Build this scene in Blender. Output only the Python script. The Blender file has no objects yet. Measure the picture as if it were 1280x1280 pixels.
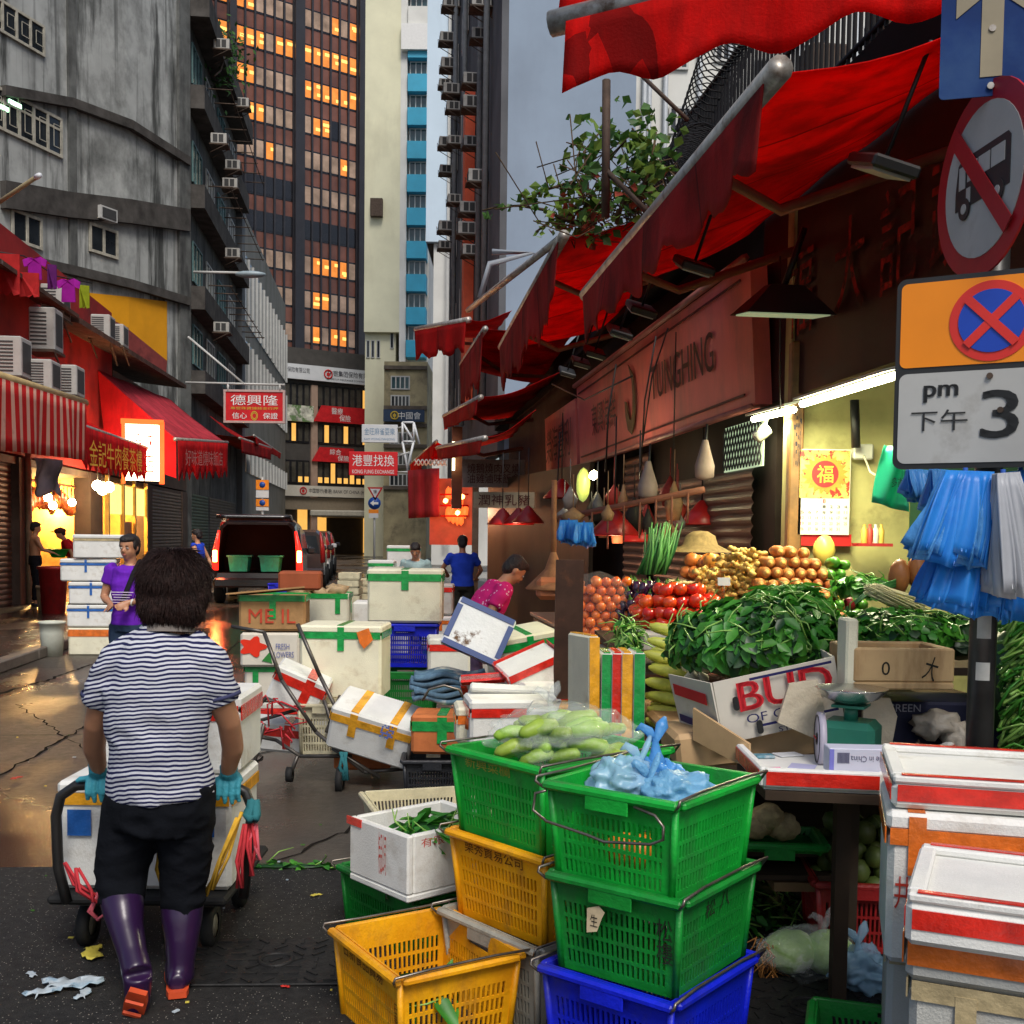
import bpy, math, random
from mathutils import Vector as V, Matrix, Euler, noise as mn
rnd=random.Random(7)
PI=math.pi
sc=bpy.context.scene
COL=sc.collection
# ---------------------------------------------------------------- camera maths (photo pixels, 1280 wide)
FPX=1400.0; CXP=640.0; CYP=744.0; CAM=V((0,0,1.62))
th=math.radians(3.0); ro=0.012
_R=V((1,0,0)); _U=V((0,math.sin(th),math.cos(th))); _F=V((0,math.cos(th),-math.sin(th)))
R_=_R*math.cos(ro)+_U*math.sin(ro); U_=_U*math.cos(ro)-_R*math.sin(ro)
def ray(px,py):
    return _F*FPX+R_*(px-CXP)-U_*(py-CYP)
def P(px,py,Y):
    d=ray(px,py); return CAM+d*(Y/d.y)
def G(px,py,z=0.0):
    d=ray(px,py); return CAM+d*((z-CAM.z)/d.z)
def PX(px,py,a,b):           # plane X = a + b*Y
    d=ray(px,py); t=(a-CAM.x+b*CAM.y)/(d.x-b*d.y); return CAM+d*t
RA,RB=2.69,-.1207
def PR(px,py,off=0): return PX(px,py,RA-off,RB)
def PL(px,py,off=0): return PX(px,py,-7.45+off,-.112)
def RX(Y,off=0): return RA-off+RB*Y
def LX(Y,off=0): return -7.45+off-.112*Y
ST=math.atan(.1207)          # street yaw
# ---------------------------------------------------------------- materials
_mc={}
def nmix(nt,fac,a,b,t='MIX'):
    n=nt.nodes.new('ShaderNodeMix'); n.data_type='RGBA'; n.blend_type=t
    for s,v in ((n.inputs[0],fac),(n.inputs[6],a),(n.inputs[7],b)):
        if hasattr(v,'is_output'): nt.links.new(v,s)
        elif isinstance(v,(tuple,list)): s.default_value=(*v[:3],1)
        else: s.default_value=v
    return n.outputs[2]
def nmath(nt,op,a,b=0,c=None,clamp=False):
    n=nt.nodes.new('ShaderNodeMath'); n.operation=op; n.use_clamp=clamp
    for i,v in enumerate((a,b) if c is None else (a,b,c)):
        if hasattr(v,'is_output'): nt.links.new(v,n.inputs[i])
        else: n.inputs[i].default_value=v
    return n.outputs[0]
def nramp(nt,v,lo,hi):
    n=nt.nodes.new('ShaderNodeMapRange'); nt.links.new(v,n.inputs[0]); n.inputs[1].default_value=lo; n.inputs[2].default_value=hi; return n.outputs[0]
def ncoord(nt,scale=(1,1,1),rot=(0,0,0)):
    t=nt.nodes.new('ShaderNodeTexCoord'); m=nt.nodes.new('ShaderNodeMapping'); m.inputs['Scale'].default_value=scale; m.inputs['Rotation'].default_value=rot
    nt.links.new(t.outputs['Object'],m.inputs[0]); return m.outputs[0]
def nnoise(nt,co,scale,detail=5,rough=.6):
    n=nt.nodes.new('ShaderNodeTexNoise'); n.inputs['Scale'].default_value=scale; n.inputs['Detail'].default_value=detail; n.inputs['Roughness'].default_value=rough
    nt.links.new(co,n.inputs['Vector']); return n.outputs['Fac']
def mat(name,c=(.5,.5,.5),r=.6,var=.2,sc_=6,c2=None,d=(.5,.7),dsc=3,st=(1,1,1),bump=0,bsc=40,metal=0,emit=None,es=0,alpha=1,trans=0,coat=0,rr=0,sub=0,pat=None,tl=0):
    if name in _mc: return _mc[name]
    m=bpy.data.materials.new(name); m.use_nodes=True; nt=m.node_tree; b=nt.nodes['Principled BSDF']
    b.inputs['Roughness'].default_value=r; b.inputs['Metallic'].default_value=metal
    if r>=.55: b.inputs['Specular IOR Level'].default_value=.25 if r<.8 else .12
    co=ncoord(nt)
    n1=nnoise(nt,co,sc_)
    lo=tuple(x*(1-var) for x in c); hi=tuple(min(1,x*(1+var)) for x in c)
    col=nmix(nt,nramp(nt,n1,.3,.7),lo,hi)
    if rr:                                   # per-object variation
        oi=nt.nodes.new('ShaderNodeObjectInfo'); hs=nt.nodes.new('ShaderNodeHueSaturation')
        hs.inputs['Hue'].default_value=.5
        nt.links.new(nmath(nt,'MULTIPLY_ADD',oi.outputs['Random'],rr,1-rr/2),hs.inputs['Value'])
        nt.links.new(nmath(nt,'MULTIPLY_ADD',oi.outputs['Random'],rr*.06,.5-rr*.03),hs.inputs['Hue'])
        nt.links.new(col,hs.inputs['Color']); col=hs.outputs[0]
    if pat: col=pat(nt,col)
    if c2:
        n2=nnoise(nt,ncoord(nt,st),dsc,8,.65)
        col=nmix(nt,nramp(nt,n2,*d),col,c2)
    nt.links.new(col,b.inputs['Base Color'])
    if bump:
        bp=nt.nodes.new('ShaderNodeBump'); bp.inputs['Strength'].default_value=bump; bp.inputs['Distance'].default_value=.02
        nt.links.new(nnoise(nt,co,bsc),bp.inputs['Height']); nt.links.new(bp.outputs[0],b.inputs['Normal'])
    if emit: b.inputs['Emission Color'].default_value=(*emit,1); b.inputs['Emission Strength'].default_value=es
    if alpha<1: b.inputs['Alpha'].default_value=alpha
    if trans: b.inputs['Transmission Weight'].default_value=trans
    if coat: b.inputs['Coat Weight'].default_value=coat; b.inputs['Coat Roughness'].default_value=.15
    if sub: b.inputs['Subsurface Weight'].default_value=sub; b.inputs['Subsurface Scale'].default_value=.02
    if tl:                                    # translucent cloth / leaf
        tn=nt.nodes.new('ShaderNodeBsdfTranslucent'); nt.links.new(col,tn.inputs[0]); mx=nt.nodes.new('ShaderNodeMixShader'); mx.inputs[0].default_value=tl
        nt.links.new(b.outputs[0],mx.inputs[1]); nt.links.new(tn.outputs[0],mx.inputs[2]); nt.links.new(mx.outputs[0],nt.nodes['Material Output'].inputs[0])
    _mc[name]=m; return m
# ---------------------------------------------------------------- object bookkeeping
WM={}
def tag(o,label=None,cat=None,group=None,kind=None):
    if label: o['label']=label
    if cat: o['category']=cat
    if group: o['group']=group
    if kind: o['kind']=kind
    return o
def thing(name,label,cat,loc=(0,0,0),rz=0,group=None,kind=None,rot=None):
    o=bpy.data.objects.new(name,None); COL.objects.link(o); o.empty_display_size=.1
    o.location=loc; o.rotation_euler=rot if rot else (0,0,rz)
    WM[o.name]=Matrix.Translation(V(loc))@Euler(rot if rot else (0,0,rz)).to_matrix().to_4x4()
    return tag(o,label,cat,group,kind)
def kids(o): return [x for x in COL.objects if x.parent==o]
def dup(root,loc,rz=None,label=None,group=None,rot=None,scale=None):
    ch=_tree.get(root.name)
    r=root.copy(); COL.objects.link(r); r.location=loc
    if rz is not None: r.rotation_euler=(0,0,rz)
    if rot is not None: r.rotation_euler=rot
    if scale: r.scale=(scale,)*3 if isinstance(scale,(int,float)) else scale
    if label: r['label']=label
    if group: r['group']=group
    def cp(src,dst):
        for c in _tree.get(src.name,[]):
            k=c.copy(); COL.objects.link(k); k.parent=dst; cp(c,k)
    cp(root,r); return r
_tree={}
def setparent(o,p):
    o.parent=p; _tree.setdefault(p.name,[]).append(o); WM[o.name]=WM.get(p.name,Matrix())
ICO={}
def _ico(sub):
    if sub in ICO: return ICO[sub]
    import bmesh
    bm=bmesh.new(); bmesh.ops.create_icosphere(bm,subdivisions=sub,radius=1)
    ICO[sub]=([v.co.copy() for v in bm.verts],[[v.index for v in f.verts] for f in bm.faces]); bm.free(); return ICO[sub]
class MB:
    def __init__(s): s.v=[];s.f=[];s.m=[];s.s=[]
    def add(s,vs,fs,m=0,sm=False,M=None):
        o=len(s.v)
        s.v+= [M@V(v) for v in vs] if M else [V(v) for v in vs]
        for f in fs: s.f.append([i+o for i in f]); s.m.append(m); s.s.append(sm)
        return s
    def box(s,c,d,m=0,rz=0,b=0,M=None,rot=None):
        T=Matrix.Translation(V(c))
        if rot: T=T@Euler(rot).to_matrix().to_4x4()
        elif rz: T=T@Matrix.Rotation(rz,4,'Z')
        if M: T=M@T
        x,y,z=[q/2 for q in d]
        if b<=0:
            vs=[(sx*x,sy*y,sz*z) for sz in(-1,1) for sy in(-1,1) for sx in(-1,1)]
            return s.add(vs,[(0,2,3,1),(4,5,7,6),(0,1,5,4),(2,6,7,3),(0,4,6,2),(1,3,7,5)],m,False,T)
        b=min(b,x*.9,y*.9,z*.9); vs=[];ix={}
        for sx in(-1,1):
            for sy in(-1,1):
                for sz in(-1,1):
                    for a in range(3):
                        p=[sx*(x-b),sy*(y-b),sz*(z-b)]; p[a]=(sx,sy,sz)[a]*(x,y,z)[a]; ix[(sx,sy,sz,a)]=len(vs); vs.append(p)
        fs=[]
        def q(l,n):
            pts=[V(vs[i]) for i in l]; nn=(pts[1]-pts[0]).cross(pts[2]-pts[0])
            fs.append(l if nn.dot(V(n))>0 else l[::-1])
        for a in range(3):
            for sg in(-1,1):
                o=[i for i in range(3) if i!=a]; l=[]
                for (p,r) in((-1,-1),(1,-1),(1,1),(-1,1)):
                    k=[0,0,0];k[a]=sg;k[o[0]]=p;k[o[1]]=r; l.append(ix[(*k,a)])
                n=[0,0,0];n[a]=sg; q(l,n)
        for a in range(3):
            o=[i for i in range(3) if i!=a]
            for p in(-1,1):
                for r in(-1,1):
                    k0=[0,0,0];k0[o[0]]=p;k0[o[1]]=r;k1=k0[:];k0[a]=-1;k1[a]=1
                    q([ix[(*k0,o[0])],ix[(*k1,o[0])],ix[(*k1,o[1])],ix[(*k0,o[1])]],[k0[i]+k1[i] for i in range(3)])
        for sx in(-1,1):
            for sy in(-1,1):
                for sz in(-1,1): q([ix[(sx,sy,sz,a)] for a in range(3)],(sx,sy,sz))
        return s.add(vs,fs,m,False,T)
    def tube(s,pts,r,n=8,m=0,cap=True,sm=True):
        pts=[V(p) for p in pts]; rs=r if isinstance(r,(list,tuple)) else [r]*len(pts)
        return s.loft(pts,[(q,q) for q in rs],n,None,m,cap,sm)
    def loft(s,pts,rad,n=12,side=None,m=0,cap=True,sm=True):
        pts=[V(p) for p in pts]; vs=[];fs=[]; ps=None
        for i,p in enumerate(pts):
            t=(pts[min(i+1,len(pts)-1)]-pts[max(i-1,0)])
            t=t.normalized() if t.length>1e-9 else V((0,0,1))
            if side: a=V(side)
            elif ps is not None: a=ps
            else: a=V((1,0,0)) if abs(t.x)<.9 else V((0,1,0))
            a=(a-t*a.dot(t))
            if a.length<1e-5: a=t.orthogonal()
            a.normalize(); ps=a; bq=t.cross(a); ra,rb=rad[i] if isinstance(rad[i],(tuple,list)) else (rad[i],rad[i])
            for k in range(n):
                an=2*PI*k/n; vs.append(p+a*(ra*math.cos(an))+bq*(rb*math.sin(an)))
        for i in range(len(pts)-1):
            for k in range(n):
                k2=(k+1)%n; fs.append((i*n+k,i*n+k2,(i+1)*n+k2,(i+1)*n+k))
        if cap: fs.append(tuple(range(n))[::-1]); fs.append(tuple((len(pts)-1)*n+k for k in range(n)))
        return s.add(vs,fs,m,sm)
    def lathe(s,prof,n=16,m=0,M=None,sm=True,cap=False):
        vs=[];fs=[]
        for r,z in prof:
            for k in range(n): a=2*PI*k/n; vs.append((r*math.cos(a),r*math.sin(a),z))
        for i in range(len(prof)-1):
            for k in range(n): k2=(k+1)%n; fs.append((i*n+k,i*n+k2,(i+1)*n+k2,(i+1)*n+k))
        if cap: fs.append(tuple(range(n))[::-1]); fs.append(tuple((len(prof)-1)*n+k for k in range(n)))
        return s.add(vs,fs,m,sm,M)
    def ball(s,c,r,m=0,sub=2,rot=None,nz=0,ns=2,seed=0):
        vs,fs=_ico(sub); rr=r if isinstance(r,(tuple,list)) else (r,r,r)
        M=Matrix.Translation(V(c))
        if rot: M=M@Euler(rot).to_matrix().to_4x4()
        out=[]
        for v in vs:
            k=1+(nz*mn.noise(v*ns+V((seed*3.1,seed*1.7,0))) if nz else 0)
            out.append((v.x*rr[0]*k,v.y*rr[1]*k,v.z*rr[2]*k))
        return s.add(out,fs,m,True,M)
    def quad(s,a,b,c,d,m=0): return s.add([a,b,c,d],[(0,1,2,3)],m)
    def grid(s,fn,nu,nv,m=0,sm=True,t=0,mf=None):     # fn(u,v)->point; t = thickness along computed normal
        pts=[[V(fn(i/nu,j/nv)) for i in range(nu+1)] for j in range(nv+1)]
        W=nu+1; vs=[p for row in pts for p in row]; n0=len(vs); fs=[];ms=[]
        for j in range(nv):
            for i in range(nu):
                fs.append((j*W+i,j*W+i+1,(j+1)*W+i+1,(j+1)*W+i)); ms.append(mf(i/nu,j/nv) if mf else m)
        if t:
            nrm=[]
            for j in range(nv+1):
                for i in range(nu+1):
                    du=pts[j][min(i+1,nu)]-pts[j][max(i-1,0)]; dv=pts[min(j+1,nv)][i]-pts[max(j-1,0)][i]
                    n=du.cross(dv); nrm.append(n.normalized() if n.length>1e-9 else V((0,0,1)))
            vs=vs+[vs[i]-nrm[i]*t for i in range(n0)]
            fs2=[tuple(n0+i for i in f[::-1]) for f in fs]; ms2=list(ms)
            for i in range(nu):
                a,b=i,i+1; fs2.append((b,a,n0+a,n0+b)); ms2.append(ms[i])
                a,b=nv*W+i,nv*W+i+1; fs2.append((a,b,n0+b,n0+a)); ms2.append(ms[(nv-1)*nu+i])
            for j in range(nv):
                a,b=j*W,(j+1)*W; fs2.append((a,b,n0+b,n0+a)); ms2.append(ms[j*nu])
                a,b=j*W+nu,(j+1)*W+nu; fs2.append((b,a,n0+a,n0+b)); ms2.append(ms[j*nu+nu-1])
            fs+=fs2; ms+=ms2
        o=len(s.v); s.v+=vs
        for f,q in zip(fs,ms): s.f.append([i+o for i in f]); s.m.append(q); s.s.append(sm)
        return s
    def prism(s,poly,n,t,m=0):       # planar polygon (3D pts), extruded by -n*t
        poly=[V(p) for p in poly]; k=len(poly); n=V(n)
        nn=V((0,0,0))
        for i in range(k): nn+=poly[i].cross(poly[(i+1)%k])
        if nn.dot(n)<0: poly=poly[::-1]
        vs=poly+[p-n*t for p in poly]
        fs=[tuple(range(k)),tuple(range(2*k-1,k-1,-1))]+[(i,k+i,k+(i+1)%k,(i+1)%k) for i in range(k)]
        return s.add(vs,fs,m)
    def panel(s,c,us,vs_,hole,t,m=0):  # perforated wall: c=[p00,p10,p11,p01]; us, vs_ breaks 0..1
        c=[V(q) for q in c]; n=(c[1]-c[0]).cross(c[3]-c[0]).normalized()
        nu,nv=len(us),len(vs_); o=len(s.v)
        for k in range(2):
            for v in vs_:
                for u in us:
                    s.v.append((c[0]*(1-u)+c[1]*u)*(1-v)+(c[3]*(1-u)+c[2]*u)*v-n*(t*k))
        N=nu*nv
        def ID(i,j,k): return o+k*N+j*nu+i
        sol=lambda i,j: 0<=i<nu-1 and 0<=j<nv-1 and not hole(i,j)
        def A(f): s.f.append(f); s.m.append(m); s.s.append(False)
        for j in range(nv-1):
            for i in range(nu-1):
                if not sol(i,j): continue
                A([ID(i,j,0),ID(i+1,j,0),ID(i+1,j+1,0),ID(i,j+1,0)]); A([ID(i,j,1),ID(i,j+1,1),ID(i+1,j+1,1),ID(i+1,j,1)])
                if not sol(i,j-1): A([ID(i,j,0),ID(i,j,1),ID(i+1,j,1),ID(i+1,j,0)])
                if not sol(i,j+1): A([ID(i,j+1,0),ID(i+1,j+1,0),ID(i+1,j+1,1),ID(i,j+1,1)])
                if not sol(i-1,j): A([ID(i,j,0),ID(i,j+1,0),ID(i,j+1,1),ID(i,j,1)])
                if not sol(i+1,j): A([ID(i+1,j,0),ID(i+1,j,1),ID(i+1,j+1,1),ID(i+1,j+1,0)])
        return s
    def mesh(s,name):
        me=bpy.data.meshes.new(name); me.from_pydata([tuple(v) for v in s.v],[],[tuple(f) for f in s.f])
        me.polygons.foreach_set('material_index',s.m); me.polygons.foreach_set('use_smooth',s.s); me.update(); return me
    def build(s,name,mats,parent=None,w=0,label=None,cat=None,group=None,kind=None,keep=False):
        if w and parent: inv=WM[parent.name].inverted(); s.v=[inv@v for v in s.v]
        loc=None
        if not parent and not keep:
            xs=[v.x for v in s.v];ys=[v.y for v in s.v];zs=[v.z for v in s.v]
            loc=V(((min(xs)+max(xs))/2,(min(ys)+max(ys))/2,min(zs))); s.v=[v-loc for v in s.v]
        o=bpy.data.objects.new(name,s.mesh(name)); COL.objects.link(o)
        for m in (mats if isinstance(mats,(list,tuple)) else [mats]): o.data.materials.append(m)
        if loc: o.location=loc; WM[o.name]=Matrix.Translation(loc)
        if parent: setparent(o,parent)
        return tag(o,label,cat,group,kind)
    def fuse(s,name,mats,parent=None,w=0,vox=.012,smooth=4,**k):
        o=s.build(name,mats,parent,w,**k)
        md=o.modifiers.new('r','REMESH'); md.mode='VOXEL'; md.voxel_size=vox; md.use_smooth_shade=True
        if smooth: ms=o.modifiers.new('s','SMOOTH'); ms.iterations=smooth; ms.factor=.5
        bpy.context.view_layer.update(); dg=bpy.context.evaluated_depsgraph_get()
        me=bpy.data.meshes.new_from_object(o.evaluated_get(dg)); o.modifiers.clear(); o.data=me
        me.materials.clear()
        for m in (mats if isinstance(mats,(list,tuple)) else [mats]): me.materials.append(m)
        me.polygons.foreach_set('use_smooth',[True]*len(me.polygons)); return o
def text(s,w,h,mt,parent,M,name='lettering',ext=0,keepasp=False,shear=0,world=True):
    """flat lettering fitted in w x h, centred at M (x right, y up, z out)"""
    cu=bpy.data.curves.new('t','FONT'); cu.body=s; cu.align_x='CENTER'; cu.extrude=ext; cu.shear=shear; cu.resolution_u=3; cu.space_line=.95
    o=bpy.data.objects.new('t',cu); COL.objects.link(o); bpy.context.view_layer.update()
    me=bpy.data.meshes.new_from_object(o.evaluated_get(bpy.context.evaluated_depsgraph_get())); bpy.data.objects.remove(o)
    if not len(me.vertices): return None
    xs=[v.co.x for v in me.vertices]; ys=[v.co.y for v in me.vertices]
    cx,cy=(min(xs)+max(xs))/2,(min(ys)+max(ys))/2; kx=w/max(1e-6,max(xs)-min(xs)); ky=h/max(1e-6,max(ys)-min(ys))
    if keepasp: kx=ky=min(kx,ky)
    T=M@Matrix.Diagonal((kx,ky,1,1))@Matrix.Translation((-cx,-cy,0))
    if world and parent: T=WM[parent.name].inverted()@T
    me.transform(T); me.name=name; me.materials.clear(); me.materials.append(mt)
    o=bpy.data.objects.new(name,me); COL.objects.link(o)
    if parent: setparent(o,parent)
    return o
def frame(o,x,y):
    """matrix with origin o, x axis x, y axis y (z = x cross y)"""
    x=V(x).normalized(); z=x.cross(V(y)).normalized(); y=z.cross(x)
    return Matrix(((x.x,y.x,z.x,o[0]),(x.y,y.y,z.y,o[1]),(x.z,y.z,z.z,o[2]),(0,0,0,1)))
def light(kind,loc,power,col,size=.1,rot=None,sy=None,spot=None):
    l=bpy.data.lights.new('lamp_light',kind); l.energy=power; l.color=col
    if kind=='AREA':
        l.size=size
        if sy: l.shape='RECTANGLE'; l.size_y=sy
    elif kind=='POINT': l.shadow_soft_size=size
    o=bpy.data.objects.new('lamp_light',l); COL.objects.link(o); o.location=loc
    if rot: o.rotation_euler=rot
    return o
# ================================================================ world, camera, sun
cam=bpy.data.objects.new('camera',bpy.data.cameras.new('camera')); COL.objects.link(cam); sc.camera=cam
cam.matrix_world=Matrix(((R_.x,U_.x,-_F.x,CAM.x),(R_.y,U_.y,-_F.y,CAM.y),(R_.z,U_.z,-_F.z,CAM.z),(0,0,0,1)))
_f=(_F.x,_F.y,_F.z)
cam.data.sensor_width=36; cam.data.lens=36*FPX/1280; cam.data.shift_y=(CYP-640)/1280; cam.data.clip_end=2000; cam.data.clip_start=.05
w=bpy.data.worlds.new('World'); sc.world=w; w.use_nodes=True; nt=w.node_tree
sky=nt.nodes.new('ShaderNodeTexSky'); sky.sky_type='NISHITA'; sky.sun_disc=False; sky.sun_elevation=math.radians(52); sky.sun_rotation=math.radians(163); sky.air_density=1; sky.dust_density=3; sky.ozone_density=1
nt.links.new(sky.outputs[0],nt.nodes['Background'].inputs[0]); nt.nodes['Background'].inputs[1].default_value=.066
sl=bpy.data.lights.new('sun','SUN'); sl.energy=1.35; sl.angle=math.radians(22); sl.color=(1,.96,.9)
so=bpy.data.objects.new('sun',sl); COL.objects.link(so)
az=math.radians(163); el=math.radians(52); sd=V((math.sin(az)*math.cos(el),math.cos(az)*math.cos(el),math.sin(el)))
so.rotation_euler=sd.to_track_quat('Z','Y').to_euler()
sc.view_settings.view_transform='Standard'; sc.view_settings.look='None'; sc.view_settings.exposure=.86; sc.view_settings.gamma=1
sc.cycles.use_denoising=True; sc.cycles.max_bounces=7; sc.cycles.transparent_max_bounces=12; sc.cycles.sample_clamp_indirect=4
# ================================================================ ground
def wetmat(name,c,dark,slab=True):
    m=bpy.data.materials.new(name); m.use_nodes=True; nt=m.node_tree; b=nt.nodes['Principled BSDF']
    co=ncoord(nt); n1=nnoise(nt,co,.9,8,.6); n2=nnoise(nt,co,14,6,.7); n3=nnoise(nt,ncoord(nt,(1,.45,1)),.33,4,.55)
    col=nmix(nt,nramp(nt,n1,.35,.65),tuple(x*.55 for x in c),c); col=nmix(nt,nmath(nt,'MULTIPLY',nramp(nt,n2,.4,.75),.5),col,tuple(x*.45 for x in c))
    wet=nramp(nt,n3,.42,.56); col=nmix(nt,wet,col,dark)
    ch=None
    if slab:
        br=nt.nodes.new('ShaderNodeTexBrick'); nt.links.new(ncoord(nt,(1,1,1),(0,0,-ST)),br.inputs[0]); br.inputs['Scale'].default_value=1; br.inputs['Brick Width'].default_value=3.4; br.inputs['Row Height'].default_value=4.6; br.inputs['Mortar Size'].default_value=.03; br.inputs['Mortar Smooth'].default_value=.3; br.offset=.3
        ch=br.outputs['Fac']; col=nmix(nt,nmath(nt,'MULTIPLY',ch,.8),col,(.015,.013,.01))
    nt.links.new(col,b.inputs['Base Color'])
    rg=nmath(nt,'MULTIPLY_ADD',wet,-.36,.46); rg=nmath(nt,'ADD',rg,nmath(nt,'MULTIPLY_ADD',n2,.3,-.13),clamp=True); nt.links.new(rg,b.inputs['Roughness'])
    bp=nt.nodes.new('ShaderNodeBump'); bp.inputs['Strength'].default_value=.35; bp.inputs['Distance'].default_value=.02
    h=nmath(nt,'MULTIPLY',nnoise(nt,co,35,8,.7),nmath(nt,'SUBTRACT',1,nmath(nt,'MULTIPLY',wet,.8)))
    if ch is not None: h=nmath(nt,'SUBTRACT',h,ch)
    nt.links.new(h,bp.inputs['Height']); nt.links.new(bp.outputs[0],b.inputs['Normal']); return m
conc=wetmat('wet_concrete',(.078,.066,.052),(.030,.023,.016))
def asphm():
    m=mat('asphalt',(.026,.025,.024),.75,.35,25,bump=.9,bsc=120); nt=m.node_tree; b=nt.nodes['Principled BSDF']
    vo=nt.nodes.new('ShaderNodeTexVoronoi'); vo.inputs['Scale'].default_value=95; nt.links.new(ncoord(nt),vo.inputs[0])
    sp=nmath(nt,'LESS_THAN',vo.outputs['Distance'],.2); wn=nt.nodes.new('ShaderNodeSeparateColor'); nt.links.new(vo.outputs['Color'],wn.inputs[0])
    sp=nmath(nt,'MULTIPLY',sp,nmath(nt,'GREATER_THAN',wn.outputs[0],.72))
    src=b.inputs['Base Color'].links[0].from_socket; nt.links.new(nmix(nt,sp,src,(.45,.42,.36)),b.inputs['Base Color']); return m
asph=asphm()
MB().grid(lambda u,v:(-420+840*u,-80+900*v,0),8,8).build('ground',conc,kind='structure',keep=True)
ab=MB(); q=[G(-700,1090),G(440,1082),G(590,1180),G(700,1090),V((3.2,5.2,0)),V((3.2,-4,0)),V((-6,-4,0))]
ab.add([V((p.x,p.y,.004)) for p in q],[tuple(range(len(q)))[::-1]]); ab.build('asphalt_road',asph,kind='structure',keep=True)
iron=mat('cast_iron',(.03,.03,.03),.55,.3,20,metal=.6,bump=.3)
def cover(name,c,w_,d_,rz,lab,cat):
    b=MB(); b.box((0,0,.006),(w_,d_,.01),0,b=.003)
    for i in range(9):
        for j in range(7):
            b.box((-w_/2+(i+.5)*w_/9,-d_/2+(j+.5)*d_/7,.0125),(.055,.012,.006),0,rz=rnd.choice((0,.8,1.57,-.8)))
    b.lathe([(.07,.011),(.07,.018),(.055,.018),(.055,.011)],18)
    o=b.build(name,iron,label=lab,cat=cat); o.location=(c.x,c.y,.005); o.rotation_euler=(0,0,rz)
cover('manhole_cover',G(345,1205),.68,.45,.05,'black square iron manhole cover with raised pattern beside the pushing woman','manhole cover')
cover('manhole_cover',G(1010,1262),.6,.5,.1,'dark flat iron cover plate in front of the cabbage bag','manhole cover')
# pavement left
kerb=mat('kerb_stone',(.13,.11,.09),.5,.3,8,bump=.3)
pv=MB(); a=[V((LX(5,2.9),5,0)),V((LX(60,2.9),60,0)),V((-40,60,0)),V((-40,5,0))]
pv.prism([p+V((0,0,.13)) for p in a],(0,0,1),.128); pv.build('pavement',wetmat('pave_left',(.10,.08,.065),(.03,.022,.018),False),kind='structure',keep=True)
kb=MB(); d_=V((LX(60,0)-LX(5,0),55,0)); 
for i in range(36):
    y=5+i*1.5; c=V((LX(y+.75,3.0),y+.75,.069)); kb.box(c,(.17,1.48,.138),0,rz=math.atan(.112),b=.015)
kb.build('kerb',kerb,kind='structure',keep=True)
# ================================================================ generic facade helper
class Fac:
    def __init__(s,A,B): s.A=V((A[0],A[1],0)); s.B=V((B[0],B[1],0)); s.U=(s.B-s.A).normalized(); s.N=V((s.U.y,-s.U.x,0)); s.L=(s.B-s.A).length
    def hit(s,px,py):
        d=ray(px,py); t=(s.A-CAM).dot(s.N)/d.dot(s.N); return CAM+d*t
    def u(s,px,py=400): return (s.hit(px,py)-s.A).dot(s.U)
    def z(s,px,py): return s.hit(px,py).z
    def p(s,u,z,o=0): return s.A+s.U*u+V((0,0,z))+s.N*o
    def bx(s,mb,u0,u1,z0,z1,o0,o1,m=0):
        c=[s.p(u0,z0,o0),s.p(u1,z0,o0),s.p(u1,z0,o1),s.p(u0,z0,o1),s.p(u0,z1,o0),s.p(u1,z1,o0),s.p(u1,z1,o1),s.p(u0,z1,o1)]
        mb.add(c,[(0,1,2,3),(7,6,5,4),(1,0,4,5),(2,1,5,6),(3,2,6,7),(0,3,7,4)],m)
    def M(s,u,z,o=0): return frame(s.p(u,z,o),s.U,(0,0,1))
glassd=mat('glass_dark',(.02,.025,.03),.08,.3,1.5)
glassb=mat('glass_blue',(.03,.07,.08),.1,.4,2)
def win(F,par,u0,u1,z0,z1,fm,nc=2,gm=None,fr=.05,o=0,name='window',cross=False,grille=False):
    b=MB()
    F.bx(b,u0,u1,z0,z0+fr,o,o+.06); F.bx(b,u0,u1,z1-fr,z1,o,o+.06)
    for i in range(nc+1):
        x=u0+(u1-u0-fr)*i/nc; F.bx(b,x,x+fr,z0+fr,z1-fr,o,o+.06)
    if cross: zc=z0+(z1-z0)*.66; F.bx(b,u0+fr,u1-fr,zc,zc+fr*.8,o+.005,o+.05)
    if grille:
        for i in range(nc):
            x0=u0+(u1-u0)*i/nc+fr*2.2; x1=u0+(u1-u0)*(i+1)/nc-fr*1.2
            for (xa,xb,za,zb) in((x0,x1,z0+.25,z0+.27),(x0,x1,z1-.3,z1-.28),(x0,x0+.02,z0+.25,z1-.28),(x1-.02,x1,z0+.25,z1-.28)): F.bx(b,xa,xb,za,zb,o+.062,o+.075)
    f=b.build(name,fm,par,1); g=MB(); F.bx(g,u0+.01,u1-.01,z0+.01,z1-.01,o-.02,o+.02); g.build('pane',gm or glassd,f,1); return f
def shell(F,depth,h,z0=0,mb=None):
    b=mb or MB(); F.bx(b,0,F.L,z0,h,0,-depth); return b
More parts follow.
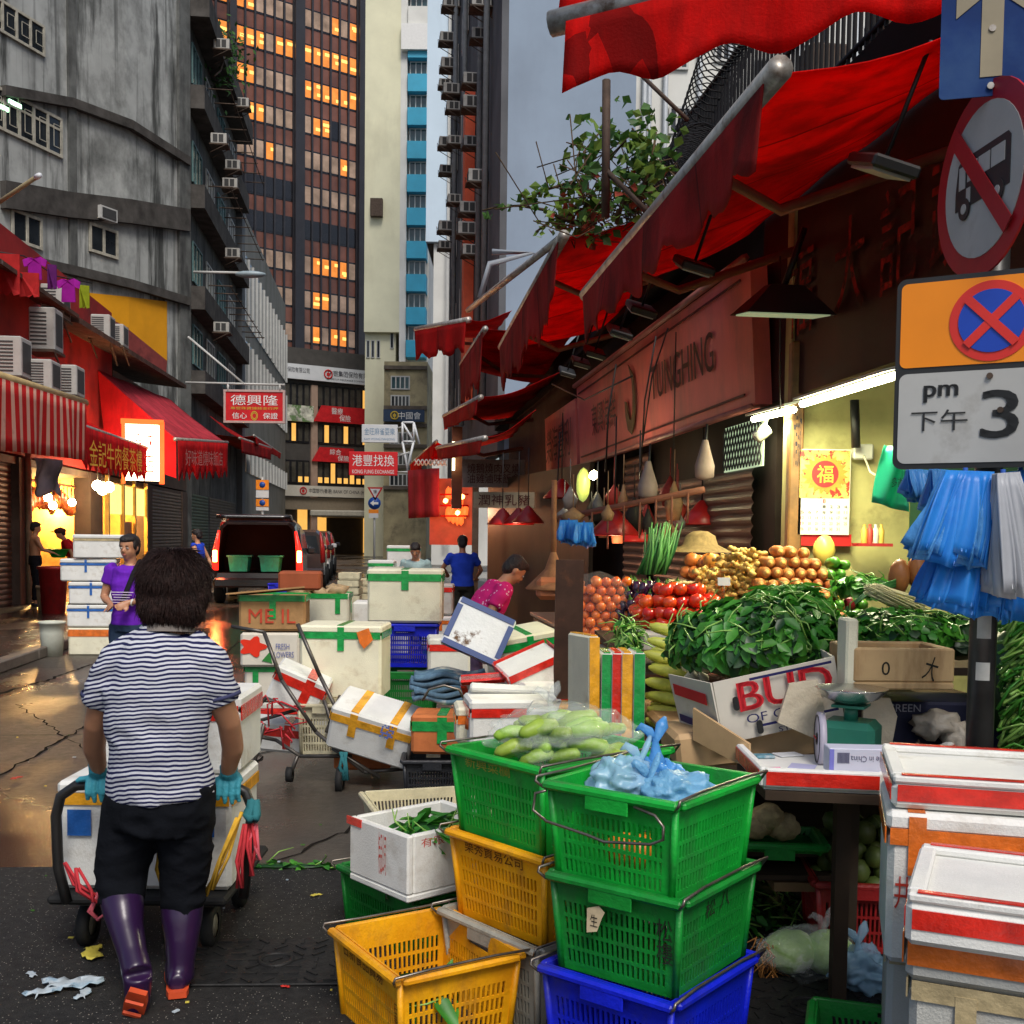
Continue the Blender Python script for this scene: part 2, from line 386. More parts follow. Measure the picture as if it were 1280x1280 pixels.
# ---------------------------------------------------------------- brown office tower
A=P(250,400,105); B=P(462,400,115.5); T=Fac(A,B)
tower=thing('office_tower','tall brown office tower with rows of orange lit windows at the end of the street','tower',T.p(T.L/2,0))
spand=mat('brown_cladding',(.19,.075,.052),.35,.3,.35,c2=(.05,.02,.018),dsc=.12)
colm=mat('dark_blue_column',(.024,.024,.030),.4,.2,1)
shell(T,30,70).build('wall',spand,tower,1)
litw=mat('window_lit',(.35,.15,.04),.4,.7,1.2,emit=(1,.27,.025),es=.42)
litb=mat('window_lamp_glow',(.4,.2,.1),.4,.1,1,emit=(1,.60,.12),es=1.0)
blind=mat('window_blind',(.44,.31,.23),.6,.5,.5)
wdark=mat('window_unlit',(.012,.012,.016),.15,.2,1)
bays=[(254,285,2),(293.5,366,6),(377.5,444.5,6)]
lits={2:{0:'bbblbl',1:'llllll',2:'llllll',3:'blldbb',4:'bbbblb',5:'bbbbbb',6:'dddddd',7:'bllllb',8:'bllbbb',9:'blbllb'},
      1:{0:'llbbbb',1:'lllbll',2:'llbbbb',3:'lllbbb',4:'bbblbb',5:'dddddd',6:'dddddd',7:'bbbbbb',8:'bbdbbb',9:'bbbbbb'},
      0:{0:'ll',1:'ll',2:'lb',3:'bb',4:'bb',5:'dd',6:'dd',7:'bb',8:'bb',9:'bb'}}
zr=[T.z(410,y) for y in (31,74.5,117,161,206,250,294,337,380,421)]
dz=(zr[0]-zr[9])/9; 
cb=MB(); mu=MB()
for x0,x1 in((285,293.5),(366,377.5),(445,463)): T.bx(cb,T.u(x0),T.u(x1),0,70.3,-.01,.6)
cb.build('column',colm,tower,1)
for bi,(x0,x1,n) in enumerate(bays):
    u0,u1=T.u(x0),T.u(x1); pw=(u1-u0)/n
    for i in range(n+1): T.bx(mu,u0+pw*i-.09,u0+pw*i+.09,0,70.1,0,.22)
    for k in range(-3,10):
        zc=zr[9]+dz*(9-k); pt=lits[bi][max(k,0)] if k>=0 else ('bblbbb'[:n])
        b=MB(); T.bx(b,u0,u1,zc-.95,zc+.95,.01,.05,0)
        for i in range(n):
            a0,a1=u0+pw*i+.13,u0+pw*(i+1)-.13; c=pt[i]; m={'l':1,'b':2,'d':3}[c]
            T.bx(b,a0,a1,zc-.78,zc+.78,.04,.08,m)
            if c=='l':
                for q in range(rnd.choice((1,1,2))):
                    hz=zc+rnd.uniform(-.6,.35); ha=a0+rnd.uniform(.05,.5); T.bx(b,ha,min(a1,ha+.75),hz,hz+.3,.081,.09,4)
        b.build('window',[wdark,litw,blind,wdark,litb],tower,1)
mu.build('mullion',colm,tower,1)
# ---------------------------------------------------------------- bank podium at the street end
Bk=Fac((P(300,560,88)).xy,(P(484,560,95)).xy)
bank=thing('bank_building','low bank building with white sign bands and red banners closing the street','building',Bk.p(Bk.L*.6,0))
stone=mat('pinkish_stone',(.36,.25,.19),.5,.15,2); dkg=mat('dark_fascia',(.06,.055,.05),.5,.2,2); wht=mat('white_board',(.62,.64,.66),.5,.05,2)
ztop=Bk.z(478,455)
shell(Bk,22,ztop+.6).build('wall',dkg,bank,1)
for px in(392,467): b=MB(); Bk.bx(b,Bk.u(px-4),Bk.u(px+4 if px<400 else px+16),0,ztop-2.3,0,.25); b.build('pier',stone,bank,1)
ltsm=mat('window_warm',(.2,.14,.05),.4,.8,1.2,emit=(1,.5,.1),es=.55); wgrey=mat('window_greyg',(.06,.055,.045),.2,.5,1)
for zi,(y0,y1) in enumerate(((484,513),(531,557),(578,607))):
    for (x0,x1,n) in((330,387,7),(396,460,8)):
        z0,z1=Bk.z(430,y1),Bk.z(430,y0); u0,u1=Bk.u(x0),Bk.u(x1); b=MB(); Bk.bx(b,u0,u1,z0,z1,.02,.06,0); pw=(u1-u0)/n
        for i in range(n):
            c=rnd.random(); Bk.bx(b,u0+pw*i+.1,u0+pw*(i+1)-.1,z0+.15,z1-.15,.05,.1,1 if (c<.25 and x0>390) or c<.1 else 2)
            if zi==2 and c<.8: Bk.bx(b,u0+pw*i+.1,u0+pw*(i+1)-.1,z0+.15,z0+.6,.101,.11,1)
        b.build('window',[wdark,ltsm,wgrey],bank,1)
def board(F,par,name,px0,px1,y0,y1,m,o=.3,pc=None,t=.25):
    pc=pc or (px0+px1)/2; u0,u1=F.u(px0),F.u(px1); z0,z1=F.z(pc,y1),F.z(pc,y0); b=MB(); F.bx(b,u0,u1,z0,z1,o,o+t); ob=b.build(name,m,par,1); return ob,(u0+u1)/2,(z0+z1)/2,u1-u0,z1-z0,o+t+.02
tb=mat('text_black',(.02,.02,.03),.6,0); tr=mat('text_red',(.5,.02,.02),.6,0); tw=mat('text_white',(.8,.8,.78),.6,0); ty=mat('text_gold',(.6,.42,.05),.6,0)
redb=mat('red_banner',(.55,.015,.02),.6,.2,3); 
def logo(F,par,u,z,r,o,m):
    b=MB(); M=F.M(u,z,o); b.lathe([(r,0),(r,.03),(r*.72,.03),(r*.72,0)],24,0,M); b.box((0,0,.015),(r*.18,r*1.2,.03),M=M); b.box((0,0,.016),(r*.75,r*.55,.03),M=M); b.build('emblem',m,par,1)
ob,u,z,ww,hh,o=board(Bk,bank,'sign_board',330,479,463,481,wht,pc=440)
text('中银集团保险有限公司',ww*.42,hh*.4,tb,ob,Bk.M(Bk.u(438),z+.12,o)); text('GROUP INSURANCE COMPANY LIMITED',ww*.38,hh*.12,tb,ob,Bk.M(Bk.u(438),z-hh*.3,o)); logo(Bk,ob,Bk.u(407),z,hh*.33,o,tr)
text('保险有限公司',ww*.18,hh*.35,tb,ob,Bk.M(Bk.u(370),z+.12,o))
for (a0,a1,y0,y1,s1,s2) in((390,478,510,530,'醫療','保險'),(388,440,560,578,'綜合','保險')):
    u0,u1=Bk.u(a0),Bk.u(a1); z0,z1=Bk.z((a0+a1)/2,y1),Bk.z((a0+a1)/2,y0); b=MB(); b.prism([Bk.p(u0,z0,.5),Bk.p(u1,z0,.5),Bk.p(u1,z1,.5),Bk.p(u0+.7,z1,.5)],Bk.N,.2); ob=b.build('banner',redb,bank,1)
    text(s1,1.0,(z1-z0)*.4,tw,ob,Bk.M(u0+2.0,(z0*.3+z1*.7),.52)); text(s2,1.0,(z1-z0)*.4,tw,ob,Bk.M(u0+2.7,(z0*.72+z1*.28),.52))
pict=mat('picture_banner',(.5,.5,.42),.6,.7,2,c2=(.12,.2,.08),d=(.5,.55),dsc=1.2); board(Bk,bank,'picture_banner',345,389,507,527,pict)
ob,u,z,ww,hh,o=board(Bk,bank,'sign_board',340,492,609,622,mat('cream_board',(.55,.52,.45),.5,.05),pc=420,o=.8)
text('中国银行(香港) BANK OF CHINA (HONG KONG)',ww*.62,hh*.5,tb,ob,Bk.M(Bk.u(428),z,o)); logo(Bk,ob,Bk.u(373),z,hh*.36,o,tr)
board(Bk,bank,'fascia',330,492,623,638,mat('taupe_fascia',(.22,.18,.13),.5,.1),o=.5)
can=mat('canopy_concrete',(.4,.37,.3),.6,.15)
c=Bk.hit(440,644); b=MB(); b.box(c+V((2.5,-3.5,0)),(9.5,7,.5),0,b=.1); b.build('entrance_canopy',can,bank,1)
for px in(372,396,455): b=MB(); Bk.bx(b,Bk.u(px),Bk.u(px+12),.1,3.6,.05,.12); b.build('lit_doorway',ltsm,bank,1)
# ---------------------------------------------------------------- cream apartment tower
cream=mat('cream_render',(.72,.70,.50),.75,.1,.4,c2=(.42,.38,.26),d=(.5,.9),dsc=.25,st=(1,1,.3)); white=mat('white_render',(.66,.66,.62),.7,.1,.6,c2=(.4,.38,.34),d=(.5,.85),dsc=.4,st=(1,1,.25))
blue=mat('blue_spandrel',(.03,.34,.52),.5,.12,1); alu=mat('aluminium',(.5,.5,.48),.4,.1,3)
C1=Fac(P(455,400,84).xy,P(534,400,84).xy)
apt=thing('apartment_tower','cream apartment tower with a strip of turquoise blue panels and windows','tower',C1.p(C1.L/2,0))
ub=C1.u(507); us=C1.u(499); b=MB(); C1.bx(b,0,us,C1.z(480,415),62,0,-10); C1.bx(b,.02,us-.3,0,C1.z(480,415),-.5,-9); b.build('wall',cream,apt,1)
b=MB(); C1.bx(b,us,ub,C1.z(515,470),62.1,.01,-12); C1.bx(b,ub,C1.L,0,62,-1.2,-12); b.build('wall',white,apt,1)
ac_w=mat('ac_casing',(.40,.39,.36),.5,.12,4,c2=(.2,.17,.13),d=(.55,.8),dsc=3); ac_d=mat('ac_grille',(.05,.05,.05),.6,.1); rust=mat('rusty_steel',(.08,.055,.04),.7,.4,8)
zz=C1.z(520,436); pz=(C1.z(520,20)-zz)/10.0
for k in range(0,17):
    z0=zz+pz*k; w2=k==9
    b=MB(); C1.bx(b,ub+.05,C1.L-.1,z0-.65,z0+.6,-1.2,.25); b.build('spandrel_panel',white if k==10 else blue,apt,1)
    win(C1,apt,ub+.15,C1.L-.15,z0+.65,z0+pz-.7,alu,3,glassb,.07,-.4)
b=MB(); C1.bx(b,C1.u(500),C1.L+.1,C1.z(515,65),C1.z(515,33),-.5,.5); b.build('balcony_box',mat('white_paint',(.75,.75,.73),.6,.05),apt,1)
b=MB(); C1.bx(b,C1.u(463),C1.u(478),C1.z(470,272),C1.z(470,250),0,.5); b.build('service_hatch',rust,apt,1)
for px in(457,463,470,487): 
    z1=C1.z(470,424 if px<480 else 412); win(C1,apt,C1.u(px),C1.u(px+4.5),z1-1.3,z1,alu,1,glassd,.05,.02 if px>499 else -.48)
ledm0=mat('ledge_brown',(.12,.10,.08),.85,.3,2)
# low cream building under it
C2=Fac(P(480,500,78).xy,P(534,500,78).xy)
low=thing('shop_building','low cream building with a blue sign band below the apartment tower','building',C2.p(C2.L/2,0)); zt=C2.z(505,452)
shell(C2,8,zt).build('wall',mat('cream_old',(.34,.29,.17),.75,.3,.8,c2=(.14,.12,.08),dsc=1),low,1)
win(C2,low,C2.u(489),C2.u(513),C2.z(500,510),C2.z(500,494),alu,5,glassd,.08,.02); win(C2,low,C2.u(489),C2.u(513),C2.z(500,487),C2.z(500,470),alu,4,glassb,.08,.02)
for ya,yb in((540,556),(566,582),(592,608)): win(C2,low,C2.u(488),C2.u(516),C2.z(500,yb),C2.z(500,ya),alu,5,glassd,.08,.02)
b=MB()
for ya in(462,512,534,560,586,612): C2.bx(b,0,C2.L,C2.z(505,ya),C2.z(505,ya)+.25,.02,.18)
b.build('ledge',ledm0,low,1)
ob,u,z,ww,hh,o=board(C2,low,'sign_board',481,532,513,528,mat('navy_board',(.015,.04,.09),.5,.1)); text('中國會',ww*.55,hh*.6,tw,ob,C2.M(u+.4,z,o)); logo(C2,ob,C2.u(495),z,hh*.36,o,ty)
# white lattice frame sign post
# ---------------------------------------------------------------- pale blue slab and grey block on the right
pale=mat('pale_blue_render',(.56,.68,.78),.75,.07,.3,c2=(.32,.38,.44),d=(.5,.9),dsc=.3,st=(1,1,.2))
S1=Fac(P(533,200,62).xy,P(572,200,62).xy)
slab=thing('apartment_block','pale blue windowless tower flank between the cream tower and the grey air conditioned block','tower',S1.p(S1.L/2,0))
b=MB(); S1.bx(b,0,S1.u(557),S1.z(545,302),45,0,-10); b.build('wall',pale,slab,1); b=MB(); S1.bx(b,S1.u(541),S1.L+2,0,45.2,-.3,-10.5); b.build('rear_wall',white,slab,1)
b=MB(); S1.bx(b,.05,S1.u(541),S1.z(545,303),S1.z(545,303)+.6,-.4,-9); b.build('soffit',rust,slab,1)
b=MB(); S1.bx(b,S1.u(558),S1.u(560),1,45,.0,.15);S1.bx(b,S1.u(563),S1.u(564.5),1,45,.0,.12); b.build('drain_pipe',alu,slab,1)
# grey block: end wall facing us (plain blue-grey) and flank with air conditioners
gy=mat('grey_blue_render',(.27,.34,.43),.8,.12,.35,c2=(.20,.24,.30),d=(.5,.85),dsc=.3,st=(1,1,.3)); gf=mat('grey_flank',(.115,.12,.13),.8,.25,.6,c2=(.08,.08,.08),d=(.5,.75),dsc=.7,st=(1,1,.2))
Yc=26.0; c0=P(625,300,Yc)
G1=Fac((c0.x,Yc),(P(792,300,Yc)).xy)
blk=thing('apartment_block','plain grey blue tenement block with air conditioners and an orange pipe along its flank','building',G1.p(G1.L/2,0))
b=shell(G1,16,19,3.6); b.build('wall',gy,blk,1)
far=P(562,300,43); G2=Fac((far.x,43),(c0.x-.01,Yc-.02))   # flank, normal to the left
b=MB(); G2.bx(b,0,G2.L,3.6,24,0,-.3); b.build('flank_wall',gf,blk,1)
orp=mat('orange_pipe',(.72,.10,.03),.5,.1); b=MB(); uu=G2.u(591); G2.bx(b,uu-.35,uu+.35,5,14.2,.02,.3); b.build('orange_duct',orp,blk,1)
b=MB()
for px in(572,584,604,612): uu=G2.u(px); b.tube([G2.p(uu,5,.15),G2.p(uu,23,.15)],.08,6)
b.build('drain_pipe',mat('pipe_grey',(.15,.16,.17),.6,.2),blk,1)
for (px0,px1) in((566,571),(577,583),(597,602)):
    for k in range(6):
        zk=5.4+k*2.9; win(G2,blk,G2.u(px0),G2.u(px1),zk,zk+1.3,alu,2,glassd,.05,.02)
# air conditioner prototype: window unit in a steel cradle
def ac_proto():
    t=thing('air_conditioner','white air conditioner in a steel cradle on the grey block flank','air conditioner',(0,0,0),0,'air conditioners on the grey flank')
    b=MB(); b.box((0,-.35,.2),(.62,.66,.42),0,b=.015); b.build('casing',ac_w,t)
    b=MB(); b.box((0,-.685,.2),(.5,.012,.32)); [b.box((s*.313,-.45+q*.24,.2),(.012,.19,.32)) for s in(-1,1) for q in(0,1)]; b.build('grille',ac_d,t)
    b=MB(); b.box((0,-.36,-.05),(.72,.78,.05)); b.tube([(-.34,-.7,-.04),(-.34,0,-.42)],.018,5); b.tube([(.34,-.7,-.04),(.34,0,-.42)],.018,5); b.tube([(-.34,-.74,0),(-.34,-.74,.3),(.34,-.74,0)],.012,5); b.build('bracket',rust,t); return t
acp=ac_proto(); acp.scale=(.72,)*3; first=True
rzL=math.atan2(G2.N.y,G2.N.x)+PI/2
for (px,py) in((615,12),(611,52),(601,108),(603,138),(610,230),(600,185),(575,12),(569,55),(572,88),(564,110),(576,140),(577,182),(568,185),(566,218),(577,255),(597,268),(568,290),(597,295),(564,312),(599,320),(575,120)):
    u=G2.u(px,py); z=G2.z(px,py); p=G2.p(u,z,.02)
    if first: acp.location=p; acp.rotation_euler=(0,0,rzL); first=False; continue
    dup(acp,p,rzL,scale=rnd.uniform(.62,.82))
# white building beyond, behind the balcony
W1=Fac(P(786,120,31).xy,P(1400,120,31).xy)
wb=thing('tenement_building','dirty white tenement rear wall with drain pipes seen past the awning','building',W1.p(W1.L/2,0)); shell(W1,8,22,0).build('wall',white,wb,1)
b=MB()
for px in(800,806,826,868,905,990,1060,1120): uu=W1.u(px); b.tube([W1.p(uu,0,.12),W1.p(uu,21,.12)],.07,6)
b.build('drain_pipe',mat('pipe_pale',(.4,.43,.46),.5,.1),wb,1)
for (px,py) in((840,70),(900,60),(845,150),(950,90),(1010,40),(1080,50)): win(W1,wb,W1.u(px-14),W1.u(px+14),W1.z(px,py+18),W1.z(px,py-16),alu,3,glassd,.06,.02)
# ---------------------------------------------------------------- concrete corner building (left)
def stainwall(name,c,d1):
    m=mat(name,c,.85,.25,.6,bump=.3,bsc=8); nt=m.node_tree; b=nt.nodes['Principled BSDF']; src=b.inputs['Base Color'].links[0].from_socket
    s1=nramp(nt,nnoise(nt,ncoord(nt,(1,1,.10)),.9,8,.65),.52,.60); s2=nramp(nt,nnoise(nt,ncoord(nt,(1,1,.7)),.35,6,.7),.46,.68); s3=nramp(nt,nnoise(nt,ncoord(nt,(1.3,1.3,.05)),2.0,5,.6),.55,.68)
    col=nmix(nt,nmath(nt,'MULTIPLY',s1,.85),src,d1); col=nmix(nt,nmath(nt,'MULTIPLY',s2,.85),col,tuple(x*1.8 for x in d1)); col=nmix(nt,nmath(nt,'MULTIPLY',s3,.6),col,tuple(x*.6 for x in d1))
    nt.links.new(col,b.inputs['Base Color']); return m
cw=stainwall('stained_concrete',(.40,.415,.40),(.030,.032,.030)); ledm=mat('ledge_concrete',(.07,.065,.06),.85,.4,2)
pls=[P(-160,400,28.5).xy,P(-20,400,33.0).xy,P(85,400,36.4).xy,P(160,400,38.8).xy,P(235,400,42).xy]
conb=thing('concrete_building','old grey stained concrete corner building with dark rain streaks','building',(pls[3][0],pls[3][1],0))
Fs=[Fac(pls[i],pls[i+1]) for i in range(4)]; H=26
for i,F in enumerate(Fs):
    b=MB(); F.bx(b,0,F.L,0,H,0,-.5); b.build('wall',cw,conb,1)
F4=Fac((pls[4][0],42),(LX(55.5),55.5))
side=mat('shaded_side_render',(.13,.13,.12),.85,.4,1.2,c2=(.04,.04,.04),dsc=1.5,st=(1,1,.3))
# front facade ledges
def zat(px,py,F): return F.z(px,py)
for ys in(((0,107),(85,123),(160,151),(232,197)),((0,226),(85,241),(160,250),(232,262)),((0,313),(85,332),(160,350),(232,372))):
    b=MB(); pp=[Fs[k].hit(*ys[k]) if k<4 else None for k in range(4)]; pp=[Fs[1].hit(*ys[0]),Fs[1].hit(*ys[1]),Fs[2].hit(*ys[2]),Fs[3].hit(*ys[3])]
    for k in range(3):
        F=Fs[k+1]; a_,b_=pp[k],pp[k+1]; n=F.N; h=.3 if ys[0][1]!=226 else .8
        c=[a_,b_,b_+n*.22,a_+n*.22]; c=c+[q+V((0,0,-h)) for q in c]; b.add(c,[(3,2,1,0),(4,5,6,7),(0,1,5,4),(1,2,6,5),(2,3,7,6),(3,0,4,7)])
    b.build('ledge',ledm,conb,1)
greyp=mat('pier_grey',(.12,.125,.12),.85,.4,1.5,c2=(.05,.05,.05),dsc=2,st=(1,1,.2))
b=MB(); F=Fs[3]; F.bx(b,F.u(222),F.L+.02,0,26,0,.12); F=Fs[2]; F.bx(b,F.u(86),F.u(95),9.8,H,.0,.1); b.build('pier',greyp,conb,1)
wood=mat('old_window_paint',(.42,.40,.33),.7,.25,6)
F=Fs[1]
win(F,conb,F.u(-14),F.u(54,30),F.z(20,52),F.z(20,12),wood,4,glassd,.08,.02,grille=True); win(F,conb,F.u(-14),F.u(76,150),F.z(20,172),F.z(20,120),wood,5,glassd,.09,.02,cross=True,grille=True)
win(F,conb,F.u(14),F.u(51,285),F.z(30,306),F.z(30,266),wood,2,glassd,.09,.02); F=Fs[2]
win(F,conb,F.u(111),F.u(146,300),F.z(130,320),F.z(130,284),wood,2,glassd,.09,.02)
grn=mat('green_ceiling_lamp',(.5,.9,.5),.4,0,emit=(.5,1,.6),es=2.5); F=Fs[1]
b=MB(); F.bx(b,F.u(1),F.u(8,130),F.z(5,139),F.z(5,134),.03,.09,0); F.bx(b,F.u(12),F.u(24,130),F.z(15,132),F.z(15,127),.03,.09,0); b.build('room_lamp',grn,conb,1)
F=Fs[2]; t=thing('air_conditioner','small white framed window air conditioner above the old window of the concrete building','air conditioner',F.hit(127,278)); b=MB(); F.bx(b,F.u(117),F.u(137,268),F.z(127,277),F.z(127,261),.0,.35); b.build('casing',alu,t,1); b=MB(); F.bx(b,F.u(119),F.u(135,268),F.z(127,275),F.z(127,263),.35,.37); b.build('grille',ac_d,t,1)
yel=mat('yellow_paint',(.75,.33,.01),.7,.1,1); mar=mat('maroon_paint',(.24,.05,.045),.75,.2,1.5,c2=(.12,.03,.03),dsc=2)
F=Fs[2]; H_=lambda x,y,o,FF: FF.hit(x,y)+FF.N*o
b=MB()
b.prism([H_(110,366,.03,Fs[2]),H_(160,371,.03,Fs[2]),H_(160,410,.03,Fs[2]),H_(110,385,.03,Fs[2])],Fs[2].N,.05); b.prism([H_(160,371,.03,Fs[3]),H_(208,377,.03,Fs[3]),H_(208,451,.03,Fs[3]),H_(160,412,.03,Fs[3])],Fs[3].N,.05); b.build('painted_panel',yel,conb,1)
b=MB()
b.prism([H_(110,385,.03,Fs[2]),H_(160,410,.03,Fs[2]),H_(160,452,.03,Fs[2]),H_(110,430,.03,Fs[2])],Fs[2].N,.05); b.prism([H_(160,412,.03,Fs[3]),H_(208,451,.03,Fs[3]),H_(206,482,.03,Fs[3]),H_(160,455,.03,Fs[3])],Fs[3].N,.05); b.build('painted_panel',mar,conb,1)
# street side of the corner building
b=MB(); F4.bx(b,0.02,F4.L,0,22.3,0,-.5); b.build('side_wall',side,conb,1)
teal=mat('teal_frame',(.10,.20,.20),.5,.3,3)
for k,z0 in enumerate((20.6,17.3,13.7,10.0,6.9)):
    b=MB(); F4.bx(b,.0,F4.L,z0-.1,z0+.75,.01,.62 if k else .8); b.build('balcony_slab',ledm,conb,1)
    for j in range(4): win(F4,conb,.8+j*3.2,2.9+j*3.2,z0+1.1,z0+2.6,alu if j%2 else teal,3,glassb,.06,.02)
b=MB()
for k,z0 in enumerate((17.3,13.7,10.0)):
    for j in range(9): b.tube([F4.p(1+j*1.4,z0+1.0,.6),F4.p(1+j*1.4,z0+1.0,1.5)],.025,5)
    b.tube([F4.p(1,z0+1.0,1.4),F4.p(12.5,z0+1.0,1.4)],.02,5)
b.build('laundry_rack',rust,conb,1)
# roof / topiary bush hanging at top
bs=MB()
for i in range(420):
    p=P(279,70,47)+V((rnd.gauss(0,.45),rnd.gauss(0,.5),rnd.gauss(0,.6))); s=.13
    a=V((rnd.uniform(-1,1),rnd.uniform(-1,1),rnd.uniform(-1,1))).normalized(); c_=a.orthogonal().normalized()
    bs.quad(p-a*s,p-c_*s*.5,p+a*s,p+c_*s*.5)
bush=thing('shrub','green shrub growing from the ledge of the concrete building','plant',P(279,95,47)); bs.build('foliage',mat('dark_leaf',(.03,.09,.015),.6,.5,4),bush,1)
b=MB(); b.tube([P(268,95,45),P(276,88,46),P(281,70,46)],.04,5); b.build('stem',rust,bush,1)
ac2=[]
for (px,py) in((246,62),(242,180),(262,212),(275,134),(262,322),(246,415),(258,235)):
    u=F4.u(px,py); z=F4.z(px,py)
    o=dup(acp,F4.p(max(u,.5),z,.65),math.atan2(F4.N.y,F4.N.x)+PI/2,'boxy air conditioner on the dark street side of the concrete corner building','air conditioners on the corner building',scale=.9)
# ---------------------------------------------------------------- grey office building with ribbon windows (left, beyond)
F5=Fac((LX(55.6),55.6),(LX(82),82)); gz=mat('grey_panel',(.22,.22,.20),.7,.15,.7,c2=(.14,.14,.12),dsc=.8,st=(1,1,.3))
gob=thing('office_building','grey low office building with bands of dark windows behind the red hanging sign','building',F5.p(8,0)); hh=F5.z(302,258)
b=MB(); F5.bx(b,0,F5.L,0,hh,0,-12); b.build('wall',gz,gob,1)
b=MB(); Fq=Fac((LX(55.6)-6,55.5),(LX(55.6)+.3,55.5)); Fq.bx(b,0,Fq.L,0,hh+.3,0,-.6); b.build('corner_pier',mat('corner_pier_grey',(.15,.16,.165),.7,.15,1),gob,1)
for (y0,y1) in((318,402),(425,490),(560,590)):
    z1=F5.z(306,y0); z0=F5.z(306,y1); b=MB(); F5.bx(b,.5,F5.L,z0,z1,.0,.04,0)
    n=14
    for i in range(n+1): F5.bx(b,.5+i*(F5.L-.5)/n-.06,.5+i*(F5.L-.5)/n+.06,z0,z1,.03,.14,1)
    b.build('window',[glassb,alu],gob,1)
# street lamp
lamp=thing('street_lamp','pale grey street lamp head on an arm across the left buildings','street lamp',P(242,342,41)); b=MB(); b.tube([P(242,340,42),P(300,341,42)],.05,6); b.build('arm',alu,lamp,1)
b=MB(); c=P(313,343,42); b.ball(c,(.6,.22,.13),0,2); b.build('lamp_head',mat('lamp_grey',(.3,.38,.42),.4,.1),lamp,1)
# ================================================================ right hand shop row
def seams(nt,col):
    sp=nt.nodes.new('ShaderNodeSeparateXYZ'); nt.links.new(ncoord(nt),sp.inputs[0]); f=nmath(nt,'FRACT',nmath(nt,'MULTIPLY',nmath(nt,'ADD',sp.outputs[1],nmath(nt,'MULTIPLY',sp.outputs[0],.3)),1.05)); k=nmath(nt,'LESS_THAN',f,.022); n=nramp(nt,nnoise(nt,ncoord(nt,(3,3,.5)),1.2,6,.7),.45,.75)
    col=nmix(nt,nmath(nt,'MULTIPLY',n,.5),col,(.05,.012,.01)); return nmix(nt,nmath(nt,'MULTIPLY',k,.6),col,(.03,.008,.008))
def cloth(name,c,dirt,tl=.35,**k): return mat(name,c,.8,.25,1.5,c2=dirt,dsc=2.2,st=(1,1,.5),bump=.3,bsc=70,tl=tl,pat=seams,**k)
redc=cloth('red_canvas',(.85,.010,.008),(.35,.008,.008),.55,d=(.55,.85)); redd=cloth('dark_red_canvas',(.48,.010,.010),(.10,.01,.01),.3,d=(.5,.8)); pinkc=cloth('faded_canvas',(.42,.022,.022),(.06,.012,.01),.3,d=(.45,.7))
steel=mat('galvanised_bar',(.42,.40,.36),.4,.3,9,c2=(.14,.09,.06),d=(.5,.7),dsc=8,metal=.5); brownb=mat('beam_brown',(.20,.075,.045),.6,.3,4)
def awning(label,W1,W2,F1,F2,m,mv=None,vd=.3,sc_n=8,style='wave',barr=.05,arms=2,group=None,sag=.06,cap=True,name='awning',barm=None,vfrom=0,vto=1,rag=0,lean=0):
    W1,W2,F1,F2=map(V,(W1,W2,F1,F2)); t=thing(name,label,'awning',F1.lerp(F2,.5),group=group)
    up=V((0,0,1))
    def f(u,v):
        p=W1.lerp(W2,u).lerp(F1.lerp(F2,u),v); return p-up*sag*math.sin(PI*v)*(1+.4*math.sin(u*9))+up*.012*math.sin(u*23+v*7)
    MB().grid(f,24,10,t=.006).build('canvas',m,t,1)
    if barr: MB().tube([F1.lerp(F2,-.02),F1.lerp(F2,1.02)],barr,10).build('front_bar',barm or steel,t,1)
    n=(F2-F1).normalized(); out=(F1.lerp(F2,.5)-W1.lerp(W2,.5)); out.z=0; out=out-n*out.dot(n); out.normalize(); R=random.Random(len(label))
    rg=[R.uniform(-rag,rag) for _ in range(200)]
    def bot(u):
        x=u*sc_n
        if style=='wave': d=.5+.5*math.cos(2*PI*x)
        elif style=='tri': d=1-abs((x%1)*2-1)
        elif style=='scallop': d=math.sqrt(max(0,1-((x%1)*2-1)**2))
        else: d=1
        return d
    def g(u,v):
        u_=vfrom+(vto-vfrom)*u; p=F1.lerp(F2,u_); dd=vd*(.78+.22*bot(u_))+rg[int(u_*150)]*vd
        return p-up*(barr*.5+dd*v)+out*(barr*.8+.03*math.sin(u_*17+1)*v+.015*math.sin(u_*41)*v+lean*v)
    if vd: MB().grid(g,max(32,int(sc_n*10)),5,t=.005).build('valance',mv or m,t,1)
    if arms:
        for i in range(arms):
            u=(i+.5)/arms; a=W1.lerp(W2,u)-up*.35; mid=W1.lerp(W2,u+.12).lerp(F1.lerp(F2,u+.12),.55)-up*.28; e=F1.lerp(F2,u)-up*.03
            MB().tube([a,mid,e],.03,6).build('folding_arm',brownb,t,1)
    return t
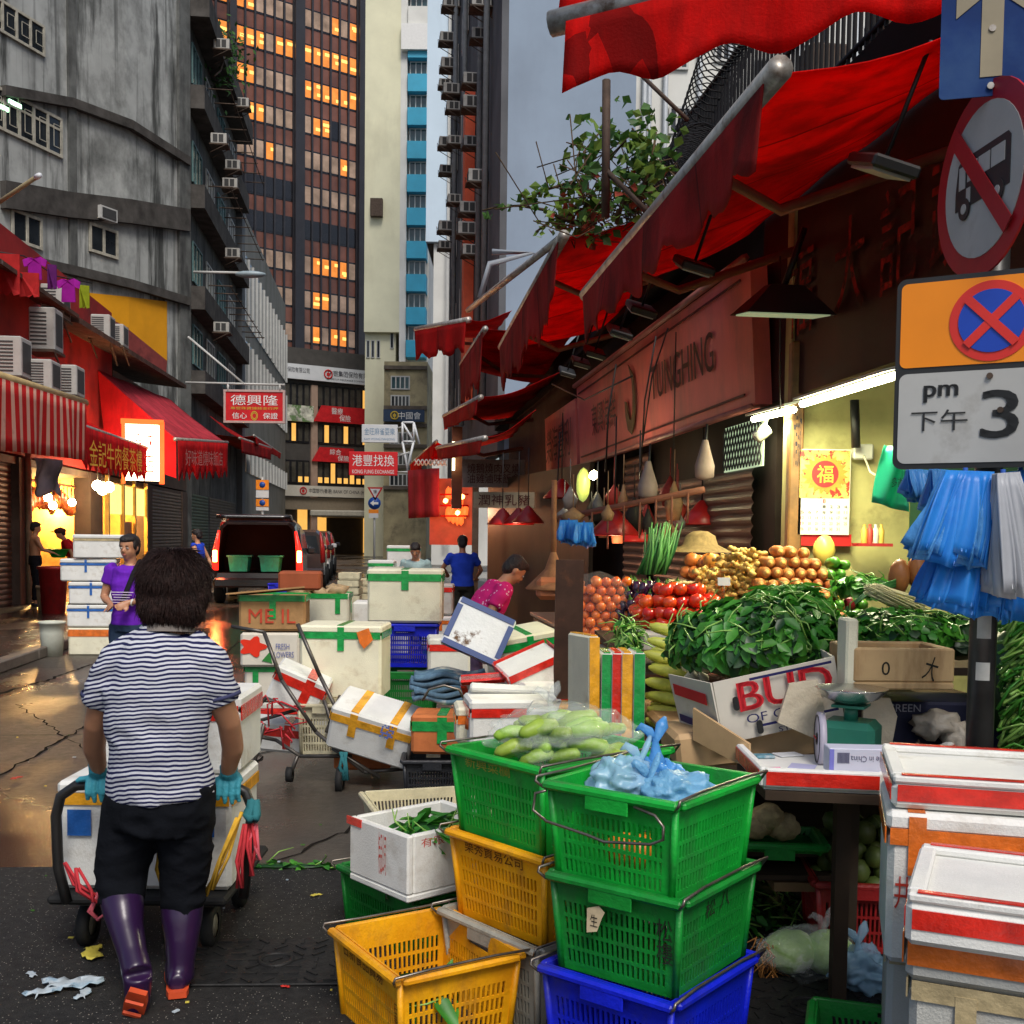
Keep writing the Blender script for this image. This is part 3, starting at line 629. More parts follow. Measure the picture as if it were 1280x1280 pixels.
# --- low shop building
shopw=mat('shaded_shop_wall',(.025,.017,.014),.8,.4,2,c2=(.03,.025,.02),dsc=1.5); soff=mat('shaded_soffit',(.010,.008,.008),.8,.3,2)  # wall and soffit bases darkened, awning shade put into the colour
rshop=thing('market_building','low dark market building that holds the right hand stalls under the red awnings','building',(RX(12),12,0))
def pr(Y,o,z): return V((RX(Y,-o),Y,z))     # o metres INTO the building from the front plane
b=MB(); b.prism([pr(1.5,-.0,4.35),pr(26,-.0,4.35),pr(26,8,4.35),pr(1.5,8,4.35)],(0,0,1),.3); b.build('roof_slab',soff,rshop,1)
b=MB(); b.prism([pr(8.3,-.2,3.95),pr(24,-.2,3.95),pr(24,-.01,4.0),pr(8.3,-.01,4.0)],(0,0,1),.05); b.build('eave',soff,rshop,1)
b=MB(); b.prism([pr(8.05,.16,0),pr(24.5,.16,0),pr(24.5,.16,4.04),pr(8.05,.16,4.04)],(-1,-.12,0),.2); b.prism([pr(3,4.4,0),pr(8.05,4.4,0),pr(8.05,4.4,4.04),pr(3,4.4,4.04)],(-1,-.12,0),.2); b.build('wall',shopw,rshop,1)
b=MB(); b.prism([pr(3,.02,2.56),pr(8.0,.02,2.56),pr(8.0,.02,4.04),pr(3,.02,4.04)],(-1,-.12,0),.15)
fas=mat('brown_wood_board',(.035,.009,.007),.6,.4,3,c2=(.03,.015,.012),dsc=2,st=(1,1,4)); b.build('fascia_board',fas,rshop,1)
# end wall, yellow of the tube light put into its colour (faces camera)
ycol=mat('tube_lit_yellow_wall',(.45,.42,.17),.6,.25,2,c2=(.22,.2,.08),dsc=2.5); b=MB(); b.box((3.6,7.45,2.0),(3.6,.16,4.0),0); b.build('partition_wall',ycol,rshop,1)
gwall=mat('green_wall',(.03,.10,.04),.5,.4,2); b=MB(); b.box((3.75,7.36,1.85),(2.3,.012,1.0),0); b.build('green_board',gwall,rshop,1)
b=MB(); b.box((1.83,7.33,1.95),(.09,.1,1.9),0,b=.01); b.build('door_post',mat('post_orange_brown',(.20,.10,.03),.5,.4,8),rshop,1)
text('恭喜發財',.05,.42,tb,rshop,frame((1.83,7.27,2.3),(1,0,0),(0,0,1)))
# roller shutters
shm=mat('roller_shutter',(.075,.048,.034),.45,.25,2,c2=(.06,.04,.03),dsc=1.6,metal=.2)  # slat colour darkened too, standing in for shade under the awnings
def shutter(par,fn,u0,u1,z0,z1,m,nm='roller_shutter',pitch=.085):
    b=MB(); n=int((z1-z0)/pitch)
    def f(u,v):
        z=z0+(z1-z0)*v; return fn(u0+(u1-u0)*u,.02*abs(math.sin(PI*v*n)),z)
    b.grid(f,1,n*4,sm=False); return b.build(nm,m,par,1)
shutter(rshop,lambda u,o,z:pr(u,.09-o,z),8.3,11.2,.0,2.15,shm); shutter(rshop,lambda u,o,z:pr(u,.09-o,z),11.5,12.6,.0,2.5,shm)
b=MB(); b.prism([pr(8.1,.08,2.15),pr(9.0,.08,2.15),pr(9.0,.08,2.5),pr(8.1,.08,2.5)],(-1,0,0),.01); b.build('lit_transom',mat('pale_green_glow',(.4,.5,.35),.6,.3,2,emit=(.6,.8,.5),es=.35),rshop,1)
# expanded mesh grille in front of it
b=MB()
for i in range(13):
    for sgn in(-1,1):
        for k in range(3):
            y=8.12+i*.068; z=2.16+k*.11; b.tube([pr(y,.06,z),pr(y+sgn*.034,.06,z+.055),pr(y,.06,z+.11)],.006,4,cap=False)
b.build('mesh_grille',mat('grille_black',(.02,.02,.02),.6,.1),rshop,1)
# yellow-ish butcher partition further on
b=MB(); b.prism([pr(13.2,-.2,0),pr(18.2,-.9,0),pr(18.2,-.9,2.5),pr(13.2,-.2,2.5)],(-1,-.1,0),.05); b.build('stall_screen',mat('shaded_tan_wall',(.06,.045,.026),.6,.3,1.5,c2=(.04,.03,.02),dsc=1),rshop,1)  # screen tone lowered to carry painted shade
# --- the pink shop sign
pink=mat('pink_sign',(.66,.15,.135),.55,.15,1.2,c2=(.30,.11,.10),d=(.5,.8),dsc=2,st=(1,1,.4))
def RS(Y,o,z): return V((RX(Y,o),Y,z))
Usg=V((-RB,-1,0)).normalized()      # reading direction: far -> near
sign=thing('shop_sign','long pink shop sign lettered TUNGHING with dark Chinese characters and a curved fish emblem','sign',RS(11.5,.1,2.55))
bt=lambda z:.14-.05*z
b=MB(); b.prism([RS(7.75,.10,2.55),RS(14.4,.10,2.55),RS(14.4,.16,3.52),RS(7.75,.16,3.52)],(-1,-.12,0),.12); b.build('board',pink,sign,1)
lin=mat('maroon_line',(.07,.012,.012),.6,0)
def sgM(Y,z): return frame(RS(Y,.137+.06*(z-3.03)/.97,z)+V((-.012,0,0)),Usg,(RB*0-.06,0,.97))
b=MB()
for z in(2.63,3.42): b.prism([RS(7.9,.155+.06*(z-3.03)/.97,z-.008),RS(14.2,.155+.06*(z-3.03)/.97,z-.008),RS(14.2,.155+.06*(z-3.03)/.97,z+.008),RS(7.9,.155+.06*(z-3.03)/.97,z+.008)],(-1,-.12,0),.01)
b.build('border_line',lin,sign,1)
b=MB(); b.tube([RS(7.75,.19,3.54),RS(14.4,.19,3.54)],.03,5); b.tube([RS(7.75,.13,2.53),RS(14.4,.13,2.53)],.025,5); b.build('frame_edge',mat('sign_frame_pink',(.33,.12,.10),.5,.2),sign,1)
[text('TUNGHING',1.95+k,.30+k*.3,lin,sign,sgM(9.55+k,3.05)) for k in(0,.014)]; text('東興海鮮',1.35,.36,lin,sign,sgM(12.75,3.0))
olive=mat('olive_paint',(.10,.07,.03),.6,.2); b=MB(); M=sgM(11.35,3.02)
pts=[(-.02,.34),(.10,.22),(.13,.05),(.12,-.12),(.07,-.27),(.0,-.36),(-.10,-.30),(-.15,-.15),(-.16,0),(-.10,-.02),(-.08,-.12),(-.04,-.2),(.0,-.22),(.05,-.12),(.07,.02),(.06,.16)]
b.prism([M@V((x*1.6,y,.01)) for x,y in pts],(-1,-.12,0),.008); b.build('emblem',olive,sign,1)
s2=thing('shop_sign','small faded pink sign with dark characters beyond the long pink sign','sign',RS(15,.1,2.6)); b=MB(); b.prism([RS(14.5,.12,2.5),RS(17.1,.12,2.5),RS(17.1,.16,3.4),RS(14.5,.16,3.4)],(-1,-.12,0),.1); b.build('board',pink,s2,1); text('榮海豐利',2.1,.5,lin,s2,frame(RS(15.8,.17,2.95),Usg,(0,0,1)))
# red peeling characters on the brown board
pr1=mat('peeling_red',(.30,.02,.015),.8,.5,9,c2=(.05,.015,.01),d=(.45,.55),dsc=7)
for (Y,s) in((7.25,'福'),(6.5,'大'),(5.9,'記'),(5.35,'蔬')):
    text(s,.42,.55,pr1,rshop,frame(pr(Y,-.0,3.2),Usg,(0,0,1)))
# second sign / menu board far
mb_=thing('menu_board','dim price board with rows of characters above the roast meat stall','sign',PR(600,600,1)); c=P(617,592,17); M=frame(c,(1,-.1,0),(0,0,1)); b=MB(); b.box((0,0,0),(.95,.42,.04),M=M); b.build('board',mat('dull_paper',(.25,.20,.17),.7,.3,6),mb_,1)
text('燒鵝燒肉叉燒\n油雞滷味飯盒',.8,.3,lin,mb_,frame(c+V((0,-.03,0)),(1,-.1,0),(0,0,1)))
c=P(630,625,15.5); s3=thing('shop_sign','tan banner with four dark characters hanging over the plain screen','sign',c); M=frame(c,(1,-.15,0),(0,0,1)); MB().box((0,0,0),(.85,.22,.02),M=M).build('board',mat('tan_board',(.28,.24,.16),.7,.2),s3,1); text('潤神乳豬',.72,.15,lin,s3,frame(c+V((0,-.02,0)),(1,-.15,0),(0,0,1)))
# ---- fluorescent lamps under fascia
tube=mat('tube_glow',(1,1,.8),.5,0,emit=(1,1,.62),es=12); hood=mat('lamp_hood',(.45,.45,.40),.5,.1)
for i,(a,b_) in enumerate((((1118,470,5.75),(1003,505,6.9)),((992,512,7.0),(942,524,8.0)))):
    p=P(*a); q=P(*b_); t=thing('fluorescent_lamp',('long bright fluorescent tube under the brown fascia beside the road sign','shorter bright fluorescent tube at the end of the pink sign')[i],'lamp',p.lerp(q,.5))
    MB().tube([p,q],.022,8).build('tube',tube,t,1); d=q-p; bb=MB(); bb.prism([p+V((-.06,0,.035)),q+V((-.06,0,.035)),q+V((.1,0,.075)),p+V((.1,0,.075))],(0,0,1),.015); bb.build('hood',hood,t,1)
    l=light('AREA',p.lerp(q,.5)-V((0,0,.05)),(34,10)[i],(1,.95,.62),d.length,(0,0,math.atan2(d.y,d.x)),.06)
# grey work lamps hanging in a row under the soffit
lampg=mat('lamp_glass_grey',(.5,.52,.45),.4,.1,5); lb=mat('lamp_body_black',(.012,.012,.012),.5,.2)
lt=None
for (px,py,Y,k) in((1100,216,4.6,.9),(865,338,6.6,1),(800,391,8.2,1),(773,419,9.6,1),(742,444,11,1),(725,456,12.4,1),(708,468,13.8,1)):
    p=P(px,py,Y)
    if lt is None:
        lt=thing('work_lamp','unlit square work lamp hanging in the row under the dark soffit','lamp',p,0,'square lamps under the soffit'); b=MB(); b.box((0,0,.03),(.2,.34,.05),0,b=.01); b.build('housing',lb,lt); MB().box((0,0,0),(.16,.28,.012)).build('lens',lampg,lt)
        MB().tube([(0,0,.05),(0,0,.5)],.01,5).build('hanger',lb,lt); lt.rotation_euler=(.35,.25,ST)
    else: dup(lt,p)
t=thing('shade_lamp','big black pyramid hooded lamp at the right end of the pink sign','lamp',P(978,392,6.7)); c=P(978,394,6.7)
M=Matrix.Translation(c)@Matrix.Rotation(ST,4,'Z')@Matrix.Rotation(.12,4,'X')
b=MB(); b.add([(-.27,-.16,0),(.27,-.16,0),(.27,.16,0),(-.27,.16,0),(-.1,-.06,.17),(.1,-.06,.17),(.1,.06,.17),(-.1,.06,.17)],[(0,1,5,4),(1,2,6,5),(2,3,7,6),(3,0,4,7),(4,5,6,7)],0,False,M); b.tube([M@V((0,0,.17)),M@V((.1,0,.5))],.02,5); b.build('hood',lb,t,1)
b=MB(); b.box((0,0,.0),(.48,.27,.01),M=M); b.build('lens',mat('lens_green',(.35,.42,.25),.5,.1,emit=(.7,.85,.5),es=.15),t,1)
# ---------------------------------------------------------------- awnings on the right
def W(Y,z): return V((RX(Y,-.0),Y,z))
def O(Y,z,o=1.2): return V((RX(Y,o),Y,z))
def off(px,py,o): return PR(px,py,o)
f1=off(967,95,1.2); f2=off(735,366,1.2)
awning('big red awning over the vegetable stall with a faded scalloped valance and grey roller bar',W(4.35,3.78),W(8.3,3.85),f1,f2,redc,pinkc,.34,7,'wave',.05,2,rag=.04)
f1=off(703,298,1.25); f2=off(628,432,1.25)
awning('bright red awning behind the first one, tilted up with a torn hanging side flap',W(f1.y+.1,4.45),W(f2.y,4.1),f1,f2,redc,pinkc,.55,9,'tri',.045,2,rag=.1)
f1=off(606,412,1.3); f2=off(577,455,1.3)
awning('worn brownish red awning flap hanging in the middle of the right row',W(f1.y,4.5),W(f2.y,4.2),f1,f2,redd,pinkc,.75,6,'tri',.04,1,rag=.12)
f1=P(585,400,17.8); f2=P(521,412,19.6)
awning('far dark red awning with a drooping side curtain next to the pale blue tower',P(640,388,17.2),P(615,420,20.5),f1,f2,redd,redd,.5,3,'wave',.05,1,rag=.05)
awning('lower dark red awning sloping over the middle stalls',P(700,465,15),P(640,520,19.5),P(600,497,15.2),P(556,520,19),redd,redd,.22,4,'flat',.04,1)
awning('second lower dark red awning with a lit edge over the roast meat stall',P(670,512,14.5),P(640,545,19),P(605,548,14.6),P(548,560,18.5),redd,redd,.18,5,'flat',.04,1)
awning('small bright red far awning above the hanging red sheet',P(580,555,21),P(575,560,25),P(545,552,20),P(514,580,24),redc,redc,.25,4,'flat',.03,0)
# top awning 1 (upper left edge of photo)
f1=P(697,28,5.7); f2=P(1190,-95,5.0)
awning('topmost red awning with thick grey roller bar and wavy valance against the grey wall',f1+V((.15,.6,1.7)),f2+V((.15,.6,1.7)),f1,f2,redc,redc,.37,3.2,'wave',.062,1,rag=0,vfrom=.035)
# hanging red sheet + end panel far
t=thing('red_sheet','plain red plastic sheet hanging beside the glowing roast meat stall','sheet',P(530,640,21))
b=MB(); A_,B_=P(510,588,21),P(549,585,20); C_,D_=P(549,646,20),P(511,648,21)
b.grid(lambda u,v:A_.lerp(B_,u).lerp(D_.lerp(C_,u),v)+V((0,.05*math.sin(u*14),0)),16,6,t=.01); b.build('sheet',cloth('coral_sheet',(.55,.05,.06),(.4,.03,.03),.4),t,1)
b=MB()
for i in range(8):
    x=P(518+i*5,582,20.2); b.tube([x,P(523+i*5,574,20.2)],.012,4); b.tube([P(518+i*5,574,20.2),P(523+i*5,582,20.2)],.012,4)
b.build('lattice',alu,t,1)
# upper poles and brackets
t=thing('awning_pole','thin dark steel post rising behind the plants to the top awning','pole',P(757,272,7.6)); MB().tube([P(758,100,7.6),P(757,272,7.6)],.028,6).build('post',rust,t,1); MB().tube([P(757,212,7.6),P(830,285,7.4)],.02,5).build('brace',rust,t,1); MB().tube([P(800,92,7.6),P(860,150,7.4)],.015,5).build('brace',rust,t,1)
t=thing('awning_rail','long thin weathered rail slanting up beside the trailing plant','rail',P(600,372,10)); MB().tube([P(585,388,12),P(700,298,9)],.03,6).build('rail',steel,t,1); MB().tube([P(615,315,14),P(665,316,14),P(612,330,14),P(600,372,14)],.04,6).build('gutter',mat('grey_pipe2',(.3,.33,.36),.4,.1),t,1)
# railing with razor wire
rl=thing('balcony_railing','black vertical bar railing with curled razor wire on the balcony above the stalls','railing',pr(8,.1,4.6)); blk_=mat('black_iron',(.012,.012,.014),.6,.2)
b=MB(); n=70
for i in range(n):
    Y=5.0+i*.085; b.box(pr(Y,.15,5.0),(.02,.02,1.0),0,rz=ST)
b.build('bars',blk_,rl,1)
b=MB()
for z in(4.55,5.5,5.0): b.tube([pr(5,.15,z),pr(10.9,.15,z)],.02,5)
b.build('rail',blk_,rl,1)
b=MB(); pts=[]
for i in range(900):
    a=i*.42; Y=7.2+i*.0042; pts.append(pr(Y,.12+.19*math.cos(a),5.62+.19*math.sin(a)-(.9*(max(0,Y-9.3))**1)*.55))
b.tube(pts,.007,3); pts=[]
for i in range(600):
    a=i*.5; Y=9.2+i*.003; pts.append(pr(Y,-.1+.22*math.cos(a),4.75+.22*math.sin(a)))
b.tube(pts,.007,3); b.build('razor_wire',blk_,rl,1)
for i in range(4): MB().box(pr(6+i*1.2,.55,4.95),(.3,.3,.5),rz=ST,b=.02).build('planter_box',rust,rl,1)
# plants on the balcony
lf=mat('vine_leaf',(.06,.16,.03),.5,.45,6,tl=.35); lfy=mat('vine_leaf_light',(.18,.30,.05),.5,.4,6,tl=.35); lfr=mat('vine_leaf_red',(.28,.05,.03),.6,.4,6,tl=.3); stm=mat('twig',(.09,.06,.035),.8,.3,8)
def leaf(b,p,s,m=0,up=None):
    a=V((rnd.uniform(-1,1),rnd.uniform(-1,1),rnd.uniform(-.8,.4))).normalized(); n=a.orthogonal().normalized(); n=(Matrix.Rotation(rnd.uniform(0,6.28),3,a)@n); w_=s*.38; f=a.cross(n)*s*.1
    b.add([p,p+a*s*.45+n*w_+f,p+a*s,p+a*s*.45-n*w_+f],[(0,1,2),(0,2,3)],m)
pl=thing('climbing_plant','leafy climbing plant with trailing green and reddish shoots on the balcony corner','plant',P(740,290,9)); b=MB(); tw_=MB()
def branch(pts,n,s,spread,ms=(0,1)):
    pts=[P(*q) for q in pts]; tw_.tube(pts,[.014*(1-i/len(pts))+.004 for i in range(len(pts))],5)
    for i in range(n):
        k=rnd.uniform(0,len(pts)-1.001); j=int(k); p=pts[j].lerp(pts[j+1],k-j)+V((rnd.gauss(0,spread),rnd.gauss(0,spread),rnd.gauss(0,spread)))
        leaf(b,p,s*rnd.uniform(.6,1.3),rnd.choice(ms))
branch([(760,270,9),(735,240,9),(730,190,9),(750,165,9.2)],120,.10,.10,(0,0,1)); branch([(770,270,8.8),(800,220,8.8),(800,175,8.8),(790,160,8.8)],190,.10,.13,(0,0,1)); branch([(800,250,8.6),(815,200,8.6),(820,165,8.6)],90,.1,.08,(0,1))
branch([(735,260,9),(722,225,9),(700,232,9),(680,238,9),(660,248,9)],60,.09,.025,(0,1,1)); branch([(735,280,9),(700,272,9),(680,262,9),(650,257,9),(625,258,9),(603,263,9)],46,.08,.02,(0,1)); branch([(700,285,9),(690,275,9),(670,290,9)],16,.08,.02,(1,))
branch([(745,285,9),(725,265,9),(715,255,9)],90,.09,.07,(2,2,1)); branch([(720,262,9),(708,268,9),(700,280,9)],50,.08,.06,(2,1)); branch([(770,280,8.8),(780,250,8.8),(815,240,8.5)],60,.08,.12,(0,2))
for i in range(70):
    p=P(rnd.uniform(715,830),rnd.uniform(215,290),9+rnd.uniform(-.3,.3)); tw_.tube([p,p+V((rnd.gauss(0,.15),rnd.gauss(0,.1),rnd.gauss(.05,.15))),p+V((rnd.gauss(0,.3),rnd.gauss(0,.1),rnd.gauss(.1,.2)))],.006,3)
b.build('foliage',[lf,lfy,lfr],pl,1); tw_.build('stem',stm,pl,1)
# hanging red cone lamps over butcher
def redlamp(): 
    t=thing('pendant_lamp','red cone butcher lamp hanging over the middle stall','lamp',(0,0,0),0,'red cone lamps'); MB().lathe([(.02,.2),(.05,.17),(.09,.12),(.2,0),(.19,-.01),(.08,.1)],18).build('shade',mat('lamp_red',(.34,.012,.01),.35,.2,4),t); MB().tube([(0,0,.2),(0,0,.9)],.006,4).build('cord',lb,t); return t
RL=[(768,668,8.6),(798,676,9.2),(877,655,9.5),(702,622,12),(648,655,14),(660,653,13.6),(628,655,14.2)]
r0=redlamp(); r0.location=P(*RL[0])
for q in RL[1:]: dup(r0,P(*q))
for q in((768,672,8.6),(640,660,13.8)): light('POINT',P(*q)-V((0,0,.12)),6,(1,.35,.2),.05)
# roast meat stall glow
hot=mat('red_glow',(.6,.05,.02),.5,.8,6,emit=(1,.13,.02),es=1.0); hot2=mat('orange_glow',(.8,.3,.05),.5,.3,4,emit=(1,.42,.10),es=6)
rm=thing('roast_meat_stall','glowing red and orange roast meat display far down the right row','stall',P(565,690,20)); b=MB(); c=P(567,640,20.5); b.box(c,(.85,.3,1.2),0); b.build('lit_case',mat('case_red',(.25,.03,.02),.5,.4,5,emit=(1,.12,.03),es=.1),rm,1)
b=MB()
for i in range(16): b.ball(P(rnd.uniform(552,582),rnd.uniform(615,650),20.1),(.06,.05,.13),0,1,nz=.3,seed=i)
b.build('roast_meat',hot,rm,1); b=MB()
for (x,y) in((557,626),(578,621),(572,641)): b.ball(P(x,y,19.9),.05,0,1)
b.build('lamp_bulb',hot2,rm,1); b=MB()
for y in(618,632,645): b.tube([P(550,y,19.95),P(586,y,19.95)],.015,5)
b.build('shelf_rail',redc,rm,1)
light('POINT',P(565,640,19.2),30,(1,.3,.1),.2); light('POINT',P(590,640,18.5),12,(1,.6,.4),.1)
# black awning pole etc near roast stall
t=thing('shop_post','reddish brown post with a bright strip lamp beside the roast meat stall','post',P(570,700,18)); MB().box(P(571,585,18),(.16,.16,1.3),0,rz=ST).build('post',brownb,t,1); MB().box(P(567,570,17.8),(.04,.04,.45)).build('strip_lamp',mat('strip_warm',(1,.9,.6),.5,0,emit=(1,.9,.5),es=4),t,1); MB().box(P(594,670,17.6),(.1,.1,2.0)).build('lower_post',mat('mirror_post',(.3,.2,.12),.2,.3,5),t,1)
# far hanging signs -----------------------------------------------------------
def hangsign(lab,px0,px1,py0,py1,Y,m,lines,frm=None,tm=tw,arm=None,rz=0,par=None,cat='sign'):
    a=P(px0,py1,Y); c=P(px1,py0,Y); w_,h_=c.x-a.x,c.z-a.z; ctr=(a+c)/2; ctr.y=Y; t=thing('hanging_sign',lab,cat,ctr)
    X=V((math.cos(rz),math.sin(rz),0)); M=frame(ctr,X,(0,0,1)); b=MB(); b.box((0,0,-.06),(w_,h_,.12),M=M,b=.02); b.build('board',m,t,1)
    if frm: b=MB(); [b.box((0,s*h_/2,-.05),(w_+.08,.07,.16),M=M) for s in(-1,1)]; [b.box((s*w_/2,0,-.05),(.07,h_-.08,.16),M=M) for s in(-1,1)]; b.build('frame',frm,t,1)
    for (s,fx,fy,fw,fh,mm) in lines: text(s,w_*fw,h_*fh,mm or tm,t,M@Matrix.Translation((w_*fx,h_*fy,.012)))
    if arm: b=MB(); [b.tube([P(*p_),P(*q_)],.04,5) for p_,q_ in arm]; b.build('bracket',alu,t,1)
    return t
hangsign('red hanging sign with white characters on a steel arm from the left building',281,355,489,527,38,redb,[('德興隆',0,.2,.8,.33,None),('專營珠寶鐘錶金行押',0,-.06,.8,.09,ty),('信心',-.25,-.3,.25,.2,None),('保證',.27,-.3,.25,.2,None),('◎',.0,-.3,.12,.3,ty)],mat('pale_frame',(.5,.35,.32),.5,.1),arm=[((232,478,38),(356,481,38)),((235,421,38),(305,480,38)),((285,480,38),(285,489,38)),((350,480,38),(350,489,38))])
hangsign('bright red exchange sign with white characters and English capitals below',436,497,565,594,55,mat('bright_red_board',(.68,.01,.015),.5,.05),[('港豐找換',0,.13,.86,.48,None),('KONG FUNG EXCHANGE',0,-.34,.86,.16,None)],arm=[((497,570,55),(512,565,55)),((497,590,55),(512,590,55))])
hangsign('pale hanging sign with faint blue characters above the red exchange sign',452,497,531,553,58,wht,[('金旺麻雀耍樂',0,.12,.85,.4,mat('text_blue_faint',(.2,.32,.45),.6,0)),('KAM WONG MAHJONG',0,-.32,.85,.16,mat('text_blue_faint',(.2,.32,.45),.6,0))],arm=[((497,535,58),(505,533,58))])
t=thing('sign_gantry','white steel lattice frame for hanging signs by the blue shop band','frame',P(510,590,56)); b=MB()
for a_,c_ in(((503,528),(503,552)),((517,528),(517,552)),((503,528),(517,528)),((503,552),(519,552)),((503,552),(510,592)),((517,552),(508,590)),((503,528),(517,552)),((517,528),(524,555))): b.tube([P(*a_,56),P(*c_,56)],.06,5)
b.build('lattice',wht,t,1)
# traffic sign post at the junction
ts=thing('traffic_sign','junction sign post with a red triangle, blue arrow disc and a small plate','traffic sign',G(468,690)); ts_y=48; ts.location=(P(468,690,ts_y).x,ts_y,0); WM[ts.name]=Matrix.Translation(ts.location)
b=MB(); b.tube([V((P(468,690,ts_y).x,ts_y,0)),P(468,612,ts_y)],.045,6); b.build('post',alu,ts,1)
c=P(469,616,ts_y-.1); M=frame(c,(1,0,0),(0,0,1)); b=MB(); b.prism([M@V(q) for q in((-.34,.24,0),(.34,.24,0),(0,-.34,0))],(0,-1,0),.02); b.build('triangle_plate',tr,ts,1); b=MB(); b.prism([M@V(q) for q in((-.22,.17,.02),(.22,.17,.02),(0,-.22,.02))],(0,-1,0),.01); b.build('triangle_face',wht,ts,1); text('慢',.15,.15,tb,ts,M@Matrix.Translation((0,.05,.04)))
c=P(468,629,ts_y-.1); M=frame(c,(1,0,0),(0,0,1)); b=MB(); b.lathe([(.0,0),(.27,0),(.27,-.02),(0,-.02)],24,0,M); b.build('blue_disc',mat('sign_blue',(.01,.07,.35),.4,.05),ts,1); b=MB(); b.prism([M@V((x,y,.012)) for x,y in((-.18,0),(-.03,.12),(-.03,.05),(.17,.05),(.17,-.05),(-.03,-.05),(-.03,-.12))],(0,-1,0),.01); b.build('arrow',tw,ts,1)
c=P(467,641,ts_y-.1); M=frame(c,(1,0,0),(0,0,1)); b=MB(); b.box((0,.06,0),(.42,.16,.02),M=M); b.build('orange_plate',mat('sign_orange',(.85,.25,.01),.45,.06),ts,1); b=MB(); b.box((0,-.12,0),(.4,.2,.02),M=M); b.build('white_plate',wht,ts,1)
# ================================================================ left low shop row
def pl_(Y,o,z): return V((LX(Y,o),Y,z))      # o metres toward the street from the front plane
lshop=thing('shop_row','low shop row with a red upper wall and open lit shops at street level','building',pl_(28,0,0))
redw=mat('red_painted_wall',(.42,.025,.022),.75,.3,1,c2=(.2,.02,.02),dsc=1.2); brw=mat('brown_pier',(.09,.06,.045),.7,.3,2)
b=MB(); b.prism([pl_(12,0,3.15),pl_(30.5,0,3.15),pl_(30.5,0,7.5),pl_(12,0,7.5)],(1,.1,0),.3); b.build('upper_wall',redw,lshop,1)
b=MB(); b.prism([pl_(12,.9,6.2),pl_(24.0,.9,6.2),pl_(24.0,-.0,6.5),pl_(12,-.0,6.5)],(0,0,1),.08); b.prism([pl_(24.05,.9,6.15),pl_(37.8,.7,6.55),pl_(37.8,-4,7.1),pl_(24.05,-4,7.1)],(0,0,1),.12); b.build('eave',mat('brown_eave',(.10,.06,.045),.8,.4,3,c2=(.25,.2,.17),d=(.6,.7),dsc=5),lshop,1)
b=MB(); b.prism([pl_(30.6,0,3.15),pl_(46,0,3.15),pl_(46,0,6.0),pl_(30.6,0,6.0)],(1,.1,0),.3); b.build('upper_wall',brw,lshop,1)
b=MB(); b.prism([pl_(12,-4.5,3.1),pl_(41,-4.5,3.1),pl_(41,0,3.1),pl_(12,0,3.1)],(0,0,1),.15); b.build('ceiling',brw,lshop,1)
for y0,y1 in((22.6,23.4),(28.0,29.2),(34.6,35.4),(40.6,41.6)): MB().prism([pl_(y0,.05,.1),pl_(y1,.05,.1),pl_(y1,.05,3.1),pl_(y0,.05,3.1)],(1,.1,0),.4).build('pier',brw,lshop,1)
MB().prism([pl_(41.65,-.1,.1),pl_(56,-.1,.1),pl_(56,-.1,3.3),pl_(41.65,-.1,3.3)],(1,.1,0),.4).build('wall',brw,lshop,1)
wm=mat('warm_interior',(.62,.36,.10),.6,.25,2,c2=(.35,.15,.04),dsc=1.5); b=MB(); b.prism([pl_(21,-3.4,.1),pl_(36,-3.4,.1),pl_(36,-3.4,3.1),pl_(21,-3.4,3.1)],(1,.1,0),.2); 
for y in(22.8,28.6,35.2): b.prism([pl_(y,-3.4,.1),pl_(y,-.4,.1),pl_(y,-.4,3.1),pl_(y,-3.4,3.1)],(0,-1,0),.15)
b.build('interior_wall',wm,lshop,1)
shutter(lshop,lambda u,o,z:pl_(u,-.1+o,z),13,22.5,.12,3.0,mat('dark_shutter',(.075,.06,.045),.5,.3,2,metal=.3),pitch=.11)
shutter(lshop,lambda u,o,z:pl_(u,.0+o,z),35.4,40.6,.12,3.0,mat('brown_shutter',(.13,.09,.06),.5,.3,2,metal=.3),pitch=.11)
shutter(lshop,lambda u,o,z:pl_(u,.02+o,z),41.8,46.5,.12,3.1,mat('green_shutter',(.03,.07,.04),.5,.3,2,metal=.3),pitch=.12)
shutter(lshop,lambda u,o,z:pl_(u,.02+o,z),46.9,55,.12,3.1,mat('dark_shutter',(.075,.06,.045),.5,.3,2,metal=.3),pitch=.12)
# shop goods inside (boxes on shelves, bottles)
wmt=[mat('pack_'+n,c,.5,.2,6) for n,c in(('yellow',(.6,.38,.06)),('red',(.5,.05,.03)),('white',(.65,.6,.5)),('orange',(.6,.2,.03)),('blue',(.1,.2,.4)))]
sh=thing('shelf_unit','warm lit shop shelves crowded with small goods at the back of the left shop','shelf',pl_(26,-3,0)); b=MB()
for z in(.7,1.25,1.8,2.3): b.prism([pl_(23.2,-3.35,z),pl_(34,-3.35,z),pl_(34,-2.9,z),pl_(23.2,-2.9,z)],(0,0,1),.04)
b.build('shelf',brownb,sh,1); b=MB()
for z in(.7,1.25,1.8,2.3):
    y=23.3
    while y<34: w_=rnd.uniform(.12,.35); h_=rnd.uniform(.15,.42); b.box(pl_(y,-3.1,z+h_/2+.003),(.25,w_*.9,h_),rnd.randrange(5),rz=.11); y+=w_
tag(b.build('packed_goods',wmt,sh,1),kind='stuff')
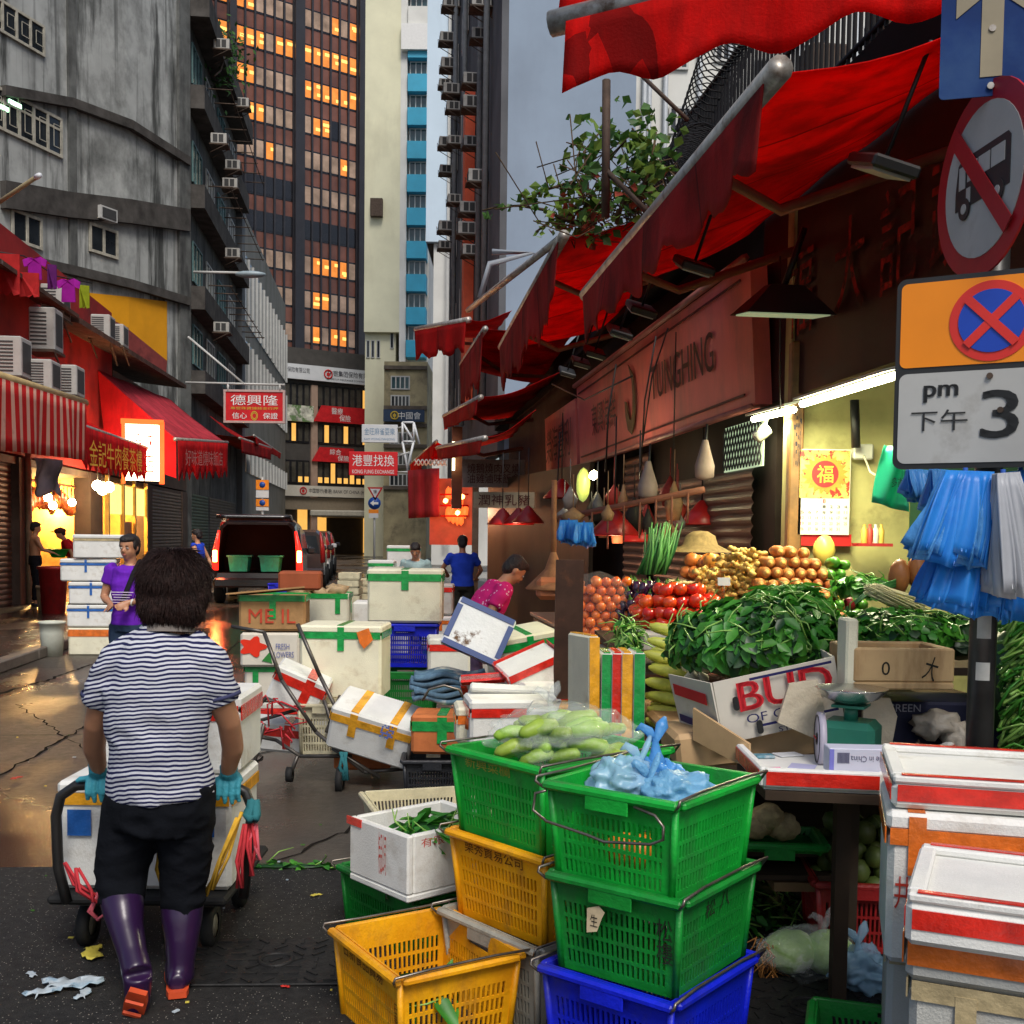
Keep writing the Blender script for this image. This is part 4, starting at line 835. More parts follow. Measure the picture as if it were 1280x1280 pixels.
# door frames, counters
t=thing('display_case','yellow lit glass door and sign panels of the left roast shop','display',pl_(30.5,.1,0))
for y in(29.5,31.2,32.6,34.2): MB().box(pl_(y,.1,1.6),(.1,.12,3.0),rz=.11).build('frame',mat('brass_frame',(.55,.32,.06),.35,.3,3),t,1)
rd_=mat('roast_red',(.45,.07,.02),.35,.4,9,c2=(.6,.25,.05),d=(.5,.6),dsc=9); rk=thing('hanging_rail','rail of hanging roast birds and packets inside the open left shop','rail',pl_(26,-.3,2.7)); MB().tube([pl_(23.6,-.3,2.72),pl_(27.9,-.3,2.72)],.03,5).build('rail',brownb,rk,1)
for i in range(13): c=pl_(23.8+i*.31,-.3,2.3+rnd.uniform(-.1,.1)); b=MB(); b.ball(c,(.10,.12,.24),0,2,nz=.3,seed=i); b.tube([c,c+V((0,0,.45))],.012,4); b.build('roast_bird',rd_,rk,1)
b=MB(); b.prism([pl_(29.6,.08,2.1),pl_(34.1,.08,2.1),pl_(34.1,.08,2.9),pl_(29.6,.08,2.9)],(1,.1,0),.04); b.build('sign_panel',mat('yellow_menu',(.6,.5,.15),.5,.5,6,emit=(1,.75,.2),es=.9),t,1)
b=MB(); b.prism([pl_(31.4,.06,.2),pl_(32.5,.06,.2),pl_(32.5,.06,1.9),pl_(31.4,.06,1.9)],(1,.1,0),.04); b.build('door_leaf',mat('orange_door',(.45,.17,.05),.4,.3,3),t,1)
hotw=mat('bulb_white_hot',(1,.9,.6),.5,0,emit=(1,.80,.42),es=40); BL=[(128,612,27.0),(122,607,27.3),(136,609,27.3),(60,622,24.2),(90,628,26),(66,632,24.5)]
for i,q in enumerate(BL):
    p=P(*q); t=thing('bulb_lamp',('bright bare bulb burning under the yellow lettered awning','bright bare bulb deep in the open left shop')[i>2],'lamp',p,group=('bulbs under the lettered awning','bulbs inside the left shop')[i>2]); MB().ball((0,0,0),.13 if i<3 else .09,0,2).build('bulb',hotw,t); MB().tube([(0,0,.08),(0,0,.5)],.01,4).build('cord',lb,t)
for q,pw in(((128,616,26.6),230),((63,628,24.0),240),((170,640,29.5),260),((110,620,28.5),260)): light('POINT',PL(q[0],q[1]+4,-1.0),pw*1.3,(1,.55,.18),.15)
# white-hot lightbox between the awnings
t=thing('lightbox_sign','blazing white and red lightbox sign between the two red left awnings','sign',P(178,600,27.5)); c=P(178,566,27.5); M=frame(c,(1,.35,0),(0,0,1)); b=MB(); b.box((0,0,0),(.78,1.35,.12),M=M); b.build('face',mat('lightbox_white',(1,.9,.8),.5,0,emit=(1,.82,.55),es=6),t,1)
b=MB(); b.box((.45,0,0),(.12,1.5,.16),M=M); b.box((0,.75,0),(1.0,.12,.16),M=M); b.box((-.44,.0,0),(.08,1.5,.16),M=M); b.build('frame',mat('lit_red_frame',(.6,.03,.01),.5,.2,emit=(1,.1,.01),es=1.2),t,1)
text('燒味\n飯店',.55,1.0,tr,t,M@Matrix.Translation((0,0,.07)))
light('POINT',P(180,575,26.6),60,(1,.5,.2),.2)
# --- awnings left
def stripes(nt,col):
    sp=nt.nodes.new('ShaderNodeSeparateXYZ'); nt.links.new(ncoord(nt),sp.inputs[0]); f=nmath(nt,'FRACT',nmath(nt,'MULTIPLY',sp.outputs[1],2.9)); return nmix(nt,nmath(nt,'LESS_THAN',f,.42),col,(.80,.46,.34))
strm=mat('striped_canvas',(.62,.02,.02),.8,.2,2,c2=(.3,.08,.06),d=(.55,.9),dsc=2,pat=stripes,tl=.25)
lred=cloth('left_red_canvas',(.70,.015,.018),(.3,.01,.01),.35,d=(.55,.9)); pk=cloth('rose_canvas',(.62,.06,.085),(.35,.04,.05),.3,d=(.5,.9))
t=awning('red and pale striped awning curtain sagging under the air conditioners at the left edge',pl_(14.2,.5,4.3),pl_(20.3,.5,4.3),PL(-60,452,2),PL(104,503,2),strm,strm,1.0,30,'flat',.07,2,barm=mat('yellowed_wood',(.45,.33,.15),.7,.2,4),rag=.0)
t=awning('red awning lettered in yellow characters above the glowing left shop',pl_(20.8,.0,4.4),pl_(27,.0,4.4),PL(98,530,1.8),PL(182,559,1.8),lred,lred,.82,12,'tri',.035,0)
gold=mat('gold_letters',(.9,.5,.04),.6,.2)
a_,b_=PL(110,566,1.87),PL(176,577,1.87); X=(b_-a_).normalized(); text('金記牛肉餐茶樓',(b_-a_).length,.5,gold,t,frame((a_+b_)/2+V((.05,-.06,0)),X,(0,0,1)))
W1=PL(122,463,0); W2=PL(214,500,.6)
t=awning('large rose red sloping canopy with a fringed valance of faded characters',W1,W2,P(220,549,W1.y),P(283,553,W1.y+5.5),pk,lred,1.05,9,'wave',.05,0)
a_,b_=P(224,572,W1.y-.05),P(279,574,W1.y+5); text('好味道燒味飯店',(b_-a_).length*.85,.42,mat('faded_pink_letters',(.55,.22,.2),.7,.1),t,frame((a_+b_)/2+V((.1,-.12,0)),(b_-a_),(0,0,1)))
b=MB(); b.prism([P(220,549,W1.y),P(220,549,W1.y)-V((0,0,1.0)),V((LX(W1.y,.2),W1.y,3.6)),W1],(0,-1,0),.02); b.build('side_flap',lred,t,1)
awning('darker red low canopy further along the left row',P(262,520,42),P(300,545,50),P(300,548,41),P(338,560,49),redd,redd,.5,6,'flat',.05,0)
awning('orange red canopy strip beneath the grey office building',P(268,543,46),P(300,566,60),P(318,545,44),P(350,566,58),cloth('orange_canvas',(.5,.07,.02),(.3,.04,.02),.3),redd,.3,6,'flat',.05,0)
# grey plastic bag under striped awning
t=thing('plastic_bag','translucent grey plastic sheet bag hanging below the striped awning','bag',P(60,580,20)); b=MB(); A_,B_=P(42,572,20),P(77,575,20.4); b.grid(lambda u,v:A_.lerp(B_,u)+V((.02*math.sin(v*9),.12*math.sin(u*9+v*3),-.62*v*(1+.12*math.sin(u*7)))),14,10,t=.01); b.build('sheet',mat('grey_plastic',(.42,.42,.48),.35,.3,3,tl=.4),t,1)
# posts
t=thing('shop_post','slim pale post in front of the left shop opening','post',G(36,745)); p=P(36,665,23.0); MB().tube([V((p.x,p.y,.13)),V((p.x,p.y,3.3))],.06,8).build('post',mat('post_pale',(.3,.22,.14),.6,.3,6),t,1)
# --- air conditioners on the left row
def bigac(lab,px0,px1,py0,py1,Y,fan=False,grp=None):
    a=P(px0,py1,Y); c=P(px1,py0,Y); w_=(c.x-a.x); h_=c.z-a.z; ctr=V(((a.x+c.x)/2,Y,(a.z+c.z)/2)); t=thing('air_conditioner',lab,'air conditioner',ctr-V((0,0,h_/2)),.10)
    M=WM[t.name]; b=MB(); b.box((0,.25,h_/2),(w_*.8,.55,h_),0,b=.02); b.build('casing',ac_w,t)
    b=MB()
    for i in range(9): b.box((-w_*.1,-.03,h_*(.14+.09*i)),(w_*.5,.012,h_*.035))
    b.box((w_*.405,.25,h_*.5),(.01,.4,h_*.75)); b.build('grille',ac_d,t)
    b=MB(); b.box((0,.2,-.03),(w_*.9,.7,.05)); b.tube([(-w_*.4,-.1,-.03),(-w_*.4,.55,-.4)],.02,5); b.tube([(w_*.4,-.1,-.03),(w_*.4,.55,-.4)],.02,5); b.build('bracket',rust,t); return t
for q in(('tall dark sided air conditioner highest on the red wall beside the laundry',48,82,355,397,23.5),('cream louvred air conditioner directly below the highest one',33,72,384,437,21.5),('weathered air conditioner with a peeling front at the left edge over the striped awning',-8,30,420,470,18.5),('cream air conditioner second from the left over the striped awning',30,68,449,486,19),('stained air conditioner at the right end over the striped awning',74,98,456,494,20),('air conditioner on brackets in front of the yellow wall panel, left one',111,140,393,422,27),('air conditioner on brackets in front of the yellow wall panel, right one',138,156,405,432,28)): bigac(*q)
# --- laundry
cl=[mat('cloth_'+n,c,.8,.2,5,tl=.3) for n,c in(('magenta',(.42,.02,.38)),('lime',(.30,.36,.02)),('red',(.5,.03,.03)),('purple',(.14,.02,.16)))]
def garment(lab,px0,px1,py0,py1,Y,m,kind='shirt'):
    a=P(px0,py0,Y); c=P(px1,py1,Y); w_=c.x-a.x; h_=a.z-c.z; M=Matrix.Translation((a.x,Y,a.z)); 
    if kind=='shirt': o=[(0,-.12),(.22,0),(.4,-.03),(.5,-.09),(.6,-.03),(.78,0),(1,-.12),(.95,-.42),(.8,-.36),(.82,-1),(.18,-.97),(.2,-.36),(.05,-.42)]
    else: o=[(0,0),(1,-.02),(1,-.95),(.8,-1),(.75,-.9),(.5,-1),(.3,-.93),(0,-.98)]
    b=MB(); b.prism([M@V((x*w_,.04*math.sin(x*7),y*h_)) for x,y in o],(0,-1,0),.02); ob=b.build('garment',m,label=lab,cat='clothing'); return ob
garment('magenta shirt hanging on the laundry line, the left one',28,58,321,350,20.5,cl[0]); garment('dark purple garment hanging between the two magenta shirts',59,70,330,362,20.8,cl[3],'c'); garment('magenta shirt with a yellow mark on the laundry line, the right one',70,100,348,378,21.2,cl[0]); garment('lime green towel at the right end of the laundry line',99,111,356,386,21.6,cl[1],'c'); garment('large red sheet drying on the left edge',-8,24,316,370,20,cl[2],'c'); garment('crumpled red cloth bundled below the left magenta shirt',24,48,340,372,20.3,cl[2],'c')
t=thing('laundry_line','thin laundry line sagging along the red upper wall','line',P(50,330,21)); MB().tube([P(-20,312,20),P(30,320,20.5),P(70,345,21.2),P(115,354,21.8)],.012,4).build('line',lb,t,1)
t=thing('drying_pole','slanting bamboo pole with a white tip sticking out at the left edge','pole',P(0,252,18)); MB().tube([P(-15,262,18),P(46,221,17)],.035,6).build('pole',mat('bamboo',(.3,.25,.14),.6,.2),t,1); MB().tube([P(45,221.5,17),P(50,219,16.9)],.04,6).build('tip',wht,t,1)
# orange/white road signs behind van
for i,(px,py,Y) in enumerate(((328,602,42),)):
    t=thing('road_sign','orange no stopping plates stacked on a post behind the dark van','traffic sign',V((P(px,680,Y).x,Y,0))); MB().tube([V((P(px,600,Y).x,Y+.06,0)),P(px,596,Y+.06)],.045,6).build('post',alu,t,1)
    for y0,y1,m in((600,612,'sign_orange'),(613,622,'white_board'),(624,633,'sign_orange'),(634,638,'white_board')):
        a=P(px-8,y1,Y); c=P(px+8,y0,Y); b=MB(); b.box(((a.x+c.x)/2,Y,(a.z+c.z)/2),(c.x-a.x,.02,c.z-a.z)); b.build('plate',_mc[m],t,1)
        if m=='sign_orange': b=MB(); b.lathe([(0,0),(.11,0),(.11,.01),(0,.01)],16,0,frame(((a.x+c.x)/2,Y-.012,(a.z+c.z)/2),(1,0,0),(0,0,1))); b.build('disc',_mc['sign_blue'],t,1)
# ================================================================ boxes and crates
foamW=mat('foam_white',(.72,.72,.68),.7,.10,4,c2=(.34,.28,.19),d=(.55,.85),dsc=5,bump=.2,bsc=130)
foamY=mat('foam_yellowed',(.74,.71,.54),.7,.1,4,c2=(.4,.3,.16),d=(.56,.85),dsc=5,bump=.2,bsc=130)
foamG=mat('foam_greyish',(.50,.50,.46),.7,.1,4,c2=(.25,.2,.14),d=(.5,.8),dsc=4,bump=.25,bsc=160)
tape={k:mat('tape_'+k,c,.25,.3,14,coat=.4,bump=.3,bsc=25,c2=tuple(x*.5 for x in c),d=(.55,.75),dsc=8) for k,c in dict(green=(.01,.30,.06),red=(.62,.02,.01),orange=(.70,.16,.02),yellow=(.78,.36,.02),blue=(.02,.12,.42),teal=(.03,.3,.22),clear=(.45,.36,.2)).items()}
card=mat('cardboard',(.40,.23,.10),.8,.2,5,c2=(.2,.11,.05),d=(.55,.8),dsc=3,bump=.1); cardo=mat('cardboard_orange',(.52,.16,.05),.75,.2,6,c2=(.3,.08,.03),dsc=4); cardw=mat('printed_white_card',(.62,.58,.50),.7,.1,4,c2=(.35,.28,.18),d=(.6,.8),dsc=4)
def foam(label,base,d,rz=0,m=None,tp=None,lid=True,rot=None,group=None,vt=(0,),band=True,open_=False,cat='foam box',name='foam_box',bw=.045,nolid=False,sidevt=False):
    m=m or foamW; w_,dd,h=d; t=thing(name,label,cat,base,rz,group,rot=rot); lh=.055 if lid else 0
    if open_:
        b=MB(); th_=.028
        b.box((0,0,th_/2),(w_,dd,th_),0,b=.006)
        for s in(-1,1): b.box((0,s*(dd-th_)/2,h/2+th_/2),(w_,th_,h-th_),0,b=.007); b.box((s*(w_-th_)/2,0,h/2+th_/2),(th_,dd-2*th_,h-th_),0,b=.006)
        b.build('body',m,t)
    else:
        MB().box((0,0,(h-lh)/2),(w_*.985,dd*.985,h-lh-.002),0,b=.018).build('body',m,t)
        if lid: MB().box((0,0,h-lh/2),(w_,dd,lh),0,b=.014).build('lid',m,t)
    if tp:
        tm_=tape[tp]; b=MB(); e=.004; zc=h-lh-.012
        if band:
            for s in(-1,1): b.box((0,s*(dd/2+.001),zc),(w_-.02,e,bw)); b.box((s*(w_/2+.001),0,zc),(e,dd-.02,bw))
        for x in vt:
            b.box((x*w_,0,h+.001),(bw,dd-.02,e)); 
            for s in(-1,1): b.box((x*w_+.003,s*(dd/2+.003),h-.09),(bw,e,.16))
        if sidevt:
            for s in(-1,1): b.box((s*(w_/2+.003),0,h-.09),(e,bw,.16))
        if not vt and band is False: b.box((0,0,h+.001),(w_-.02,bw,e))
        b.build('tape',tm_,t)
    return t
def lsp(a,b,n): return [a+(b-a)*i/n for i in range(n+1)]
plas={k:mat('crate_'+k,c,.42,.28,4,c2=tuple(x*.35+.025 for x in c),d=(.52,.78),dsc=7,st=(1,1,.5),bump=.2,bsc=45) for k,c in dict(green=(.006,.36,.035),dgreen=(.005,.22,.025),yellow=(.98,.38,.004),blue=(.004,.014,.58),grey=(.38,.36,.29),beige=(.55,.50,.33),black=(.018,.02,.025),red=(.4,.02,.02),teal=(.02,.42,.24),lime=(.10,.45,.05),navy=(.02,.05,.3)).items()}
wire=mat('wire_steel',(.22,.19,.16),.35,.3,20,metal=.8)
def crate(label,base,w_,dd,h,rz,col,handles=True,letters=(),group=None,rows=4,slot=.5,taper=.9,cat='plastic crate',name='plastic_crate',rot=None,rim=.03,flap=True):
    t=thing(name,label,cat,base,rz,group,rot=rot); m=plas[col]; b=MB(); k=taper; W2,D2=w_/2,dd/2
    c0=[(-W2*k,-D2*k),(W2*k,-D2*k),(W2*k,D2*k),(-W2*k,D2*k)]; c1=[(-W2,-D2),(W2,-D2),(W2,D2),(-W2,D2)]
    for s in range(4):
        a0,a1=c0[s],c0[(s+1)%4]; b0,b1=c1[s],c1[(s+1)%4]; L=(w_,dd)[s%2]; n=max(6,int(L/.021))
        us=[0,.07]; st_=(.86)/n
        for i in range(n):
            us+= [.07+st_*(i+.55),.07+st_*(i+1)]
        us[-1]=.93; us.append(1)
        vv=[0,.09]
        for r in range(rows): z=.09+(.66/rows)*(r+1); vv+=[z-.035,z]
        vv+=[.80,.90,1]
        nu=len(us)-1; mid=nu//2
        def hole(i,j,us=us,vv=vv):
            if 0<i<nu-1 and i%2==1:
                if j%2==1 and j<2*rows: return True
            if j==len(vv)-3 and (s==2 or (flap and s==0)) and abs((us[i]+us[i+1])/2-.5)<.14: return True
            return False
        b.panel([(a0[0],a0[1],0),(a1[0],a1[1],0),(b1[0],b1[1],h),(b0[0],b0[1],h)],us,vv,hole,.006)
        b.tube([(a0[0],a0[1],0),(b0[0],b0[1],h-.01)],.011,6)
        mx,my=(b0[0]+b1[0])/2,(b0[1]+b1[1])/2; q=(V((mx,my,0))).normalized()
        b.box((mx+q.x*rim*.4,my+q.y*rim*.4,h-.012),(L+rim*1.1 if s%2==0 else rim,rim if s%2==0 else L-rim*.2,.026),0,b=.008)
        if flap and s==0: b.box((mx+q.x*rim*.75,my+q.y*rim*.75,h-.035),(L*.34,.006,.05),0,b=.002)
    b.box((0,0,.008),(w_*k-.01,dd*k-.01,.012),0)
    b.build('body',m,t)
    if handles:
        for s in(-1,1):
            x=s*(W2+rim*.3); y0=D2*.55; up=.012
            pts=[(x,-D2-.02,h-.02),(x+s*.02,-D2-.035,h+.0),(x+s*.02,-D2-.03,h+up),(x+s*.008,-y0,h+up),(x+s*.008,y0,h+up),(x+s*.02,D2+.03,h+up),(x,D2+.02,h-.02)]
            if s>0 or handles==1: MB().tube(pts,.0045,6).build('wire_handle',wire,t)
    for (s,side,fx,fz,fw,fh,mt) in letters:        # side 0 = -Y face, 1 = +X face
        Mw=WM[t.name]; kk=k+(1-k)*fz
        if side==0: M=Mw@frame((fx*w_*kk,-D2*kk-.0035,fz*h),(1,0,0),(0,-D2*(1-k)/h,1))
        elif side==1: M=Mw@frame((W2*kk+.0035,fx*dd*kk,fz*h),(0,1,0),(W2*(1-k)/h,0,1))
        elif side==3: M=Mw@frame((-W2*kk-.0035,fx*dd*kk,fz*h),(0,-1,0),(-W2*(1-k)/h,0,1))
        text(s,fw,fh,mt,t,M)
    return t
def crate_px(label,Lp,Fp,Rp,Y,h,col,**k):
    z=P(*Fp,Y).z; f=G(*Fp,z); l=G(*Lp,z); r=G(*Rp,z); e=f-l; w_=e.length; yaw=math.atan2(e.y,e.x); n=V((-math.sin(yaw),math.cos(yaw),0)); dd=(r-f).dot(n)
    c=f-e/2+n*dd/2; 
    return crate(label,(c.x,c.y,z-h),w_,dd,h,yaw,col,**k),V((c.x,c.y,z)),yaw,w_,dd
inkb=mat('ink_brown',(.12,.04,.01),.7,.3,30); inkk=mat('ink_black',(.02,.02,.015),.7,.3,30); inkr=mat('ink_red',(.55,.05,.03),.6,.2,20)
# stack right of centre (three)
_,cA,yA,wA,dA=crate_px('green slotted crate on top of the front stack holding blue plastic bags',(688,975),(845,1003),(938,968),3.0,.29,'green')
z1=P(845,1125,3.0).z; z2=P(845,1252,3.0).z
crate('dark green crate with a torn paper tag, middle of the front stack',(cA.x+.01,cA.y,z1-.29),wA,dA,.29,yA+.02,'dgreen',letters=(('松\n樓',0,.40,.55,.05,.13,inkk),('松',1,-.1,.75,.06,.05,inkk),('八',1,.1,.77,.06,.05,inkk)))
crate('royal blue crate at the bottom of the front stack',(cA.x+.0,cA.y,z2-.31),wA+.01,dA+.01,.31,yA-.01,'blue',rows=3)
# paper tag
_M=Matrix.Translation((cA.x,cA.y,cA.z-.29))@Matrix.Rotation(yA,4,'Z'); w2,d2=wA/2,dA/2
_c=[o for o in COL.objects if o.get('label','').startswith('green slotted crate on top')][0]
MB().tube([_M@V(q) for q in((-w2,-d2-.02,.262),(-w2-.035,-d2-.025,.25),(-w2-.04,-d2-.03,.20),(-w2+.01,-d2-.03,.175),(-.06,-d2-.03,.160),(0,-d2-.03,.150),(.06,-d2-.03,.158),(w2-.06,-d2-.03,.17),(w2-.02,-d2-.03,.19),(w2-.02,-d2-.03,.225),(w2-.05,-d2-.025,.25),(w2-.12,-d2-.02,.262))],.0045,6).build('wire_handle',wire,_c,1)
M=Matrix.Translation((cA.x,cA.y,z1-.29))@Matrix.Rotation(yA+.02,4,'Z'); t=thing('paper_tag','small torn beige tag tied to the middle green crate','tag',M@V((-.03,-dA/2-.01,.17))); b=MB(); b.prism([M@V((x,-dA/2+.0-.012,z)) for x,z in((-.07,.21),(-.03,.225),(-.01,.21),(-.02,.19),(-.035,.15),(-.07,.14))],(0,-1,0),.003); b.build('paper',mat('tag_paper',(.6,.48,.3),.7,.2,20),t,1); text('生',.025,.035,inkk,t,M@frame((-.045,-dA/2-.0135,.18),(1,0,0),(0,0,1)))
# stack left of it
_,cB,yB,wB,dB=crate_px('green crate topping the second stack under the bag of loofahs',(566,932),(678,960),(790,925),3.55,.30,'green',flap=False,letters=(('新興菜欄',0,-.1,.86,.24,.04,mat('faded_gold_ink',(.4,.4,.05),.6,.3,20)),))
zb1=P(675,1072,3.55).z; zb2=P(668,1180,3.55).z
crate('yellow crate with black Chinese characters in the middle of the second stack',(cB.x,cB.y,zb1-.31),wB,dB,.31,yB+.03,'yellow',flap=False,letters=(('樂秀貿易公司',0,-.04,.85,.30,.045,inkb),))
crate('weathered grey white crate at the bottom of the second stack',(cB.x-.01,cB.y-.02,zb2-.33),wB+.02,dB+.02,.33,yB,'grey')
# front yellow crate
zf=P(500,1222,3.3).z
crate_px('nearly empty yellow crate with wire handles standing in front on the asphalt',(420,1160),(500,1222),(648,1190),3.3,.31,'yellow',flap=False,letters=(('日新食品貿易',0,-.06,.85,.30,.045,inkb),('日\n新\n合\n本',0,.455,.45,.035,.15,inkb)))
# white foam box on green crate at left
crate_px('green crate with a bent wire handle under the open white foam box',(428,1080),(520,1122),(585,1085),4.15,.30,'dgreen')
zq=P(508,1045,4.05).z; f_=G(510,1046,zq); l_=G(437,1020,zq); r_=G(590,1028,zq); e=f_-l_; yw=math.atan2(e.y,e.x); n=V((-math.sin(yw),math.cos(yw),0)); c_=f_-e/2+n*.23
t=foam('open white foam box with red printed characters and cut leaves inside',(c_.x,c_.y,zq-.25),(e.length,.46,.25),yw,foamW,None,open_=True)
text('特品公司',.05,.16,inkr,t,WM[t.name]@frame((.03,-.2305,.15),(1,0,0),(0,0,1))@Matrix.Rotation(0,4,'Z')); text('有限公司 6 場',.34,.035,inkr,t,WM[t.name]@frame((e.length/2+.0005,0,.215),(0,1,0),(0,0,1))); MB().box((-.16,-.231,.235),(.1,.006,.03)).build('tape',tape['red'],t)
crate_px('low beige crate standing on the road behind the open foam box',(455,990),(478,1020),(600,1005),5.0,.17,'beige',handles=False,rows=1)
# ---------------------------------------------------------------- right foreground foam boxes
def fbx(label,px,py,Y,d,rz,**k): return foam(label,P(px,py,Y),d,rz,**k)
t=foam('tall yellowed foam box with torn clear tape, front right corner',(1.30,2.62,0.0),(.62,.46,.60),-.42,foamG,'clear',vt=(-.3,.3),lid=False)
text('一品 有限公司',.3,.05,inkr,t,WM[t.name]@frame((.05,-.2335,.5),(1,0,0),(0,0,1)))
foam('white foam tray lid with red tape edges lying on the tall front right box',(1.31,2.62,.605),(.66,.48,.09),-.42,foamG,'orange',vt=(),bw=.07,lid=False)
def lidtray(label,c,w_,dd,rz,tp,m=None,tilt=0,h=.06):
    t=thing('foam_lid',label,'foam lid',c,rot=(tilt,0,rz)); b=MB(); b.box((0,0,h/2),(w_,dd,h),0,b=.014);  # loose foam box lid with raised rim
    for s in(-1,1): b.box((0,s*(dd/2-.02),h+.01),(w_-.006,.04,.022),0,b=.006); b.box((s*(w_/2-.02),0,h+.01),(.04,dd-.084,.022),0,b=.006)
    b.build('body',m or foamW,t); b=MB()
    for s in(-1,1): b.box((0,s*(dd/2+.001),h*.62),(w_-.03,.004,.045)); b.box((s*(w_/2+.001),0,h*.62),(.004,dd-.03,.045)); b.box((0,s*(dd/2-.012),h+.0235),(w_-.05,.02,.003))
    b.build('tape',tape[tp],t); return t
lidtray('white foam lid with a bright red taped rim, nearest of the front right pile',(1.29,2.56,.71),.66,.46,-.42,'red',h=.1)
t=foam('white foam box marked with a red scribble behind the front right pile',(1.39,3.12,.47),(.64,.44,.42),-.28,foamW,'orange',vt=(-.38,),lid=True)
text('井 乙',.11,.09,inkr,t,WM[t.name]@frame((-.24,-.2205,.2),(1,0,0),(0,0,1)))
lidtray('large white foam lid with red edge topping the rear right pile',(1.45,3.16,.895),.72,.50,-.26,'red',h=.07)
foam('greyish foam box with brown tape under the scribbled box',(1.42,3.2,0.02),(.62,.42,.45),-.3,foamG,'clear',vt=(-.35,),lid=False)
b=MB(); b.box((0,0,0),(.5,.42,.03),0,b=.01); o=b.build('foam_slab',foamW,label='blank white foam slab in the very bottom right corner',cat='foam slab'); o.location=(1.05,2.02,.55); o.rotation_euler=(.1,-.12,.5)
crate('green crate edge hidden low behind the front right foam pile',(1.18,3.28,0),.5,.3,.16,-.3,'dgreen',handles=False,rows=1)
# ---------------------------------------------------------------- mid street clutter
Z0=lambda px,py,Y,z: V((P(px,py,Y).x,Y,z))
def stk(px,Y,z): p=P(px,700,Y); return (p.x,Y,z)
# left stack by purple woman
x0=P(108,700,14.6).x
for i,(dx,w_,z,h,lab,tp,mm) in enumerate(((.05,.62,.13,.36,'yellowed foam box with a broad orange tape band at the bottom of the left stack','orange',foamY),(.02,.60,.50,.29,'white foam box with diagonal blue tape, lowest white one of the left stack','blue',foamW),(.05,.62,.80,.29,'white foam box with a short blue tape, third from bottom of the left stack','blue',foamW),(-.02,.70,1.10,.29,'wide white foam box with a vertical blue tape in the left stack','blue',foamW),(.12,.66,1.40,.31,'white foam box with a brown taped lid on top of the left stack','clear',foamW))):
    foam(lab,(x0+dx,14.8,z-.13),(w_,.42,h),.1+.04*i,mm,tp,vt=(() if i in(0,4) else (-.05,)),bw=.09 if i==0 else .03)
t=thing('bucket','white plastic bucket with a rim standing left of the foam stack','bucket',(P(68,700,14.6).x,14.5,0)); MB().lathe([(.13,0),(.15,.3),(.155,.42),(.17,.42),(.17,.45),(.15,.45),(.14,.3),(.12,.02)],20,cap=True).build('body',mat('bucket_white',(.5,.52,.44),.5,.15,5,c2=(.3,.3,.2),d=(.55,.8)),t)
t=thing('bucket','cream plastic bucket at the foot of the left shop','bucket',(P(58,700,21).x,21,.13)); MB().lathe([(.15,0),(.18,.3),(.185,.42),(.2,.42),(.2,.46),(.18,.46),(.17,.3),(.14,.02)],20,cap=True).build('body',mat('bucket_cream',(.45,.33,.2),.5,.2,5),t)
t=thing('red_bin','red plastic tub standing between the bucket and the foam stack','tub',(P(72,700,20.5).x,20.3,.13)); MB().lathe([(.2,0),(.25,.8),(.28,.8),(.28,.85),(.24,.85),(.2,.1)],18,cap=True).build('body',plas['red'],t)
# boxes behind cart trolley etc:   (label, px centre, Y, z, (w,d,h), rz, mat, tape, kw)
foam('big white foam box with green tape on the wire trolley',Z0(433,800,7.7,.51),(.56,.44,.50),-.04,foamY,'green',vt=(0,),bw=.045)
b=MB(); p=P(455,800,7.45); b.prism([p+V(q) for q in((-.05,0,.05),(.03,0,.08),(.06,0,.0),(0,0,-.06),(-.03,0,-.02))],(0,-1,0),.008); b.build('torn_tape',tape['orange'],label='crumpled orange tape scrap stuck on the green taped trolley box',cat='tape scrap')
foam('tilted foam box with yellow tape bands and a blue stamp sliding off the trolley',P(466,934,7.2),(.55,.34,.30),m=foamW,tp='yellow',vt=(-.22,.25),rot=(.30,.26,-.12),bw=.05)
t=thing('stamp_label','blue printed stamp square on the tilted yellow taped box','label',P(484,913,6.92)); M=frame(P(484,915,6.9),(1,-.12,-.25),(.26,.25,1)); b=MB(); 
for i in range(7):
    for j in range(7):
        if rnd.random()<.62: b.box((-.036+i*.012,-.036+j*.012,0),(.011,.011,.002),M=M)
b.build('print',mat('ink_blue',(.05,.08,.25),.6,.1),t,1)
foam('orange printed carton squeezed beneath the tilted foam box',Z0(455,950,7.5,.06),(.38,.32,.27),.05,cardo,'green',vt=(.1,),lid=False,band=False,cat='carton',name='carton')
crate('black slotted crate on the road carrying the orange box',Z0(541,960,6.9,.0),.34,.34,.26,.05,'black',handles=False,rows=4)
t=foam('orange carton wrapped in green tape on the black crate',Z0(555,900,6.9,.29),(.38,.32,.24),-.03,cardo,'green',vt=(0,),lid=True,bw=.06,cat='carton',name='carton')
p=P(555,868,6.7); MB().tube([p+V((-.13,0,-.04)),p+V((-.09,0,.03)),p+V((0,0,.055)),p+V((.09,0,.03)),p+V((.13,0,-.04))],.008,6).build('handle',wire,t,1)
den=mat('denim_blue',(.10,.18,.26),.85,.5,10,c2=(.5,.5,.45),d=(.55,.65),dsc=5,bump=.3); t=thing('folded_cloth','pile of folded faded blue cloth on the green taped orange carton','cloth',Z0(558,860,7,.6)); b=MB()
for i in range(5):
    zc=.60+i*.036
    b.grid(lambda u,v:P(516+88*u+3*math.sin(i*2),700,7.0+.3*v).xy.to_3d()+V((0,0,zc+.015*math.sin(u*9+i)+.008*math.sin(v*12+i*2))),20,6,t=.03)
b.build('cloth',den,t,1)
